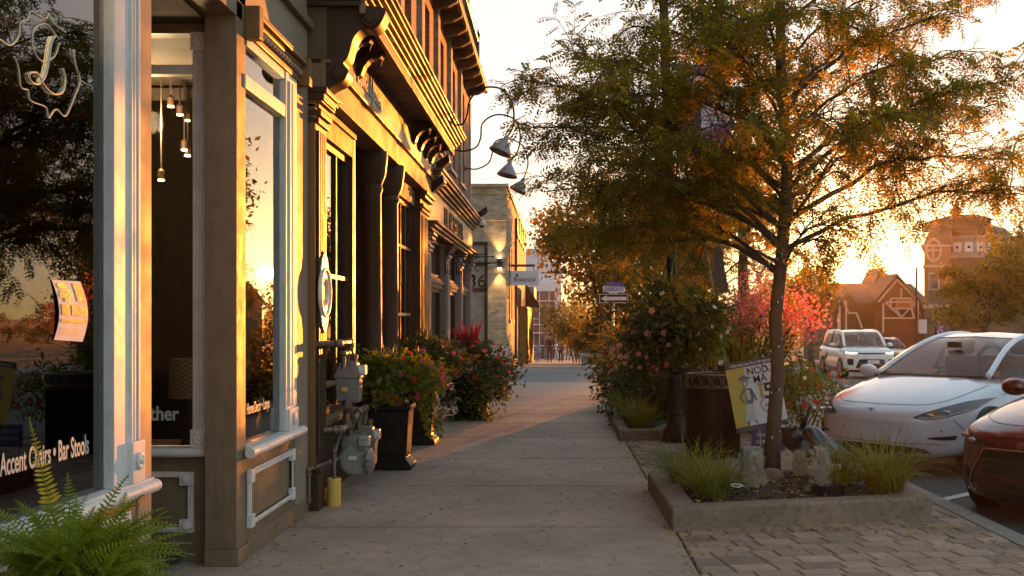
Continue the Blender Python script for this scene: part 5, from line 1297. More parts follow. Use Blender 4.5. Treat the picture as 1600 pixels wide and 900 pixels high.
def rock(name, label, c, r, seed):
    g = random.Random(seed); b = MB(); b.ball((0, 0, 0), 1.0, 18, 12)
    f_ = [Vector((g.gauss(0, 1), g.gauss(0, 1), g.gauss(0, 1))).normalized() for _ in range(9)]
    b.v = [(c[0] + r[0] * v[0] * s_, c[1] + r[1] * v[1] * s_, c[2] + r[2] * v[2] * s_) for v in b.v for s_ in [1 - 0.35 * max(0, max(Vector(v).dot(q) for q in f_) - 0.82)]]
    return tag(b.build(name, mat('rock_stone_%d' % seed, (0.17, 0.105, 0.085), 0.85, var=0.25, scale=12, bump=0.6, bscale=30), None, smooth='all'), label, 'rock')
rock('rock', 'reddish rounded rock at the foot of the locust trunk', (1.83, 9.55, 0.20), (0.11, 0.09, 0.075), 4)
rock('rock', 'small half buried stone left of the reddish rock', (1.60, 9.35, 0.17), (0.07, 0.06, 0.04), 7)
tr_ = thing('plant_tray', 'small black plastic plant tray under the tall silver leaved plant', 'tray', (2.17, 8.97, 0.14))
b = MB(); b.grid([[(2.17 + sx * a, 8.97 + sy * a * .6, z) for sx, sy in ((-1, -1), (1, -1), (1, 1), (-1, 1))] for a, z in ((0.11, 0.13), (0.13, 0.215), (0.14, 0.215), (0.12, 0.205), (0.105, 0.15))], closed=True); n = len(b.v); b.f.append((n - 4, n - 3, n - 2, n - 1)); b.build('tray', M['black'], tr_)
hp = MB(); hp.tube([(1.42 + 0.055 * math.cos(a) * (1 + .3 * math.sin(a)), 8.75 + 0.03 * math.sin(a), 0.21 + 0.022 * math.sin(a) + 0.01 * a) for a in np.linspace(0.6, 5.4, 22)], 0.006, 6)
tag(hp.build('hose_loop', M['camera_white'], None, smooth='all'), 'thin white tubing looped in the bed beside the grass', 'tubing')
ob = thing('outlet_box', 'grey outdoor electrical outlet box on a post left of the trunk', 'outlet box', (1.72, 10.0, 0.12))
p = at(1168, 733, 9.9)
MB().box(p.x - 0.045, p.x + 0.11, p.y - 0.02, p.y + 0.12, 0.13, zat(699, 9.9)).build('post', M['meter'], ob, bevel=0.008)
MB().box(p.x + 0.005, p.x + 0.095, p.y - 0.055, p.y - 0.02, zat(731, 9.9), zat(705, 9.9)).build('cover', M['steel'], ob, bevel=0.01)
MB().box(p.x + 0.035, p.x + 0.062, p.y - 0.06, p.y - 0.054, zat(727, 9.9), zat(712, 9.9)).build('socket', M['black'], ob)

# ------------------------------------------------------------------ lamp post with banner and basket
lpost = thing('lamp_post', 'tall black cast iron lamp post with fluted base, arm and glowing lantern', 'lamp post', (1.505, 14.05, 0.0))
lpost.rotation_euler = (0, R(-1.7), 0)
b = MB(); b.lathe([(0.20, 0.0), (0.20, 0.06), (0.18, 0.08), (0.17, 0.14), (0.13, 0.20), (0.10, 0.30), (0.092, 0.34), (0.102, 0.36), (0.092, 0.385), (0.088, 0.80), (0.082, 0.84), (0.118, 0.87), (0.122, 0.91), (0.10, 0.94), (0.085, 1.02), (0.072, 1.10), (0.066, 1.25), (0.062, 3.2), (0.055, 6.2), (0.07, 6.22), (0.07, 6.28), (0.04, 6.32), (0.05, 6.38), (0.0, 6.5)], n=28)
b.build('pole', M['black'], lpost, smooth=True, local=True, angle=30)
b = MB()
for k in range(14):
    a = 2 * math.pi * k / 14; b.tube([(0.089 * math.cos(a), 0.089 * math.sin(a), 0.40), (0.086 * math.cos(a), 0.086 * math.sin(a), 0.80)], 0.009, 6)
b.build('fluting', M['black'], lpost, local=True)
b = MB(); b.tube(smooth_line([(0, 0, 5.45), (0.3, 0, 5.62), (0.58, 0, 5.62), (0.66, 0, 5.5), (0.66, 0, 5.42)], 5), 0.022, 8); b.tube([(0, 0, 5.2), (0.45, 0, 5.58)], 0.014, 8)
b.build('arm', M['black'], lpost, smooth='all', local=True)
b = MB(); b.lathe([(0.02, 5.44), (0.05, 5.40), (0.06, 5.34), (0.10, 5.31), (0.20, 5.22), (0.235, 5.12), (0.235, 5.08), (0.16, 5.085)], (0.66, 0, 0), 24, cap=False)
b.lathe([(0.15, 4.70), (0.16, 4.72), (0.15, 4.735), (0.06, 4.66), (0.02, 4.6)], (0.66, 0, 0), 20)
for k in range(4):
    a = math.pi / 4 + k * math.pi / 2; b.tube([(0.66 + .155 * math.cos(a), .155 * math.sin(a), 4.72), (0.66 + .165 * math.cos(a), .165 * math.sin(a), 5.09)], 0.010, 6)
b.tube([(0.66 + 0.16 * math.cos(a), 0.16 * math.sin(a), 4.92) for a in np.linspace(0, 2 * math.pi, 25)], 0.009, 6)
ln = b.build('lantern', M['black'], lpost, smooth=True, local=True)
b = MB(); b.lathe([(0.145, 4.73), (0.15, 5.08)], (0.66, 0, 0), 20, cap=False); b.build('lamp_glass', mat('frosted_glow', (0.9, 0.75, 0.5), 0.6, emit=(1.0, 0.62, 0.25, 0.8)), ln, smooth='all', local=True)
# banner on its two arms
bn = thing('street_banner', 'purple, white and black banner hanging from the black lamp post', 'banner', tuple(at(1092, 222, 14.0)))
yb = 13.98; x0b, x1b, z0b, z1b = xat(1056, yb), xat(1142, yb), zat(222, yb), zat(100, yb)
def bl(u, v_, o=0.0): return (x0b + (x1b - x0b) * u, yb - o + 0.015 * math.sin(3 * v_ + 2 * u), z0b + (z1b - z0b) * v_ - 0.05 * u)
M['purple'] = mat('purple_cloth', (0.20, 0.10, 0.34), 0.8, var=0.08); M['magenta'] = mat('magenta_cloth', (0.45, 0.07, 0.33), 0.8); M['bannerwhite'] = mat('white_cloth', (0.68, 0.66, 0.70), 0.8, var=0.05); M['navy'] = mat('dark_navy_cloth', (0.03, 0.03, 0.06), 0.8)
b = MB(); b.grid([[bl(u / 6, v_ / 8) for u in range(7)] for v_ in range(9)]); b.grid([[bl(u / 6, v_ / 8, -0.006) for u in range(7)] for v_ in range(9)]); b.build('banner_cloth', M['bannerwhite'], bn, smooth='all')
def bpoly(nm, m, *polys):
    b = MB()
    for P in polys: b.add([bl(u, v_, 0.006) for u, v_ in P], [tuple(range(len(P)))])
    b.build(nm, M[m], bn)
bpoly('purple_band', 'purple', [(0, .88), (1, .88), (1, 1), (0, 1)], [(0, 0), (1, 0), (1, .05), (0, .12)])
bpoly('magenta_band', 'magenta', [(0, .12), (.35, .09), (.0, .3)], [(.48, .12), (1, .05), (1, .22), (.78, .26)], [(.4, .9), (.9, .9), (.9, .97), (.4, .99)])
bpoly('dark_shape', 'navy', [(0, .32), (.38, .11), (.46, .15), (.46, .55), (.3, .5), (.22, .7), (.05, .62)], [(.86, .3), (.9, .3), (.8, .55), (.76, .55)], [(.76, .3), (.8, .3), (.68, .6), (.64, .6)], [(.3, .78), (.8, .72), (.8, .74), (.3, .82)])
b = MB(); b.tube([(1.33, 14.0, z1b + 0.01), (x1b + 0.03, yb, z1b - 0.04)], 0.011, 8); b.tube([(1.40, 14.0, z0b - 0.01), (x1b + 0.03, yb, z0b - 0.06)], 0.011, 8); b.build('banner_arm', M['black'], bn)
# hanging basket
hb = thing('hanging_basket', 'big round basket of dark leaves, white and blush petunias hung on the lamp post', 'flower basket', (1.43, 14.0, 1.25))
bush(hb, (1.50, 13.95, 1.50), (0.58, 0.52, 0.40), 3600, 0.085, 0.05, 'shrub', [('f_white', 14, 0.036, ((.8, -.6, 0), .55)), ('f_white', 5, 0.04, ((-.6, -.7, 0), .5)), ('f_blush', 12, 0.045, ((-.9, -.4, -.3), .7)), ('f_coral', 4, 0.045, ((.6, -.5, .7), .6))], nclump=60)
bush(hb, (1.05, 13.85, 1.12), (0.36, 0.3, 0.26), 800, 0.075, 0.04, 'shrub', [('f_blush', 16, 0.042, ((0, -1, 0), -.1)), ('f_pink', 6, 0.04, ((0, -1, 0), -.1))], nclump=18, name='trailing_foliage')
bush(hb, (1.85, 13.85, 1.18), (0.26, 0.3, 0.30), 500, 0.075, 0.045, 'lime', [('f_white', 6, 0.036, ((0, -1, 0), 0))], nclump=14, name='trailing_foliage')
b = MB(); b.lathe([(0.0, 1.12), (0.22, 1.15), (0.36, 1.3), (0.40, 1.42), (0.38, 1.42), (0.2, 1.2)], (1.43, 13.95, 0), 24, cap=False); b.build('basket', M['black'], hb, smooth=True)
b = MB()
for a in (0.5, 2.6, 4.7): b.tube([(1.43 + .4 * math.cos(a), 13.95 + .4 * math.sin(a), 1.42), (1.42, 14.0, 2.35)], 0.006, 5)
b.tube([(1.43 + .075 * math.cos(a), 14.03 + .075 * math.sin(a), 2.36) for a in np.linspace(0, 6.28, 18)], 0.01, 6); b.build('hanging_wire', M['iron'], hb)
grass_spk = grass_clump('upright_blade', None, (1.43, 13.95, 1.75), 60, 0.75, 0.5, 'lime', 0.014, 0.06, seed=9, parent=hb)
# ------------------------------------------------------------------ litter bin
tb = thing('litter_bin', 'black ribbed metal litter bin with a ring pattern round its rim, behind the poster', 'litter bin', (1.75, 12.55, 0))
BX, BY, BR = 1.75, 12.55, 0.30
b = MB(); b.lathe([(BR * .93, 0.0), (BR * .95, 0.04), (BR * .95, 0.74), (BR * .99, 0.75), (BR * .99, 0.78), (BR * .92, 0.78)], (BX, BY, 0), 40, cap=False); b.lathe([(BR * .95, 0.03), (0, 0.03)], (BX, BY, 0), 40, cap=False); b.build('bin_body', M['black'], tb, smooth=True)
b = MB()
for k in range(44):
    a = 2 * math.pi * k / 44; x, y = BX + BR * .965 * math.cos(a), BY + BR * .965 * math.sin(a)
    b.bar((x, y, 0.05), (x, y, 0.745), 0.012, 0.026, (math.cos(a), math.sin(a), 0))
b.build('slatted_cladding', M['black'], tb)
b = MB()
for z, r in ((0.92, 0.016), (0.785, 0.010)): b.tube([(BX + BR * math.cos(a), BY + BR * math.sin(a), z) for a in np.linspace(0, 2 * math.pi, 49)], r, 8)
for k in range(16):
    a0 = 2 * math.pi * k / 16
    b.tube([(BX + BR * math.cos(a0 + .17 * math.cos(t)), BY + BR * math.sin(a0 + .17 * math.cos(t)), 0.852 + 0.055 * math.sin(t)) for t in np.linspace(0, 2 * math.pi, 19)], 0.007, 6)
b.build('rim', mat('worn_bronze', (0.16, 0.11, 0.07), 0.35, 0.7), tb, smooth='all')
b = MB(); b.lathe([(BR * .9, 0.06), (BR * .9, 0.90)], (BX, BY, 0), 32, cap=False); b.build('liner', mat('dark_liner', (0.02, 0.018, 0.016), 0.7), tb, smooth='all')
# ------------------------------------------------------------------ tilted poster on a stake
ps = thing('poster_sign', 'tilted white and mustard event poster on a thin stake behind the locust trunk', 'poster', tuple(at(1185, 735, 11.3)))
PYd = 11.3
TL, BLc, BRc = at(1132, 570, PYd), at(1152, 677, PYd), at(1232, 662, PYd)
TRc = TL + (BRc - BLc)
def pp_(u, v_, o=0.0): return TL + (TRc - TL) * u + (BLc - TL) * v_ + Vector((0, -o, 0))
PU, PV = (TRc - TL), (TL - BLc)
def ppoly(b, P, o): return b.add([pp_(u, v_, o) for u, v_ in P], [tuple(range(len(P)))])
b = MB(); b.prism([pp_(0, 0), pp_(1, 0), pp_(1, 1), pp_(0, 1)], (0, 0.008, 0)); b.build('board', mat('poster_white', (0.70, 0.69, 0.72), 0.6, var=0.04), ps)
ppoly(ppoly(MB(), [(0, 0), (1, 0), (1, .085), (0, .085)], 0.002), [(0, .93), (1, .93), (1, 1), (0, 1)], 0.002).build('printed_band', mat('poster_dark', (0.10, 0.06, 0.07), 0.6), ps)
ppoly(MB(), [(0, .085), (.36, .085), (.30, .5), (.24, .93), (0, .93)], 0.002).build('mustard_panel', mat('poster_mustard', (0.60, 0.42, 0.09), 0.6, var=0.06), ps)
M['ink'] = mat('poster_ink', (0.05, 0.035, 0.04), 0.6); M['inkgrey'] = mat('poster_ink_grey', (0.22, 0.17, 0.17), 0.6)
text('lettering', 'Celebrating Lucy Maud Montgomery', 0.044, M['bannerwhite'], ps, pp_(.5, .043, .004), PU, PV, 0.0005, stretch=0.66, bold=0.0006)
text('lettering', 'a', 0.05, M['ink'], ps, pp_(.41, .15, .004), PU, PV, 0.0005, shear=.3)
text('lettering', 'NOD', 0.105, M['ink'], ps, pp_(.60, .165, .004), PU, PV, 0.0005, stretch=.9, bold=.001)
text('lettering', 'to', 0.035, M['ink'], ps, pp_(.68, .225, .004), PU, PV, 0.0005, shear=.3)
text('lettering', 'MA', 0.105, M['ink'], ps, pp_(.62, .29, .004), PU, PV, 0.0005, stretch=.95, bold=.001)
text('lettering', 'CELE', 0.035, M['ink'], ps, pp_(.62, .365, .004), PU, PV, 0.0005, stretch=1.1, bold=.0005)
text('numeral', '1', 0.20, mat('poster_gold', (0.55, 0.36, 0.05), 0.5), ps, pp_(.60, .48, .004), PU, PV, 0.0005, bold=.006)
text('numeral', '5', 0.22, M['ink'], ps, pp_(.74, .485, .004), PU, PV, 0.0005, bold=.004)
text('lettering', 'M', 0.05, M['ink'], ps, pp_(.66, .68, .004), PU, PV, 0.0005)
b = MB()
for (u0, u1, v0) in ((.62, .8, .75), (.64, .8, .80), (.06, .5, .955), (.06, .4, .98)): ppoly(b, [(u0, v0), (u1, v0), (u1, v0 + .008), (u0, v0 + .008)], 0.004)
b.build('text_line', M['inkgrey'], ps)
# line figure of a woman in a hat and skirt printed on the poster
b = MB()
ppoly(b, [(.20, .24), (.30, .20), (.44, .245), (.44, .265), (.20, .265)], .004); ppoly(b, [(.25, .27), (.39, .27), (.37, .345), (.31, .37), (.27, .345)], .004)
ppoly(b, [(.27, .38), (.42, .40), (.44, .55), (.40, .62), (.27, .62), (.29, .5)], .004); ppoly(b, [(.42, .40), (.50, .57), (.47, .59), (.40, .45)], .004); ppoly(b, [(.27, .39), (.16, .5), (.22, .6), (.25, .58), (.20, .5), (.28, .44)], .004)
ppoly(b, [(.25, .85), (.29, .85), (.27, .925), (.22, .925)], .004); ppoly(b, [(.35, .85), (.39, .85), (.45, .905), (.42, .92)], .004)
b.build('printed_figure', M['inkgrey'], ps)
b = MB(); ppoly(b, [(.27, .63), (.41, .63), (.42, .86), (.20, .86)], .005); ppoly(b, [(.28, .29), (.36, .29), (.35, .34), (.31, .355), (.29, .34)], .005); ppoly(b, [(.30, .41), (.38, .42), (.39, .55), (.31, .56)], .005); b.build('printed_highlight', mat('poster_pale', (0.55, 0.53, 0.54), 0.6), ps)
b = MB(); b.bar(pp_(.45, .95, -0.014), (pp_(.45, .95).x + .03, PYd + 0.014, 0.0), 0.012, 0.012); b.bar(pp_(.62, .95, -0.014), (pp_(.62, .95).x + .02, PYd + 0.014, 0.0), 0.012, 0.012); b.build('stake', M['steel'], ps)
yd = thing('yard_sign', 'small dark violet sign board standing low behind the tilted poster', 'sign', (xat(1198, 12.1), 12.1, 0))
a_, c_ = at(1174, 704, 12.1), at(1226, 668, 12.1)
MB().box(a_.x, c_.x, 12.1, 12.11, a_.z, c_.z).build('board', mat('violet_board', (0.10, 0.09, 0.20), 0.6), yd)
b = MB()
for z in (0.3, 0.6): b.box(a_.x + .05, c_.x - .05, 12.096, 12.099, a_.z + (c_.z - a_.z) * z, a_.z + (c_.z - a_.z) * (z + .16))
b.build('text_line', mat('violet_pale', (0.3, 0.28, 0.38), 0.6), yd)
b = MB(); b.bar((a_.x + .05, 12.115, 0), (a_.x + .05, 12.115, c_.z), .01, .01); b.bar((c_.x - .05, 12.115, 0), (c_.x - .05, 12.115, c_.z), .01, .01); b.build('stake', M['steel'], yd)
# leaning grey pole with a plate
lpz = thing('leaning_pole', 'thin grey pole leaning left behind the poster with a plate at its top', 'pole', tuple(at(1146, 640, 15.0)))
p0, p1 = Vector((xat(1150, 15), 15, 0)), at(1103, 372, 15.0)
MB().tube([p0, p1], 0.022, 10).build('pole', M['steel'], lpz, smooth='all')
a_ = p1 * .92 + p0 * .08
MB().prism([at(1106, 388, 14.95), at(1126, 384, 14.95), at(1139, 455, 14.95), at(1118, 462, 14.95)], (0, 0.01, 0)).build('plate', mat('plate_back', (0.10, 0.07, 0.055), 0.6, 0.2), lpz)
# ------------------------------------------------------------------ dark knotted bundle at the kerb
bg_ = thing('refuse_bag', 'black plastic refuse bag with a knotted neck slumped in front of the white sedan', 'bag', (2.6, 11.3, 0))
def bagpt(a, t):
    r = 0.30 * math.sin(math.pi * min(1, (0.12 + 0.88 * t)) ** 0.8) ** 0.55 * (1 + 0.06 * math.sin(5 * a + 3 * t) + 0.04 * math.sin(9 * a - 6 * t) + 0.03 * math.sin(17 * a + 9 * t))
    x, y, z = 0.27 * r / 0.3 * math.cos(a) * 1.05, 0.22 * r / 0.3 * math.sin(a), 0.47 * t
    return (2.66 + x - 0.10 * t + (0.05 * math.sin(6 * t)), 11.3 + y, z)
b = MB(); b.grid([[bagpt(2 * math.pi * k / 48, j / 30) for k in range(48)] for j in range(31)], closed=True); b.build('bag_body', mat('black_bag_plastic', (0.018, 0.014, 0.018), 0.22, var=0.3, bump=0.5, bscale=14), bg_, smooth='all')
b = MB(); b.ball((2.36, 11.2, 0.36), (0.11, 0.10, 0.13), 16, 12); b.v = [(x + 0.012 * math.sin(40 * z) + 0.01 * math.sin(33 * x), y, z + 0.012 * math.sin(37 * x)) for x, y, z in b.v]
b.prism([(2.40, 11.18, 0.42), (2.33, 11.18, 0.47), (2.23, 11.2, 0.44), (2.30, 11.2, 0.40)], (0, 0.03, 0)); b.tube([(2.45, 11.2, 0.44), (2.50, 11.2, 0.56), (2.545, 11.22, 0.66)], [0.03, 0.018, 0.03], 8)
b.build('knotted_neck', mat('black_bag_knot', (0.016, 0.013, 0.015), 0.3, bump=0.5, bscale=20), bg_, smooth='all')
# ------------------------------------------------------------------ flower displays behind the bin
def display(name, label, c, r, n, mleaf, flowers, pot=None, leaf=(0.09, 0.045), group=None, nclump=50, wispy=0):
    root = thing(name, label, 'flowering plant', (c[0], c[1], zs(c[1])), 0, group)
    bush(root, c, r, n, leaf[0], leaf[1], mleaf, flowers, nclump=nclump)
    z0 = zs(c[1])
    if pot:
        b = MB(); b.lathe([(pot * .8, z0), (pot, z0 + .45), (pot * 1.08, z0 + .47), (pot * 1.08, z0 + .52), (pot * .9, z0 + .5), (0, z0 + .48)], (c[0], c[1], 0), 24); b.build('pot', M['black'], root, smooth=True)
    b = MB()
    for k in range(8): b.tube([(c[0] + .04 * math.cos(k), c[1] + .04 * math.sin(k), z0 + (0.45 if pot else 0)), (c[0] + r[0] * .6 * math.cos(k * 2.1), c[1] + r[1] * .6 * math.sin(k * 2.1), c[2] + r[2] * .5)], [0.012, 0.005], 5)
    b.build('stem', M['shrub'], root)
    if wispy: grass_clump('grassy_blade', None, (c[0], c[1], z0 + .4), wispy, c[2] + r[2] - z0 - .2, .35, 'grass', .014, .3, seed=21, parent=root)
    return root
fm = None
G_ = 'flower displays behind the lamp post'
display('flower_display', 'tall grassy planter crowned with pink and coral flowers behind the trunk', (2.55, 15.6, 0.85), (0.85, 0.6, 0.75), 2600, 'shrub', [], 0.4, (0.16, 0.03), G_, 60, 500)
def sprays(name, label, pxs, Y, r, n, cols, base):
    root = thing(name, label, 'flowering plant', base, 0, G_)
    b = MB(); 
    for (px, py) in pxs:
        c = np.array(at(px, py, Y)); s_ = np.array([base[0], base[1], 0.7])
        lb = branch_pts(s_, c, 0.1, 0.05, 8); b.tube([tuple(p) for p in lb], [0.008, 0.007, .006, .005, .004, .003, .003, .002], 5, cap=False)
        for m, k in cols:
            kk = max(2, int(n * k)); p = lb[-3] + (lb[-1] - lb[-3]) * rng.random((kk, 1)) + rng.normal(size=(kk, 3)) * r * 1.25
            pr, pf_ = flower_proto(1.0)
            yield_ = scatter(pr, pf_, p, rng.normal(size=(kk, 3)) + np.array([0, -0.8, 0.1]), rand_dirs(kk), 0.023 * rng.uniform(.6, 1.3, kk))
            acc.setdefault(m, []).append(yield_)
    b.build('stem', M['shrub'], root)
    for m, L_ in acc.items():
        Vs, Fs, k = [], [], 0
        for V, Fc in L_: Vs.append(V); Fs.append(Fc + k); k += len(V)
        npmesh('blossom', np.concatenate(Vs), np.concatenate(Fs), M[m], root, smooth=False)
    return root
acc = {}
sprays('gaura_plant', 'airy sprays of pink and coral blossom left of the locust trunk', [(1135, 480), (1150, 465), (1165, 475), (1180, 455), (1195, 470), (1145, 500), (1172, 495), (1160, 440), (1185, 425), (1200, 490), (1120, 470), (1190, 405), (1175, 510), (1140, 460), (1160, 485), (1188, 478), (1195, 440), (1130, 495)], 15.3, 0.085, 46, (('f_pink', .55), ('f_coral', .2), ('f_blush', .7)), (2.55, 15.3, 0.5))
acc = {}
sprays('gaura_plant', 'airy sprays of coral blossom reaching towards the sunlight right of the trunk', [(1225, 440), (1240, 465), (1255, 480), (1235, 490), (1275, 480), (1290, 475), (1265, 500), (1250, 505), (1225, 500), (1280, 500), (1245, 450), (1232, 475), (1262, 462), (1240, 505)], 15.5, 0.09, 44, (('f_coral', .3), ('f_blush', .75), ('f_pink', .35)), (3.0, 15.5, 0.5))
display('flower_display', 'mound of red flowers and yellowing leaves at the kerb by the white compact car', (3.30, 14.9, 0.45), (0.55, 0.5, 0.42), 1700, 'lime', [('f_red', 26, .04, ((0, -1, .2), 0)), ('f_magenta', 10, .04, ((.5, -1, 0), .2)), ('f_white', 8, .035, ((.5, -1, 0), .2))], None, (0.075, 0.04), G_)
display('flower_display', 'dark leafy mass with pink flowers under the hanging basket', (1.40, 16.2, 0.58), (0.62, 0.55, 0.56), 2300, 'shrub', [('f_pink', 9, .042, ((0, -1, 0), 0)), ('f_coral', 4, .042, ((0, -1, 0), 0))], 0.3, (0.09, 0.045), G_)
display('flower_display', 'dark leafy planter with red and white blooms nearest the side street', (1.22, 18.6, 0.55), (0.55, 0.6, 0.6), 2200, 'shrub', [('f_red', 14, .045, ((-.5, -.8, 0), .1)), ('f_white', 7, .045, ((-.8, -.5, 0), .3)), ('f_blush', 5, .04, None)], 0.32, (0.085, 0.045), G_)
display('flower_display', 'pale leaved sprawling plant with coral flowers between lamp post and bin', (2.0, 16.4, 0.55), (0.7, 0.5, 0.6), 2000, 'shrub', [('f_red', 22, .042, ((0, -1, 0), 0)), ('f_coral', 10, .04, ((0, -1, 0), 0)), ('f_magenta', 6, .045, ((-.5, -1, 0), 0))], None, (0.08, 0.045), G_)
display('flower_display', 'wispy yellow green plant beside the sign pole of the side street', (1.35, 21.5, 0.75), (0.7, 0.6, 0.7), 1800, 'gold_leaf', [('f_coral', 6, .04, None)], 0.3, (0.11, 0.03), G_)
# ------------------------------------------------------------------ one way sign and street name plate
sp_ = thing('street_sign', 'grey sign pole with white on violet street name plate over a black one way arrow', 'street sign', (xat(958, 25.6), 25.6, 0))
YS_n = 25.6; xs = xat(958, YS_n)
MB().tube([(xs, YS_n, 0), (xs, YS_n, zat(440, YS_n))], 0.028, 10).build('pole', M['steel'], sp_, smooth='all')
a_, c_ = at(936, 474, YS_n), at(981, 459, YS_n)
ar = MB().box(a_.x, c_.x, YS_n - 0.045, YS_n - 0.035, a_.z, c_.z).build('arrow_plate', M['black'], sp_, bevel=0.01)
def sq_(b, x0, x1, z0, z1, o): return b.box(x0, x1, YS_n - o - .004, YS_n - o, z0, z1)
zc = (a_.z + c_.z) / 2; hh = (c_.z - a_.z)
b = MB(); Wd = c_.x - a_.x
b.add([(x, YS_n - 0.049, z) for x, z in ((a_.x + .06 * Wd, zc), (a_.x + .26 * Wd, zc + .36 * hh), (a_.x + .26 * Wd, zc + .18 * hh), (a_.x + .94 * Wd, zc + .18 * hh), (a_.x + .94 * Wd, zc - .18 * hh), (a_.x + .26 * Wd, zc - .18 * hh), (a_.x + .26 * Wd, zc - .36 * hh))], [tuple(range(7))])
for q in ((a_.x, c_.x, c_.z - .02, c_.z - .008), (a_.x, c_.x, a_.z + .008, a_.z + .02), (a_.x + .008, a_.x + .02, a_.z + .02, c_.z - .02), (c_.x - .02, c_.x - .008, a_.z + .02, c_.z - .02)): sq_(b, *q, 0.046)
b.build('arrow', M['white'], ar)
a2, c2 = at(942, 456, YS_n), at(976, 447, YS_n)
npl = MB(); npl.prism([(a2.x, YS_n - .03, a2.z), (c2.x, YS_n - .03, a2.z - .02), (c2.x, YS_n - .03, c2.z - .02), (a2.x, YS_n - .03, c2.z)], (0, 0.01, 0)); npl = npl.build('name_plate', M['bannerwhite'], sp_)
MB().prism([(a2.x, YS_n - .03, c2.z + .002), (c2.x, YS_n - .03, c2.z - .018), (c2.x - .06, YS_n - .03, c2.z + .06), (a2.x + .24, YS_n - .03, c2.z + .11), (a2.x + .05, YS_n - .03, c2.z + .07)], (0, 0.01, 0)).build('plate_crest', mat('violet_plate', (0.10, 0.06, 0.32), 0.5), npl)
text('lettering', 'CHURCH ST', 0.115, mat('violet_letter', (0.07, 0.04, 0.25), 0.5), npl, ((a2.x + c2.x) / 2, YS_n - .034, (a2.z + c2.z) / 2 - .01), (1, 0, -.03), (0, 0, 1), .001, stretch=.72, bold=.003)
MB().prism([(xs - .12, YS_n - .03, a2.z - .002), (xs + .12, YS_n - .03, a2.z - .012), (xs + .05, YS_n - .03, a2.z - .09), (xs - .05, YS_n - .03, a2.z - .09)], (0, 0.01, 0)).build('plate_tab', M['bannerwhite'], npl)
# stone bench on the far pavement
bt = thing('stone_bench', 'low grey stone bench on the far side of the side street', 'bench', (xat(925, 42), 42, zs(42)))
x0_, x1_ = xat(905, 42), xat(944, 42)
MB().box(x0_, x1_, 41.7, 42.6, zs(42) + .34, zs(42) + .46).build('seat', M['kerb'], bt, bevel=.02)
for x in (x0_ + .1, x1_ - .3): MB().box(x, x + .2, 41.8, 42.5, zs(42) - .02, zs(42) + .34).build('leg', M['kerb'], bt)
# ------------------------------------------------------------------ buff brick corner building beyond the side street
bb = thing('brick_corner_building', 'buff brick corner building with the number 36 over its brown door, beyond the side street', 'building', (-5, 42, 0))
ZB = zs(38)
BYf, BXs = 38.0, -1.72
zt = zat(292, BYf)
b = MB(); dx0, dx1, dz1 = xat(727, BYf), xat(762, BYf), zat(378, BYf)
b.box(-9, dx0, BYf, BYf + .4, ZB - .3, zt); b.box(dx1, BXs, BYf, BYf + .4, ZB - .3, zt); b.box(dx0, dx1, BYf, BYf + .4, dz1, zt)
b.build('front_wall', M['buffbrick'], bb)
b = MB(); b.box(-9, BXs + .05, BYf - .05, BYf + .4, zat(345, BYf), zat(338, BYf)); b.box(-9, BXs + .08, BYf - .09, BYf + .45, zt, zt + .1); b.box(-9, BXs + .04, BYf - .04, BYf + .4, zat(303, BYf), zat(298, BYf)); b.build('cornice', M['buffbrick'], bb, bevel=.01)
b = MB(); b.box(xat(762, BYf), BXs + .03, BYf - .05, BYf + .3, ZB - .2, zat(540, BYf)); b.build('plinth', mat('pale_stone', (0.45, 0.42, 0.42), .8), bb)
# side wall with openings
SW = [(40.2, 41.2), (42.4, 43.4)]
b = MB(); y = BYf + .4
for a, c in SW: b.box(BXs - .4, BXs, y, a, ZB - .4, zt); y = c
b.box(BXs - .4, BXs, y, 62, -1.6, zt)
for a, c in SW: b.box(BXs - .4, BXs, a, c, ZB - .4, zat(500, a)); b.box(BXs - .4, BXs, a, c, zat(388, a), zt)
b.build('side_wall', M['buffbrick'], bb)
for a, c in SW:
    wn = MB().box(BXs - .2, BXs - .19, a, c, zat(500, a), zat(388, a)).build('window', M['glass'], bb)
    b = MB(); b.box(BXs - .2, BXs - .12, a, a + .08, zat(500, a), zat(388, a)); b.box(BXs - .2, BXs - .12, c - .08, c, zat(500, a), zat(388, a)); b.box(BXs - .2, BXs - .12, a, c, zat(440, a), zat(437, a)); b.build('frame', M['brown'], wn)
    MB().box(BXs - .1, BXs + .08, a - .1, c + .1, zat(505, a), zat(499, a)).build('sill', M['kerb'], wn)
for k in range(4):
    a = 48 + 3.0 * k
    wn = MB().box(BXs, BXs + .012, a, a + 1.3, zat(372, 50) - .0, zat(338, 50)).build('upper_window', M['glass'], bb)
    b = MB(); z0_, z1_ = zat(372, 50), zat(338, 50)
    for q in ((a, a + .08), (a + 1.22, a + 1.3), (a + .62, a + .68)): b.box(BXs, BXs + .04, q[0], q[1], z0_, z1_)
    b.box(BXs, BXs + .08, a - .05, a + 1.35, z0_ - .1, z0_); b.build('frame', M['mauve'], wn)
MB().box(BXs - .02, BXs + .06, BYf, 62.1, zt, zt + .12).build('parapet_cap', M['kerb'], bb)
MB().box(-9, BXs - .4, BYf + .4, 62, -1.5, zt - .5).build('building_core', M['room'], bb)
MB().tube([(BXs + .06, 45.5, zt - .4), (BXs + .06, 45.5, ZB)], .05, 8).build('downpipe', M['brown'], bb)
d = MB(); zdt = zat(572, BYf); zm = zat(452, BYf); zm2 = zat(412, BYf)
for q in ((dx0, dx0 + .1), (dx1 - .12, dx1)): d.box(q[0], q[1], BYf + .05, BYf + .2, ZB, dz1)
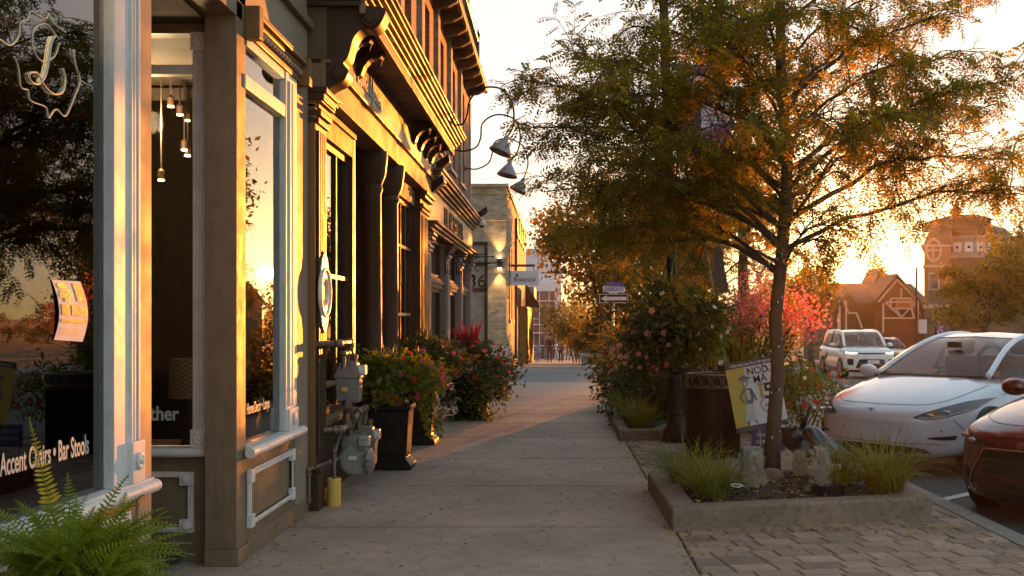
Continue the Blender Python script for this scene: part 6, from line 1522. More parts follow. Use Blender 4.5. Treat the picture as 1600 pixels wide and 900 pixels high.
d.box(dx0, dx1, BYf + .05, BYf + .2, dz1 - .1, dz1); d.box(dx0, dx1, BYf + .05, BYf + .2, zm - .06, zm + .06); d.box(dx0, dx1, BYf + .05, BYf + .2, zm2 - .05, zm2 + .05); d.box(dx0, dx1, BYf + .05, BYf + .2, ZB, ZB + .25)
d = d.build('door', M['brown'], bb, bevel=.01)
MB().box(dx0, dx1, BYf + .14, BYf + .15, ZB + .1, dz1).build('pane', mat('reflecting_pane', (0.30, 0.25, 0.2), 0.1, var=.2), d)
text('house_number', '36', 0.62, M['black'], d, (xat(745, BYf), BYf + .13, zat(440, BYf)), (1, 0, 0), (0, 0, 1), .005, bold=.004)
sc_ = thing('wall_lamp', 'brown up and down wall lamp glowing on the buff brick', 'wall lamp', (xat(780, BYf), BYf, zat(410, BYf)))
MB().box(xat(777, BYf), xat(784, BYf), BYf - .16, BYf, zat(418, BYf), zat(404, BYf)).build('lamp_housing', M['brown'], sc_, bevel=.01)
for z, sg in ((zat(403.7, BYf), 1), (zat(418.3, BYf), -1)):
    MB().box(xat(778, BYf), xat(783, BYf), BYf - .14, BYf - .03, z, z + .006 * sg).build('lamp_lens', M['bulb'], sc_)
    l_ = bpy.data.lights.new('wall_lamp_light', 'SPOT'); l_.energy, l_.color, l_.spot_size, l_.spot_blend = 30, (1, .62, .25), R(75), .6; l_.shadow_soft_size = .03
    lo = bpy.data.objects.new('wall_lamp_light', l_); lo.location = (xat(780.5, BYf), BYf - .12, z + .02 * sg); lo.rotation_euler = (R(180 + 8) if sg > 0 else R(-8), 0, 0); COL.objects.link(lo)
bs = thing('hanging_sign', 'white hanging shop sign with a small blue and yellow mark on a brown bracket', 'shop sign', (xat(820, 42), 42, zat(423, 42)))
MB().bar((BXs, 42, zat(415, 42)), (xat(836, 42), 42, zat(415, 42)), .07, .09).build('bracket', M['brown'], bs)
a_, c_ = at(798, 446, 42), at(842, 423, 42)
sg_ = MB().box(a_.x, c_.x, 41.97, 42.03, a_.z, c_.z).build('sign_board', mat('sign_white', (0.72, 0.72, 0.76), .4, var=.03), bs, bevel=.01)
text('sign_lettering', 'BrokerLink', .235, mat('sign_slate', (0.09, 0.10, 0.13), .5), sg_, ((a_.x + c_.x) / 2, 41.962, zat(437, 42)), (1, 0, 0), (0, 0, 1), .003, stretch=.78, bold=.002)
b = MB(); b.box(xat(806, 42), xat(809.5, 42), 41.955, 41.968, zat(433, 42), zat(428, 42)); b.build('blue_mark', mat('mark_blue', (0.04, 0.07, 0.42), .5), sg_)
b = MB(); b.prism([(xat(805, 42), 41.955, zat(429, 42)), (xat(808, 42), 41.955, zat(429.5, 42)), (xat(807, 42), 41.955, zat(426.5, 42))], (0, .012, 0)); b.build('yellow_mark', mat('mark_yellow', (0.7, 0.5, 0.05), .5), sg_)
for x in (xat(803, 42), xat(834, 42)): MB().tube([(x, 42, zat(423, 42)), (x, 42, zat(415, 42))], .015, 6).build('hanger', M['iron'], bs)
# lower shop further along with awning
ls_ = thing('wooden_shopfront', 'narrow brown wooden shopfront, tinted sunlit orange, with a white fascia after the buff brick building', 'shop building', (-2, 56, zs(56)))
b = MB(); b.box(BXs + .02, BXs + .35, 51, 62, zs(56) - .6, zat(480, 55)); b.build('front_wall', mat('orange_lit_wood', (0.42, 0.26, 0.08), .6, var=.15), ls_)  # wood colour takes in the orange sunlight falling on it
for k in range(4): MB().box(BXs + .34, BXs + .37, 51.5 + 2.6 * k, 53.2 + 2.6 * k, zs(56), zat(492, 55)).build('window', M['glass'], ls_); 
for k in range(5): MB().box(BXs + .34, BXs + .42, 51.0 + 2.6 * k, 51.45 + 2.6 * k, zs(56) - .3, zat(482, 55)).build('post', M['brown'], ls_)
MB().box(BXs + .3, BXs + .7, 50.5, 56, zat(478, 53), zat(450, 53)).build('fascia', M['bannerwhite'], ls_)
MB().prism([(BXs + .3, 50.2, zat(440, 50)), (BXs + 1.0, 50.2, zat(480, 50)), (BXs + .3, 50.2, zat(480, 50))], (0, .12, 0)).build('awning_end', M['brown'], ls_)
# white and glass building
gb = thing('glass_building', 'white framed glass fronted building closing the street behind the walkers', 'building', (-1, 98, zs(98)))
Yg = 96.0; gx0, gx1 = xat(818, Yg), xat(877, Yg); gz0 = zs(Yg) - .5
MB().box(gx0 - 3, gx1, Yg + .3, Yg + 14, gz0, zat(388, Yg)).build('wall', M['bannerwhite'], gb)
MB().box(gx0 - 3, gx1 - .5, Yg, Yg + .3, zat(455, Yg), zat(440, Yg)).build('fascia', M['bannerwhite'], gb)
MB().box(gx1 - .55, gx1, Yg - .1, Yg + .3, gz0, zat(440, Yg)).build('corner_pier', M['bannerwhite'], gb)
gl_ = MB().box(gx0 - 2, gx1 - .5, Yg + .2, Yg + .22, gz0, zat(455, Yg)).build('window', mat('dark_glass', (0.10, 0.09, 0.10), 0.12, var=.3, scale=.6), gb)
b = MB()
for py in (470, 478, 498, 507, 520, 540): b.box(gx0 - 2, gx1 - .5, Yg + .1, Yg + .2, zat(py + .8, Yg), zat(py - .6, Yg))
for px in (828, 843, 858): b.box(xat(px, Yg) - .03, xat(px, Yg) + .03, Yg + .1, Yg + .2, gz0, zat(455, Yg))
b.build('frame', M['bannerwhite'], gl_)
lp2 = thing('utility_pole', 'pale distant pole in front of the glass building', 'pole', (xat(853, 90), 90, zs(90)))
MB().tube([(xat(853, 90), 90, zs(90)), (xat(853, 90), 90, zat(473, 90))], [.14, .09], 10).build('pole', M['kerb'], lp2, smooth='all')
MB().bar((xat(846, 90), 89.9, zat(477, 90)), (xat(860, 90), 89.9, zat(477, 90)), .1, .1).build('crossarm', M['kerb'], lp2)

# ------------------------------------------------------------------ half timbered house where the sun sets
tu = thing('half_timbered_house', 'dark half timbered house with pale truss lines on its gables, beside the setting sun', 'house', (24, 88, zr(88)))
Yt = 86.0; tz0 = zr(Yt) - .4
M['darkwall'] = mat('dark_timber_wall', (0.085, 0.05, 0.035), .8, var=.2, scale=.5); M['shingle'] = mat('brown_shingle', (0.10, 0.06, 0.045), .85, var=.3, scale=3, bump=.5, bscale=12)
M['paletimber'] = mat('pale_timber', (0.55, 0.48, 0.42), .6)
X0, X1 = xat(1296, Yt), xat(1446, Yt)
MB().box(X0, X1, Yt, Yt + 9, tz0, zat(470, Yt)).build('wall', M['darkwall'], tu)
zr1 = zat(440, Yt)
b = MB(); b.prism([(X0 - .3, Yt - .5, zat(474, Yt)), (X0 - .3, Yt + 4.5, zr1), (X0 - .3, Yt + 9.5, zat(474, Yt))], (X1 - X0 + .6, 0, 0)); b.build('roof', M['shingle'], tu)
def gable(px0, pxm, px1, pyb, pyt, yf):
    b = MB(); b.prism([(xat(px0, yf), yf, zat(pyb, yf)), (xat(pxm, yf), yf, zat(pyt, yf)), (xat(px1, yf), yf, zat(pyb, yf))], (0, 4, 0)); b.prism([(xat(px0, yf), yf, tz0), (xat(px1, yf), yf, tz0), (xat(px1, yf), yf, zat(pyb, yf)), (xat(px0, yf), yf, zat(pyb, yf))], (0, 3, 0)); b.build('gable', M['darkwall'], tu)
    for pa, pb_ in (((px0 - 3, pyb + 3), (pxm, pyt - 3)), ((pxm, pyt - 3), (px1 + 3, pyb + 3))):
        a, c = at(*pa, yf - .4), at(*pb_, yf - .4); MB().prism([a, c, c + Vector((0, 0, .18)), a + Vector((0, 0, .18))], (0, 5, 0)).build('gable_roof', M['shingle'], tu)
gable(1372, 1402, 1436, 470, 434, Yt - 1.0)
gable(1303, 1325, 1350, 490, 462, Yt - .8)
b = MB(); b.prism([(xat(1378, Yt), Yt + 3, zat(450, Yt)), (xat(1396, Yt), Yt + 3, zat(415, Yt)), (xat(1415, Yt), Yt + 3, zat(450, Yt))], (0, 4, 0)); b.build('roof_turret', M['shingle'], tu)
def timber(segs, yf, wd=.14):
    b = MB()
    for p, q in segs: b.bar(at(*p, yf), at(*q, yf), wd, wd)
    b.build('timber_trim', M['paletimber'], tu)
timber([((1372, 472), (1402, 437)), ((1402, 437), (1436, 472)), ((1384, 472), (1430, 472)), ((1392, 466), (1424, 466)), ((1392, 482), (1424, 482)), ((1384, 473), (1408, 496)), ((1430, 473), (1408, 496)), ((1380, 497), (1432, 497)), ((1408, 450), (1408, 466)), ((1392, 466), (1392, 482)), ((1424, 466), (1424, 482)), ((1380, 474), (1380, 520)), ((1434, 474), (1434, 520)), ((1400, 482), (1408, 496)), ((1424, 482), (1428, 496))], Yt - 1.12, .13)
timber([((1310, 490), (1310, 520)), ((1322, 470), (1322, 520)), ((1326, 489), (1338, 489)), ((1338, 489), (1347, 512)), ((1318, 470), (1326, 489)), ((1312, 470), (1312, 515))], Yt - .95, .12)
MB().box(xat(1393, Yt), xat(1423, Yt), Yt - 1.06, Yt - 1.01, zat(481, Yt), zat(467, Yt)).build('sign_panel', mat('ochre_panel', (0.40, 0.19, 0.06), .6), tu)
# the domed corner building
db = thing('domed_corner_building', 'pinkish corner building with round drum, dark domed roof and small cupola', 'building', (26, 72, zr(72)))
Yd = 70.0; dz0 = zr(Yd) - .4
M['stucco'] = mat('pink_beige_stucco', (0.20, 0.12, 0.085), .8, var=.2, scale=.6); M['slate'] = mat('dark_metal_roof', (0.10, 0.055, 0.045), .5, var=.2, scale=1.2); M['palestucco'] = mat('pale_stucco', (0.42, 0.31, 0.26), .8)
def dbox(b, x0, x1, y0, y1, z0, z1): return b.prism([(x0, y0, z0), (x1, y0, z0), (x1, y0, z1), (x0, y0, z1)], (0.36 * (y1 - y0), y1 - y0, 0))
dbox(MB(), xat(1444, Yd), xat(1484, Yd), Yd, Yd + 10, dz0, zat(383, Yd)).build('wall', M['stucco'], db)
b = MB(); b.prism([(xat(1440, Yd), Yd - .2, zat(384, Yd)), (xat(1452, Yd), Yd - .2, zat(358, Yd)), (xat(1484, Yd), Yd - .2, zat(350, Yd)), (xat(1486, Yd), Yd - .2, zat(384, Yd))], (3.3, 9, 0)); b.build('gable_roof', M['slate'], db)
b = MB(); dbox(b, xat(1443, Yd) - .1, xat(1484, Yd), Yd - .15, Yd + 8, zat(418, Yd), zat(414, Yd)); dbox(b, xat(1443, Yd) - .1, xat(1484, Yd), Yd - .15, Yd + 8, zat(482, Yd), zat(476, Yd)); dbox(b, xat(1439, Yd) - .1, xat(1484, Yd), Yd - .25, Yd + 8, zat(386, Yd), zat(382, Yd)); b.build('string_course', M['palestucco'], db)
ow = MB(); oc = at(1458, 391, Yd - .12); ow.lathe([(.62, 0), (.62, .1), (.46, .12), (.46, 0)], oc, 28, (0, -1, 0), cap=False, squ=1.0)
ow.v = [(oc.x + (x - oc.x) * .85, y, oc.z + (z - oc.z) * 1.25) for x, y, z in ow.v]
ow = ow.build('oval_window', M['palestucco'], db, smooth=True)
b = MB(); b.bar(oc + Vector((0, 0, -.7)), oc + Vector((0, 0, .7)), .14, .1); b.bar(oc + Vector((-.45, 0, 0)), oc + Vector((.45, 0, 0)), .12, .14); b.build('cross_bar', M['palestucco'], ow)
b = MB(); b.box(xat(1450, Yd), xat(1467, Yd), Yd - .1, Yd + .05, zat(454, Yd), zat(426, Yd)); w_ = b.build('window', M['palestucco'], db)
MB().box(xat(1452.5, Yd), xat(1464.5, Yd), Yd - .13, Yd - .1, zat(451, Yd), zat(429, Yd)).build('pane', mat('far_pane', (0.10, 0.07, 0.08), .15), w_)
MB().box(xat(1446, Yd), xat(1476, Yd), Yd - .06, Yd + .05, dz0, zat(494, Yd)).build('shop_window', mat('far_shop_pane', (0.08, 0.05, 0.05), .3), db)
dc = (xat(1545, Yd), Yd + 3.0, 0); dr = (xat(1600, Yd) - xat(1485, Yd)) / 2 + .3
b = MB(); b.lathe([(dr, dz0), (dr, zat(395, Yd))], dc, 40, cap=False); b.build('drum_wall', M['stucco'], db, smooth='all')
b = MB(); b.lathe([(dr + .1, zat(402, Yd)), (dr + .12, zat(396, Yd)), (dr + .05, zat(394, Yd)), (dr + .05, zat(376, Yd)), (dr + .2, zat(372, Yd)), (dr + .22, zat(367, Yd)), (dr - .2, zat(367, Yd))], dc, 48, cap=False); b.build('parapet', M['palestucco'], db, smooth=True)
for k in range(9):
    a = R(180 + 22 + 15 * k); n_ = Vector((math.cos(a), math.sin(a), 0)); t2 = Vector((-n_.y, n_.x, 0)); c = Vector(dc) + n_ * (dr + .06) + Vector((0, 0, zat(385, Yd)))
    MB().prism([c - t2 * .24 + Vector((0, 0, -.3)), c + t2 * .24 + Vector((0, 0, -.3)), c + t2 * .24 + Vector((0, 0, .3)), c - t2 * .24 + Vector((0, 0, .3))], n_ * .05).build('parapet_panel', M['bannerwhite'], db)
    MB().prism([c - t2 * .08 + Vector((0, 0, -.08)), c + t2 * .08 + Vector((0, 0, -.08)), c + t2 * .08 + Vector((0, 0, .08)), c - t2 * .08 + Vector((0, 0, .08))], n_ * .06).build('parapet_opening', M['black'], db)
b = MB(); b.lathe([(dr - .15, zat(370, Yd)), (dr - .2, zat(360, Yd)), (dr - .6, zat(352, Yd)), (dr - 1.3, zat(347, Yd)), (1.0, zat(345, Yd))], dc, 40); b.build('dome', M['slate'], db, smooth=True)
lx0, lx1 = xat(1477, Yd), xat(1560, Yd)
b = MB(); b.box(lx0, lx1, Yd + 1.2, Yd + 4.5, zat(354, Yd), zat(340, Yd)); b.build('roof_lantern', M['slate'], db)
b = MB(); b.prism([(lx0 - .2, Yd + 1, zat(341, Yd)), (lx1 + .2, Yd + 1, zat(341, Yd)), (lx1 - .9, Yd + 1, zat(333, Yd)), (lx0 + .9, Yd + 1, zat(333, Yd))], (0, 3.7, 0)); b.build('lantern_roof', M['slate'], db)
b = MB(); b.lathe([(.30, zat(336, Yd)), (.30, zat(327, Yd)), (.45, zat(327, Yd)), (.2, zat(318, Yd)), (.06, zat(312, Yd)), (0, zat(308, Yd))], (xat(1517, Yd), Yd + 2.6, 0), 4); b.build('cupola', M['slate'], db)
MB().box(xat(1585, Yd), xat(1700, Yd), Yd + 2, Yd + 12, dz0, zat(372, Yd)).build('side_wing', M['stucco'], db)
# banners and poles across the road
def polebanner(px, Y, py0, py1, bx0, bx1, by0, by1, m, label, s_=None):
    t_ = thing('banner_pole', label, 'banner pole', (xat(px, Y), Y, zr(Y) + .13), 0, 'banner poles across the road')
    MB().tube([(xat(px, Y), Y, zr(Y)), (xat(px, Y), Y, zat(py0, Y))], [.10, .06], 10).build('pole', M['iron'], t_, smooth='all')
    a, c = at(bx0, by1, Y), at(bx1, by0, Y)
    bb_ = MB().box(a.x, c.x, Y - .03, Y, a.z, c.z).build('banner_cloth', M[m], t_)
    MB().tube([(xat(px, Y), Y, c.z), (c.x, Y, c.z)], .02, 6).build('banner_arm', M['iron'], t_)
    if s_: text('lettering', s_, .42, M['bannerwhite'], bb_, ((a.x + c.x) / 2, Y - .035, (a.z + c.z) / 2), (0, 0, 1), (-1, 0, 0), .004, shear=.3, stretch=1.0)
polebanner(1432, 64, 418, 560, 1436, 1448, 499, 521, 'bannerwhite', 'black pole with a pale banner beside the half timbered house')
polebanner(1462, 60, 488, 560, 1464, 1475, 499, 522, 'purple', 'low pole with a violet banner with white script lettering', 'Cruise')
# ------------------------------------------------------------------ three walkers
M['skin'] = mat('skin', (0.42, 0.25, 0.17), .5, var=.05, bump=0)
def person(label, px, Y, h, top, trousers, hair, long_hair=False, stride=.12, sk='skin'):
    x, z = xat(px, Y), zs(Y) + .02
    t_ = thing('person', label, 'person', (x, Y, z), 0)
    s = h / 1.75
    J = {'hip': (0, 0, .92), 'waist': (0, 0, 1.08), 'chest': (0, 0, 1.30), 'neck': (0, .0, 1.48), 'head0': (0, .01, 1.56), 'head': (0, .0, 1.66),
         'la': (-.19, 0, 1.40), 'le': (-.25, .03, 1.12), 'lw': (-.24, .10, .88), 'lh': (-.24, .13, .79), 'ra': (.19, 0, 1.40), 're': (.25, -.05, 1.12), 'rw': (.25, .02, .88), 'rh': (.25, .04, .79),
         'lt': (-.10, 0, .88), 'lk': (-.10, .06 + stride * .4, .50), 'lf': (-.10, stride, .08), 'ltoe': (-.11, stride + .16, .03), 'rt': (.10, 0, .88), 'rk': (.10, .03 - stride * .3, .50), 'rf': (.10, -stride * 1.2, .09), 'rtoe': (.11, -stride * 1.2 + .15, .03)}
    ed = [('hip', 'waist'), ('waist', 'chest'), ('chest', 'neck'), ('neck', 'head0'), ('head0', 'head'), ('chest', 'la'), ('la', 'le'), ('le', 'lw'), ('lw', 'lh'), ('chest', 'ra'), ('ra', 're'), ('re', 'rw'), ('rw', 'rh'), ('hip', 'lt'), ('lt', 'lk'), ('lk', 'lf'), ('lf', 'ltoe'), ('hip', 'rt'), ('rt', 'rk'), ('rk', 'rf'), ('rf', 'rtoe')]
    rad = dict(hip=(.15, .11), waist=(.14, .10), chest=(.17, .11), neck=(.055, .055), head0=(.075, .085), head=(.085, .10), la=.06, le=.045, lw=.032, lh=.035, ra=.06, re=.045, rw=.032, rh=.035, lt=.09, lk=.06, lf=.045, ltoe=.035, rt=.09, rk=.06, rf=.045, rtoe=.035)
    def skinmesh(name, keys, grow, m):
        ks = [k for k in J if k in keys]; ix = {k: i for i, k in enumerate(ks)}
        me = bpy.data.meshes.new(name); me.from_pydata([tuple(c * s for c in J[k]) for k in ks], [(ix[a], ix[b_]) for a, b_ in ed if a in ix and b_ in ix], [])
        o = link(name, me, m, t_)
        sm_ = o.modifiers.new('skin', 'SKIN'); sm_.use_smooth_shade = True; su = o.modifiers.new('sub', 'SUBSURF'); su.levels = su.render_levels = 2
        for k in ks:
            r = rad[k]; r = r if isinstance(r, tuple) else (r, r); me.skin_vertices[0].data[ix[k]].radius = ((r[0] + grow) * s, (r[1] + grow) * s)
        me.skin_vertices[0].data[ix['hip' if 'hip' in ix else ks[0]]].use_root = True
        return o
    skinmesh('body', set(J), 0.0, M[sk])
    skinmesh('jacket', {'hip', 'waist', 'chest', 'la', 'le', 'lw', 'ra', 're', 'rw'}, .014, top)
    skinmesh('trousers', {'hip', 'lt', 'lk', 'lf', 'rt', 'rk', 'rf'}, .016, trousers)
    b = MB(); b.ball((0, -.015 * s, 1.69 * s), (.10 * s, .115 * s, .115 * s), 16, 12)
    if long_hair: b.ball((0, -.06 * s, 1.55 * s), (.09 * s, .05 * s, .16 * s), 12, 10)
    b.build('hair', hair, t_, smooth='all', local=True)
    for sx in (-.11, .11):
        yo = stride if sx < 0 else -stride * 1.2
        MB().ball((sx * s, (yo + .07) * s, .045 * s), (.05 * s, .13 * s, .05 * s), 12, 8).build('shoe', M['black'], t_, smooth='all', local=True)
    return t_
mj = lambda n, c: mat(n, c, .8, var=.15, scale=8)
hairm = mj('brown_hair', (0.05, 0.028, 0.016)); blond = mj('blond_hair', (0.22, 0.13, 0.06))
YP = 70.0
person('adult walking away in a dark red hooded jacket and dark red trousers', 859, YP, 1.78, mj('dark_red_cloth', (0.11, 0.018, 0.02)), mj('maroon_cloth', (0.13, 0.03, 0.04)), hairm)
person('child in light blue dress and leggings walking at the left of the adult', 840.5, YP - .5, 1.22, mj('light_blue_cloth', (0.20, 0.28, 0.46)), mj('pale_legging', (0.26, 0.2, 0.3)), blond, True)
person('child in blue jacket walking at the right of the adult', 876, YP, 1.35, mj('blue_cloth', (0.06, 0.08, 0.34)), mj('dark_cloth', (0.10, 0.06, 0.05)), blond)
def pack(name, label, px, Y, z, r, m):
    t_ = thing(name, label, 'bag', (xat(px, Y), Y, z))
    MB().ball((xat(px, Y), Y, z), r, 12, 10).build('bag_body', m, t_, smooth='all')
    MB().tube([(xat(px, Y) - r[0] * .6, Y, z + r[2] * .9), (xat(px, Y), Y, z + r[2] * 1.3), (xat(px, Y) + r[0] * .6, Y, z + r[2] * .9)], .012, 6).build('strap', m, t_)
pack('backpack', 'dark backpack with a pale mark worn by the adult walker', 859, YP - .21, zs(YP) + 1.28, (.16, .10, .22), mj('backpack_cloth', (0.06, 0.03, 0.05)))
pack('backpack', 'blue backpack worn by the child on the right', 876, YP - .19, zs(YP) + .98, (.13, .09, .17), mj('blue_pack_cloth', (0.05, 0.06, 0.30)))
pack('tote_bag', 'light blue bag carried by the child on the left', 834.5, YP - .55, zs(YP) + .55, (.16, .08, .22), mj('blue_bag_cloth', (0.22, 0.34, 0.5)))
# ------------------------------------------------------------------ cars
from mathutils.bvhtree import BVHTree
def carpaint(name, c, metal=0.25, rough=0.28): return mat(name, c, rough, metal, var=0.03, scale=2, bump=0.0, coat=1.0, rvar=0.03)
M['pearl'] = carpaint('pearl_white_paint', (0.63, 0.67, 0.75), 0.05, 0.14); M['maroon'] = carpaint('dark_maroon_paint', (0.12, 0.006, 0.006), 0.2); M['white_paint'] = carpaint('white_car_paint', (0.72, 0.71, 0.70), 0.0)
M['winered'] = carpaint('wine_red_paint', (0.16, 0.03, 0.025), 0.3)
M['carglass'] = glass_mat('car_glass', (0.42, 0.42, 0.42), 1.28, 0.0); M['tyre'] = mat('tyre_rubber', (0.018, 0.017, 0.016), .85, bump=.3); M['rim'] = mat('alloy_rim', (0.35, 0.34, 0.33), .35, .9)
M['trim'] = mat('black_trim', (0.012, 0.011, 0.011), .45); M['lampdark'] = mat('smoked_lamp', (0.05, 0.045, 0.05), .1, .3, coat=1.0, bump=0); M['chrome'] = mat('chrome', (0.55, 0.5, 0.46), .18, 1.0, bump=0)
M['lampclear'] = mat('clear_lamp', (0.45, 0.43, 0.42), .1, .6, coat=1.0, bump=0); M['seat'] = mat('car_seat', (0.05, 0.045, 0.045), .8); M['drl'] = mat('lit_running_lamp', (1, 1, 1), .3, emit=(1.0, 0.82, 0.55, 0.9)); M['plate'] = mat('number_plate', (0.62, 0.62, 0.64), .5)
def cr(A, n):
    """Catmull-Rom resample of an (m, ...) array to n samples along axis 0"""
    A = np.asarray(A, float); m = len(A); P = np.concatenate([[2 * A[0] - A[1]], A, [2 * A[-1] - A[-2]]])
    out = []
    for u in np.linspace(0, m - 1, n):
        i = min(int(u), m - 2); t = u - i; a, b, c, d = P[i], P[i + 1], P[i + 2], P[i + 3]
        out.append(0.5 * (2 * b + (c - a) * t + (2 * a - 5 * b + 4 * c - d) * t * t + (3 * b - a - 3 * c + d) * t ** 3))
    return np.array(out)
class Car:
    def __init__(s, name, label, cat, loc, rz, paint, body, house, plan=(0.42, 0.92, 2.4, 1.2), group=None):
        s.root = thing(name, label, cat, loc, rz, group); s.paint = paint; s.plan = plan; s.house_st = house
        # body: (y, w, zb, zt, crown) stations from nose to tail
        st = []
        for (y, w_, zb, zt_, cr_) in body:
            h = zt_ - zb
            st.append([(0, y, zb), (.70 * w_, y, zb), (.96 * w_, y, zb + .14 * h), (w_, y, zb + .5 * h), (.985 * w_, y, zb + .78 * h), (.86 * w_, y, zt_ - .03 * h), (.45 * w_, y, zt_ + cr_ * .8), (0, y, zt_ + cr_)])
        st = np.array(st); g = cr(st, 70); g = np.array([cr(r_, 30) for r_ in g])
        s.grid = s.warp(g)
        s.tris = []; b = MB(); full = [[tuple(p) for p in r_] + [(-p[0], p[1], p[2]) for p in r_[::-1][1:]] for r_ in s.grid]
        b.grid(full); k = len(full[0]); b.f.append(tuple(range(k))); b.f.append(tuple(len(b.v) - 1 - i for i in range(k)))
        s.bvh = BVHTree.FromPolygons([Vector(v) for v in b.v], b.f)
        s.body = b.build('body', paint, s.root, smooth='all', local=True)
    def warp(s, g):
        c, wr, p, f = s.plan; g = np.array(g, float)
        g[..., 1] += c * (np.abs(g[..., 0]) / wr) ** p * np.exp(-np.maximum(g[..., 1], 0) / f)
        return g
    def cast(s, x, z, off=.004, d=(0, 1, 0)):
        d = Vector(d).normalized(); o = Vector((x, 0.5, z)) - d * 4
        h, n, _, _ = s.bvh.ray_cast(o, d)
        if h is None: return None
        if n.dot(d) > 0: n = -n
        return h + n * off
    def decal(s, name, m, lower, upper, n=14, k=5, off=.005, d=(0, 1, 0), parent=None, both=False):
        """patch on the nose between two polylines given as (x, z) seen from the front"""
        b = MB()
        for sg in ((1, -1) if both else (1,)):
            L, U = cr([(a, c) for a, c in lower], n), cr([(a, c) for a, c in upper], n); rows = []
            for j in range(k + 1):
                r_ = []
                for i in range(n):
                    p = L[i] + (U[i] - L[i]) * j / k; h = s.cast(sg * p[0], p[1], off, (d[0] * sg, d[1], d[2])); r_.append(h)
                rows.append(r_)
            if any(h is None for r_ in rows for h in r_):
                rows = [[h for h in r_] for r_ in rows]
                for r_ in rows:
                    last = next((h for h in r_ if h is not None), Vector((0, 0, 0)))
                    for i, h in enumerate(r_):
                        if h is None: r_[i] = last
                        else: last = h
            b.grid([[tuple(h) for h in r_] for r_ in rows])
            if both:
                b.build(name, m, parent or s.root, smooth='all', local=True); b = MB()
        if not both: return b.build(name, m, parent or s.root, smooth='all', local=True)
    def line(s, name, m, pts, r, off=.002, n=40, d=(0, 1, 0)):
        P = [s.cast(x, z, off, d) for x, z in cr(pts, n)]; P = [p for p in P if p is not None]
        return MB().tube(P, r, 6).build(name, m, s.root, smooth='all', local=True)
    def topline(s, name, m, pts, r, n=40):
        P = []
        for x, y in cr(pts, n):
            h, nn, _, _ = s.bvh.ray_cast(Vector((x, y, 3)), Vector((0, 0, -1)))
            if h is not None: P.append(h + Vector((0, 0, .001)))
        return MB().tube(P, r, 6).build(name, m, s.root, smooth='all', local=True)
    def house(s, pillar=.035, roof=(0.34, 0.8), ny=60):
        st = []
        for (y, wb, zb, wr, zt_) in s.house_st:
            h = zt_ - zb
            st.append([(wb, y, zb), (wb + (wr - wb) * .33, y, zb + h * .36), (wb + (wr - wb) * .68, y, zb + h * .70), (wr, y, zb + h * .90), (wr * .84, y, zb + h * .975), (wr * .45, y, zt_), (0, y, zt_ + .012)])
        g = np.array([cr(r_, 24) for r_ in cr(np.array(st), ny)])
        yy = g[..., 1]; y0 = s.house_st[0][0]
        g[..., 1] += 0.16 * (np.abs(g[..., 0]) / .8) ** 2.2 * np.clip(1 - (yy - y0) / 1.4, 0, 1)
        s.hg = g
        full = [[tuple(p) for p in r_] + [(-p[0], p[1], p[2]) for p in r_[::-1][1:]] for r_ in g]
        b = MB(); b.grid(full); s.win = b.build('window_glass', s.gm if hasattr(s, 'gm') else M['carglass'], s.root, smooth='all', local=True)
        i0, i1 = int(ny * roof[0]), int(ny * roof[1])
        j0 = 15
        rows = [[tuple(np.array(p) + np.array([0, 0, .007])) for p in r_[j0:]] + [(-p[0], p[1], p[2] + .007) for p in r_[::-1][1:len(r_) - j0]] for r_ in g[i0:i1 + 1]]
        b = MB(); b.grid(rows); b.build('roof', s.paint, s.root, smooth='all', local=True)
        for sg in (1, -1):
            b = MB()
            rail = [(sg * (g[i, j0, 0] + .004), g[i, j0, 1], g[i, j0, 2] + .004) for i in range(0, ny, 2)]
            k0 = next(i for i in range(ny) if g[i, 0, 1] > y0 - 1)
            apil = []
            for i in range(0, i0 + 1):
                j = j0 if True else 0
                apil.append((sg * (g[i, j0, 0] + .006), g[i, j0, 1], g[i, j0, 2] + .004))
            b.tube(smooth_line(rail[::3] + [rail[-1]], 5), pillar, 8)
            b.build('roof_rail', s.paint, s.root, smooth='all', local=True)
            b = MB()
            belt = [(sg * (g[i, 0, 0] + .004), g[i, 0, 1], g[i, 0, 2] + .004) for i in range(2, ny - 2, 4)]
            b.tube(belt, .014, 6)
            for yi in (int(ny * .50), int(ny * .72)):
                b.tube([(sg * (g[yi, j, 0] + .003), g[yi, j, 1], g[yi, j, 2]) for j in range(0, j0 + 1, 3)], .03, 8)
            b.build('window_trim', M['trim'], s.root, smooth='all', local=True)
        # windscreen base and cabin
        b = MB(); b.tube([(x, y0 + .02 + .16 * (abs(x) / .8) ** 2.2, s.house_st[0][4] - .0) for x in np.linspace(-.72, .72, 17)], .018, 6); b.build('wiper_cowl', M['trim'], s.root, local=True)
        zb = s.house_st[2][2]
        MB().box(-.68, .68, y0 + .25, y0 + .75, zb - .12, zb + .02).build('dashboard', M['seat'], s.root, local=True, bevel=.04)
        for sx in (-.36, .36):
            b = MB(); b.box(sx - .23, sx + .23, y0 + 1.45, y0 + 1.62, zb - .35, zb + .20); b.box(sx - .13, sx + .13, y0 + 1.50, y0 + 1.60, zb + .23, zb + .40); b.box(sx - .23, sx + .23, y0 + 1.0, y0 + 1.5, zb - .42, zb - .3)
            b.build('front_seat', M['seat'], s.root, local=True, bevel=.05)
        MB().box(-.6, .6, y0 + 2.35, y0 + 2.55, zb - .35, zb + .18).build('rear_seat', M['seat'], s.root, local=True, bevel=.06)
        MB().tube([(.36 + .17 * math.cos(a), y0 + .85 + .05 * math.sin(a), zb + .0 + .17 * math.sin(a)) for a in np.linspace(0, 6.3, 30)], .016, 8).build('steering_wheel', M['seat'], s.root, local=True)
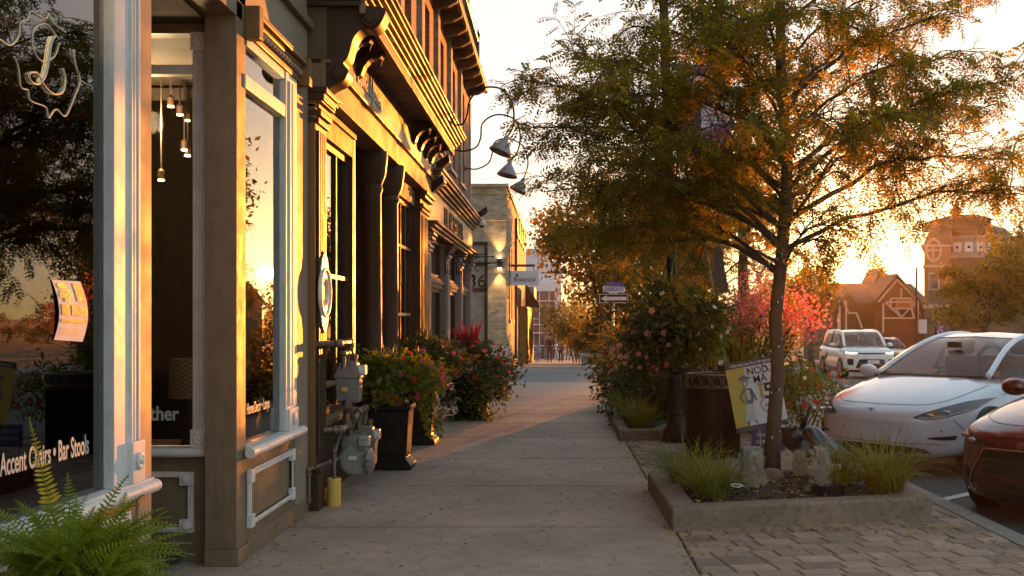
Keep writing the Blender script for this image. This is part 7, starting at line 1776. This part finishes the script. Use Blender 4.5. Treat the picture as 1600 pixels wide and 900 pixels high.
        MB().box(-.09, .09, y0 + .62, y0 + .65, s.house_st[3][4] - .12, s.house_st[3][4] - .05).build('rear_view_mirror', M['trim'], s.root, local=True, bevel=.01)
    def wheels(s, ys, x, r, wd=.22):
        for y in ys:
            for sg in (1, -1):
                c = (sg * (x - wd), y, r)
                ar = MB(); ar.lathe([(r * 1.12, 0), (r * 1.12, wd + .012)], c, 32, (sg, 0, 0)); ar.build('wheel_arch', M['trim'], s.root, local=True, smooth=True)
                c = (sg * (x - wd), y, r)
                w_ = MB(); w_.lathe([(r * .62, wd * 1.02), (r * .66, wd * 1.1), (r * .93, wd * 1.12), (r, wd * .98), (r, 0)], c, 36, (sg, 0, 0), cap=False); w_ = w_.build('wheel', M['tyre'], s.root, smooth=True, local=True)
                b = MB(); b.lathe([(0, wd * 1.09), (r * .18, wd * 1.09), (r * .2, wd * 1.05)], c, 20, (sg, 0, 0), cap=False)
                b.lathe([(r * .55, wd * 1.08), (r * .64, wd * 1.1), (r * .64, wd * .8)], c, 36, (sg, 0, 0), cap=False)
                for k in range(5):
                    a = 2 * math.pi * k / 5
                    b.bar((c[0] + sg * wd * 1.06, c[1] + r * .1 * math.cos(a), c[2] + r * .1 * math.sin(a)), (c[0] + sg * wd * 1.06, c[1] + r * .6 * math.cos(a), c[2] + r * .6 * math.sin(a)), r * .16, .03, (1, 0, 0))
                b.build('rim', M['rim'], w_, smooth=True, local=True)
    def mirrors(s, y, x, z, m, cap=None, sz=1.0):
        for sg in (1, -1):
            b = MB(); b.ball((sg * (x + .11 * sz), y, z), (.115 * sz, .075 * sz, .072 * sz), 16, 10); b.bar((sg * (x - .05), y + .02, z - .05), (sg * (x + .06), y, z - .03), .05, .03)
            o = b.build('wing_mirror', m, s.root, smooth='all', local=True)
            MB().ball((sg * (x + .11 * sz), y + .03, z), (.09 * sz, .055 * sz, .055 * sz), 14, 8).build('mirror_glass', M['lens'], o, smooth='all', local=True)

# white electric sedan, nose to the kerb
zc_ = zr(12) + .004
t = Car('parked_car', 'smooth nosed white sedan parked at an angle with its nose to the kerb', 'car', (3.32, 11.9, zc_), R(-48), M['pearl'],
        [(0.00, .42, .44, .55, 0), (.008, .66, .34, .60, 0), (.035, .78, .25, .645, .004), (.09, .84, .20, .685, .01), (.20, .88, .18, .735, .014), (.42, .905, .17, .80, .02), (.8, .92, .16, .88, .03), (1.25, .925, .16, .955, .035), (1.8, .925, .16, .97, .03), (2.6, .925, .16, .985, .03), (3.4, .925, .17, 1.0, .03), (4.1, .90, .2, 1.02, .03), (4.5, .84, .26, 1.0, .02), (4.68, .70, .40, .92, 0)],
        [(1.16, .80, .93, .78, .985), (1.5, .82, .955, .72, 1.135), (1.95, .83, .965, .64, 1.315), (2.35, .835, .975, .60, 1.41), (2.8, .835, .985, .595, 1.445), (3.3, .83, .995, .58, 1.40), (3.8, .80, 1.0, .58, 1.265), (4.2, .74, 1.01, .62, 1.11), (4.4, .68, 1.01, .64, 1.03)])
t.house(roof=(.36, .86)); t.wheels((.86, 3.72), .925, .335); t.mirrors(1.62, .93, 1.0, M['pearl'])
hl = ([(.46, .600), (.58, .575), (.72, .60), (.84, .655), (.875, .69)], [(.46, .604), (.56, .655), (.68, .71), (.80, .765), (.885, .79)])
t.decal('headlight', M['lampdark'], *hl, n=18, k=6, off=.006, both=True)
for q in [o for o in t.root.children if o.name.startswith('headlight')]:
    sg = 1 if q.data.vertices[0].co.x > 0 else -1
    b = MB()
    for (u0, z0_) in ((.60, .625), (.72, .655)):
        h = t.cast(sg * u0, z0_, .012)
        if h: b.ball(h, (.05, .02, .022), 12, 8)
    b.build('projector', M['lampclear'], q, smooth='all', local=True)
    P = [t.cast(sg * x, z, .010) for x, z in cr([(.50, .60), (.60, .60), (.74, .625), (.85, .68)], 16)]
    MB().tube([p for p in P if p], .006, 6).build('lamp_strip', M['lampclear'], q, smooth='all', local=True)
t.decal('lower_intake', M['trim'], [(-.62, .235), (-.3, .225), (0, .222), (.3, .225), (.62, .235)], [(-.55, .285), (-.3, .305), (0, .31), (.3, .305), (.55, .285)], n=26, k=4, off=.006)
t.decal('corner_vent', M['trim'], [(.60, .385), (.72, .375), (.80, .38)], [(.58, .40), (.72, .415), (.81, .425)], n=8, k=3, off=.006, both=True)
t.line('lip_seam', M['trim'], [(-.74, .33), (-.4, .335), (0, .335), (.4, .335), (.74, .33)], .003)
t.topline('bonnet_seam', M['trim'], [(-.76, 1.15), (-.70, .62), (-.60, .36), (-.40, .20), (0, .135), (.40, .20), (.60, .36), (.70, .62), (.76, 1.15)], .0035)
for sg in (1, -1):
    t.line('fender_seam', M['trim'], [(sg * .78, .60), (sg * .84, .50), (sg * .87, .40)], .003)
    t.topline('door_seam', M['trim'], [(sg * .90, 1.5), (sg * .91, 2.0)], .003)
for x in (-.70, -.34, .34, .70):
    h = t.cast(x, .47, .002)
    if h: MB().lathe([(.012, 0), (.011, .003), (0, .003)], h, 14, (0, -1, 0)).build('parking_sensor', M['meter'], t.root, local=True)
for x0, x1 in ((-.62, .02), (.05, .66)):
    MB().bar((x0, 1.30, 1.005), (x1, 1.20, .99), .018, .014).build('wiper', M['trim'], t.root, local=True)
h = t.cast(0, .655, .004)
b = MB(); b.bar(h + Vector((-.035, 0, .02)), h + Vector((.035, 0, .02)), .012, .008); b.bar(h + Vector((0, -.002, .015)), h + Vector((0, 0, -.03)), .012, .008); b.build('nose_emblem', M['chrome'], t.root, local=True)
# dark maroon sedan cropped by the picture edge
zc_ = zr(9) + .004
t = Car('parked_car', 'dark maroon sedan with a big black grille, cut by the right picture edge', 'car', (3.74, 8.6, zc_), R(-48), M['maroon'],
        [(0.00, .50, .36, .58, 0), (.01, .70, .26, .66, 0), (.04, .80, .20, .70, .004), (.10, .86, .17, .735, .008), (.22, .895, .17, .78, .015), (.45, .91, .17, .83, .03), (.8, .92, .17, .89, .035), (1.25, .925, .17, .95, .04), (1.8, .925, .17, .96, .03), (2.6, .925, .17, .97, .03), (3.5, .92, .17, .99, .03), (4.2, .90, .2, 1.02, .03), (4.7, .84, .26, 1.0, .02), (4.86, .70, .42, .92, 0)],
        [(1.32, .79, .92, .76, .98), (1.65, .81, .945, .70, 1.13), (2.05, .82, .955, .63, 1.30), (2.4, .825, .965, .60, 1.39), (2.85, .825, .975, .595, 1.43), (3.4, .82, .985, .585, 1.38), (3.9, .79, .995, .58, 1.24), (4.2, .73, 1.01, .62, 1.10), (4.4, .68, 1.01, .64, 1.03)], plan=(.36, .92, 2.4, 1.1))
t.house(roof=(.34, .86)); t.wheels((.92, 3.75), .925, .335); t.mirrors(1.72, .93, .99, M['maroon'], sz=1.15)
t.decal('grille', M['trim'], [(-.62, .22), (-.4, .20), (0, .20), (.4, .20), (.62, .22)], [(-.52, .56), (-.4, .575), (0, .58), (.4, .575), (.52, .56)], n=26, k=8, off=.007)
gp_ = [(-.64, .22), (-.70, .30), (-.55, .555), (-.48, .585), (0, .595), (.48, .585), (.55, .555), (.70, .30), (.64, .22)]
t.line('grille_surround', M['chrome'], gp_, .008, .007, n=70)
b = MB()
for z in (.26, .32, .38, .44, .50):
    P = [t.cast(x, z, .012) for x in np.linspace(-.55, .55, 24)]; b.tube([p for p in P if p], .006, 5)
b.build('grille_bar', mat('grille_gloss', (0.03, 0.028, 0.03), .3), t.root, smooth='all', local=True)
t.decal('headlight', M['lampdark'], [(.50, .61), (.66, .60), (.80, .62), (.88, .66)], [(.50, .635), (.66, .67), (.80, .72), (.89, .76)], n=16, k=5, off=.007, both=True)
for q in [o for o in t.root.children if o.name.startswith('headlight')]:
    sg = 1 if q.data.vertices[0].co.x > 0 else -1
    b = MB()
    for x, z in ((.66, .635), (.77, .66)):
        h = t.cast(sg * x, z, .012)
        if h: b.ball(h, (.045, .02, .022), 12, 8)
    b.build('projector', M['chrome'], q, smooth='all', local=True)
t.decal('bumper_vent', M['trim'], [(.70, .24), (.78, .25), (.84, .29)], [(.74, .40), (.80, .43), (.85, .44)], n=8, k=3, off=.007, both=True)
t.topline('bonnet_seam', M['trim'], [(-.76, 1.25), (-.72, .62), (-.60, .36), (-.40, .22), (0, .16), (.40, .22), (.60, .36), (.72, .62), (.76, 1.25)], .003)
# white boxy compact driving up the street
Yk = 38.5
t = Car('oncoming_car', 'boxy white compact car with lit running lamps driving up the street', 'car', (xat(1360, Yk), Yk - .2, zr(Yk) + .004), R(0), M['white_paint'],
        [(0.00, .55, .50, .72, 0), (.012, .74, .36, .84, 0), (.05, .82, .28, .93, .004), (.12, .86, .24, .985, .008), (.25, .885, .22, 1.02, .012), (.6, .895, .22, 1.06, .02), (1.0, .90, .22, 1.09, .02), (1.8, .90, .22, 1.08, .02), (2.8, .90, .22, 1.10, .02), (3.6, .89, .24, 1.12, .02), (4.0, .86, .3, 1.10, .01), (4.14, .78, .45, 1.0, 0)],
        [(.78, .84, 1.04, .82, 1.09), (1.05, .85, 1.06, .79, 1.32), (1.3, .855, 1.07, .755, 1.50), (1.6, .855, 1.08, .735, 1.60), (2.2, .855, 1.09, .73, 1.635), (3.2, .85, 1.10, .72, 1.62), (3.8, .83, 1.11, .70, 1.55), (4.0, .80, 1.11, .70, 1.35), (4.08, .78, 1.11, .74, 1.16)], plan=(.30, .90, 2.6, .9))
t.gm = glass_mat('tinted_car_glass', (0.22, 0.22, 0.2), 1.5, 0.04); t.house(roof=(.36, .9), pillar=.05); t.wheels((.78, 3.3), .90, .335); t.mirrors(1.35, .90, 1.14, M['white_paint'])
t.decal('grille', M['trim'], [(-.55, .36), (-.3, .34), (0, .33), (.3, .34), (.55, .36)], [(-.42, .66), (-.3, .67), (0, .67), (.3, .67), (.42, .66)], n=22, k=6, off=.008)
t.decal('upper_grille', M['trim'], [(-.5, .845), (0, .835), (.5, .845)], [(-.5, .885), (0, .885), (.5, .885)], n=20, k=3, off=.008)
t.decal('running_lamp', M['drl'], [(.48, .86), (.66, .855), (.82, .87)], [(.48, .882), (.66, .885), (.82, .905)], n=12, k=3, off=.012, both=True)
t.decal('fog_lamp', M['trim'], [(.60, .47), (.70, .46), (.78, .49)], [(.60, .66), (.70, .69), (.79, .67)], n=8, k=4, off=.008, both=True)
h = t.cast(.05, .57, .016)
MB().box(h.x - .2, h.x + .2, h.y - .012, h.y, .52, .64).build('number_plate', M['plate'], t.root, local=True)
t.decal('skirt', M['trim'], [(-.7, .24), (0, .23), (.7, .24)], [(-.74, .30), (0, .30), (.74, .30)], n=20, k=2, off=.008)
b = MB()
for sg in (1, -1): b.box(sg * .885 - .025, sg * .885 + .025, .95, 3.1, .2, .36)
b.build('sill_cladding', M['trim'], t.root, local=True, bevel=.02)
# small wine red car following behind
Yk = 47.0
t = Car('oncoming_car', 'small wine red car half hidden behind the boxy white compact', 'car', (xat(1405, Yk), Yk, zr(Yk) + .004), R(0), M['winered'],
        [(0.00, .5, .40, .62, 0), (.02, .74, .26, .72, 0), (.1, .84, .22, .80, .01), (.3, .87, .2, .86, .02), (.8, .88, .2, .93, .03), (1.2, .88, .2, .97, .03), (2.6, .88, .2, .99, .02), (3.8, .86, .24, 1.0, .02), (4.1, .74, .4, .9, 0)],
        [(1.1, .77, .93, .75, .98), (1.5, .79, .95, .69, 1.2), (1.95, .8, .96, .63, 1.38), (2.5, .8, .97, .61, 1.44), (3.1, .79, .98, .60, 1.40), (3.6, .76, .99, .60, 1.2), (3.85, .72, 1.0, .62, 1.05)], plan=(.34, .9, 2.4, 1.0))
t.house(roof=(.36, .86)); t.wheels((.8, 3.3), .88, .31); t.mirrors(1.5, .88, 1.0, M['winered'])
t.decal('headlight', M['lampclear'], [(.46, .66), (.64, .65), (.80, .69)], [(.46, .71), (.64, .74), (.80, .78)], n=10, k=3, off=.008, both=True)
t.decal('grille', M['trim'], [(-.45, .3), (0, .29), (.45, .3)], [(-.4, .6), (0, .61), (.4, .6)], n=16, k=4, off=.008)
# ------------------------------------------------------------------ the golden evening haze
hz = MB().box(-70, 90, -9.5, 230, -4.6, 13.5)
m_ = bpy.data.materials.new('evening_haze'); m_.use_nodes = True; t_ = m_.node_tree; t_.nodes.clear()
o_ = t_.nodes.new('ShaderNodeOutputMaterial'); v_ = t_.nodes.new('ShaderNodeVolumePrincipled')
v_.inputs['Color'].default_value = (0.98, 0.82, 0.62, 1); v_.inputs['Density'].default_value = 0.00026; v_.inputs['Anisotropy'].default_value = 0.78
t_.links.new(v_.outputs[0], o_.inputs['Volume'])
tag(hz.build('haze', m_), kind='stuff')
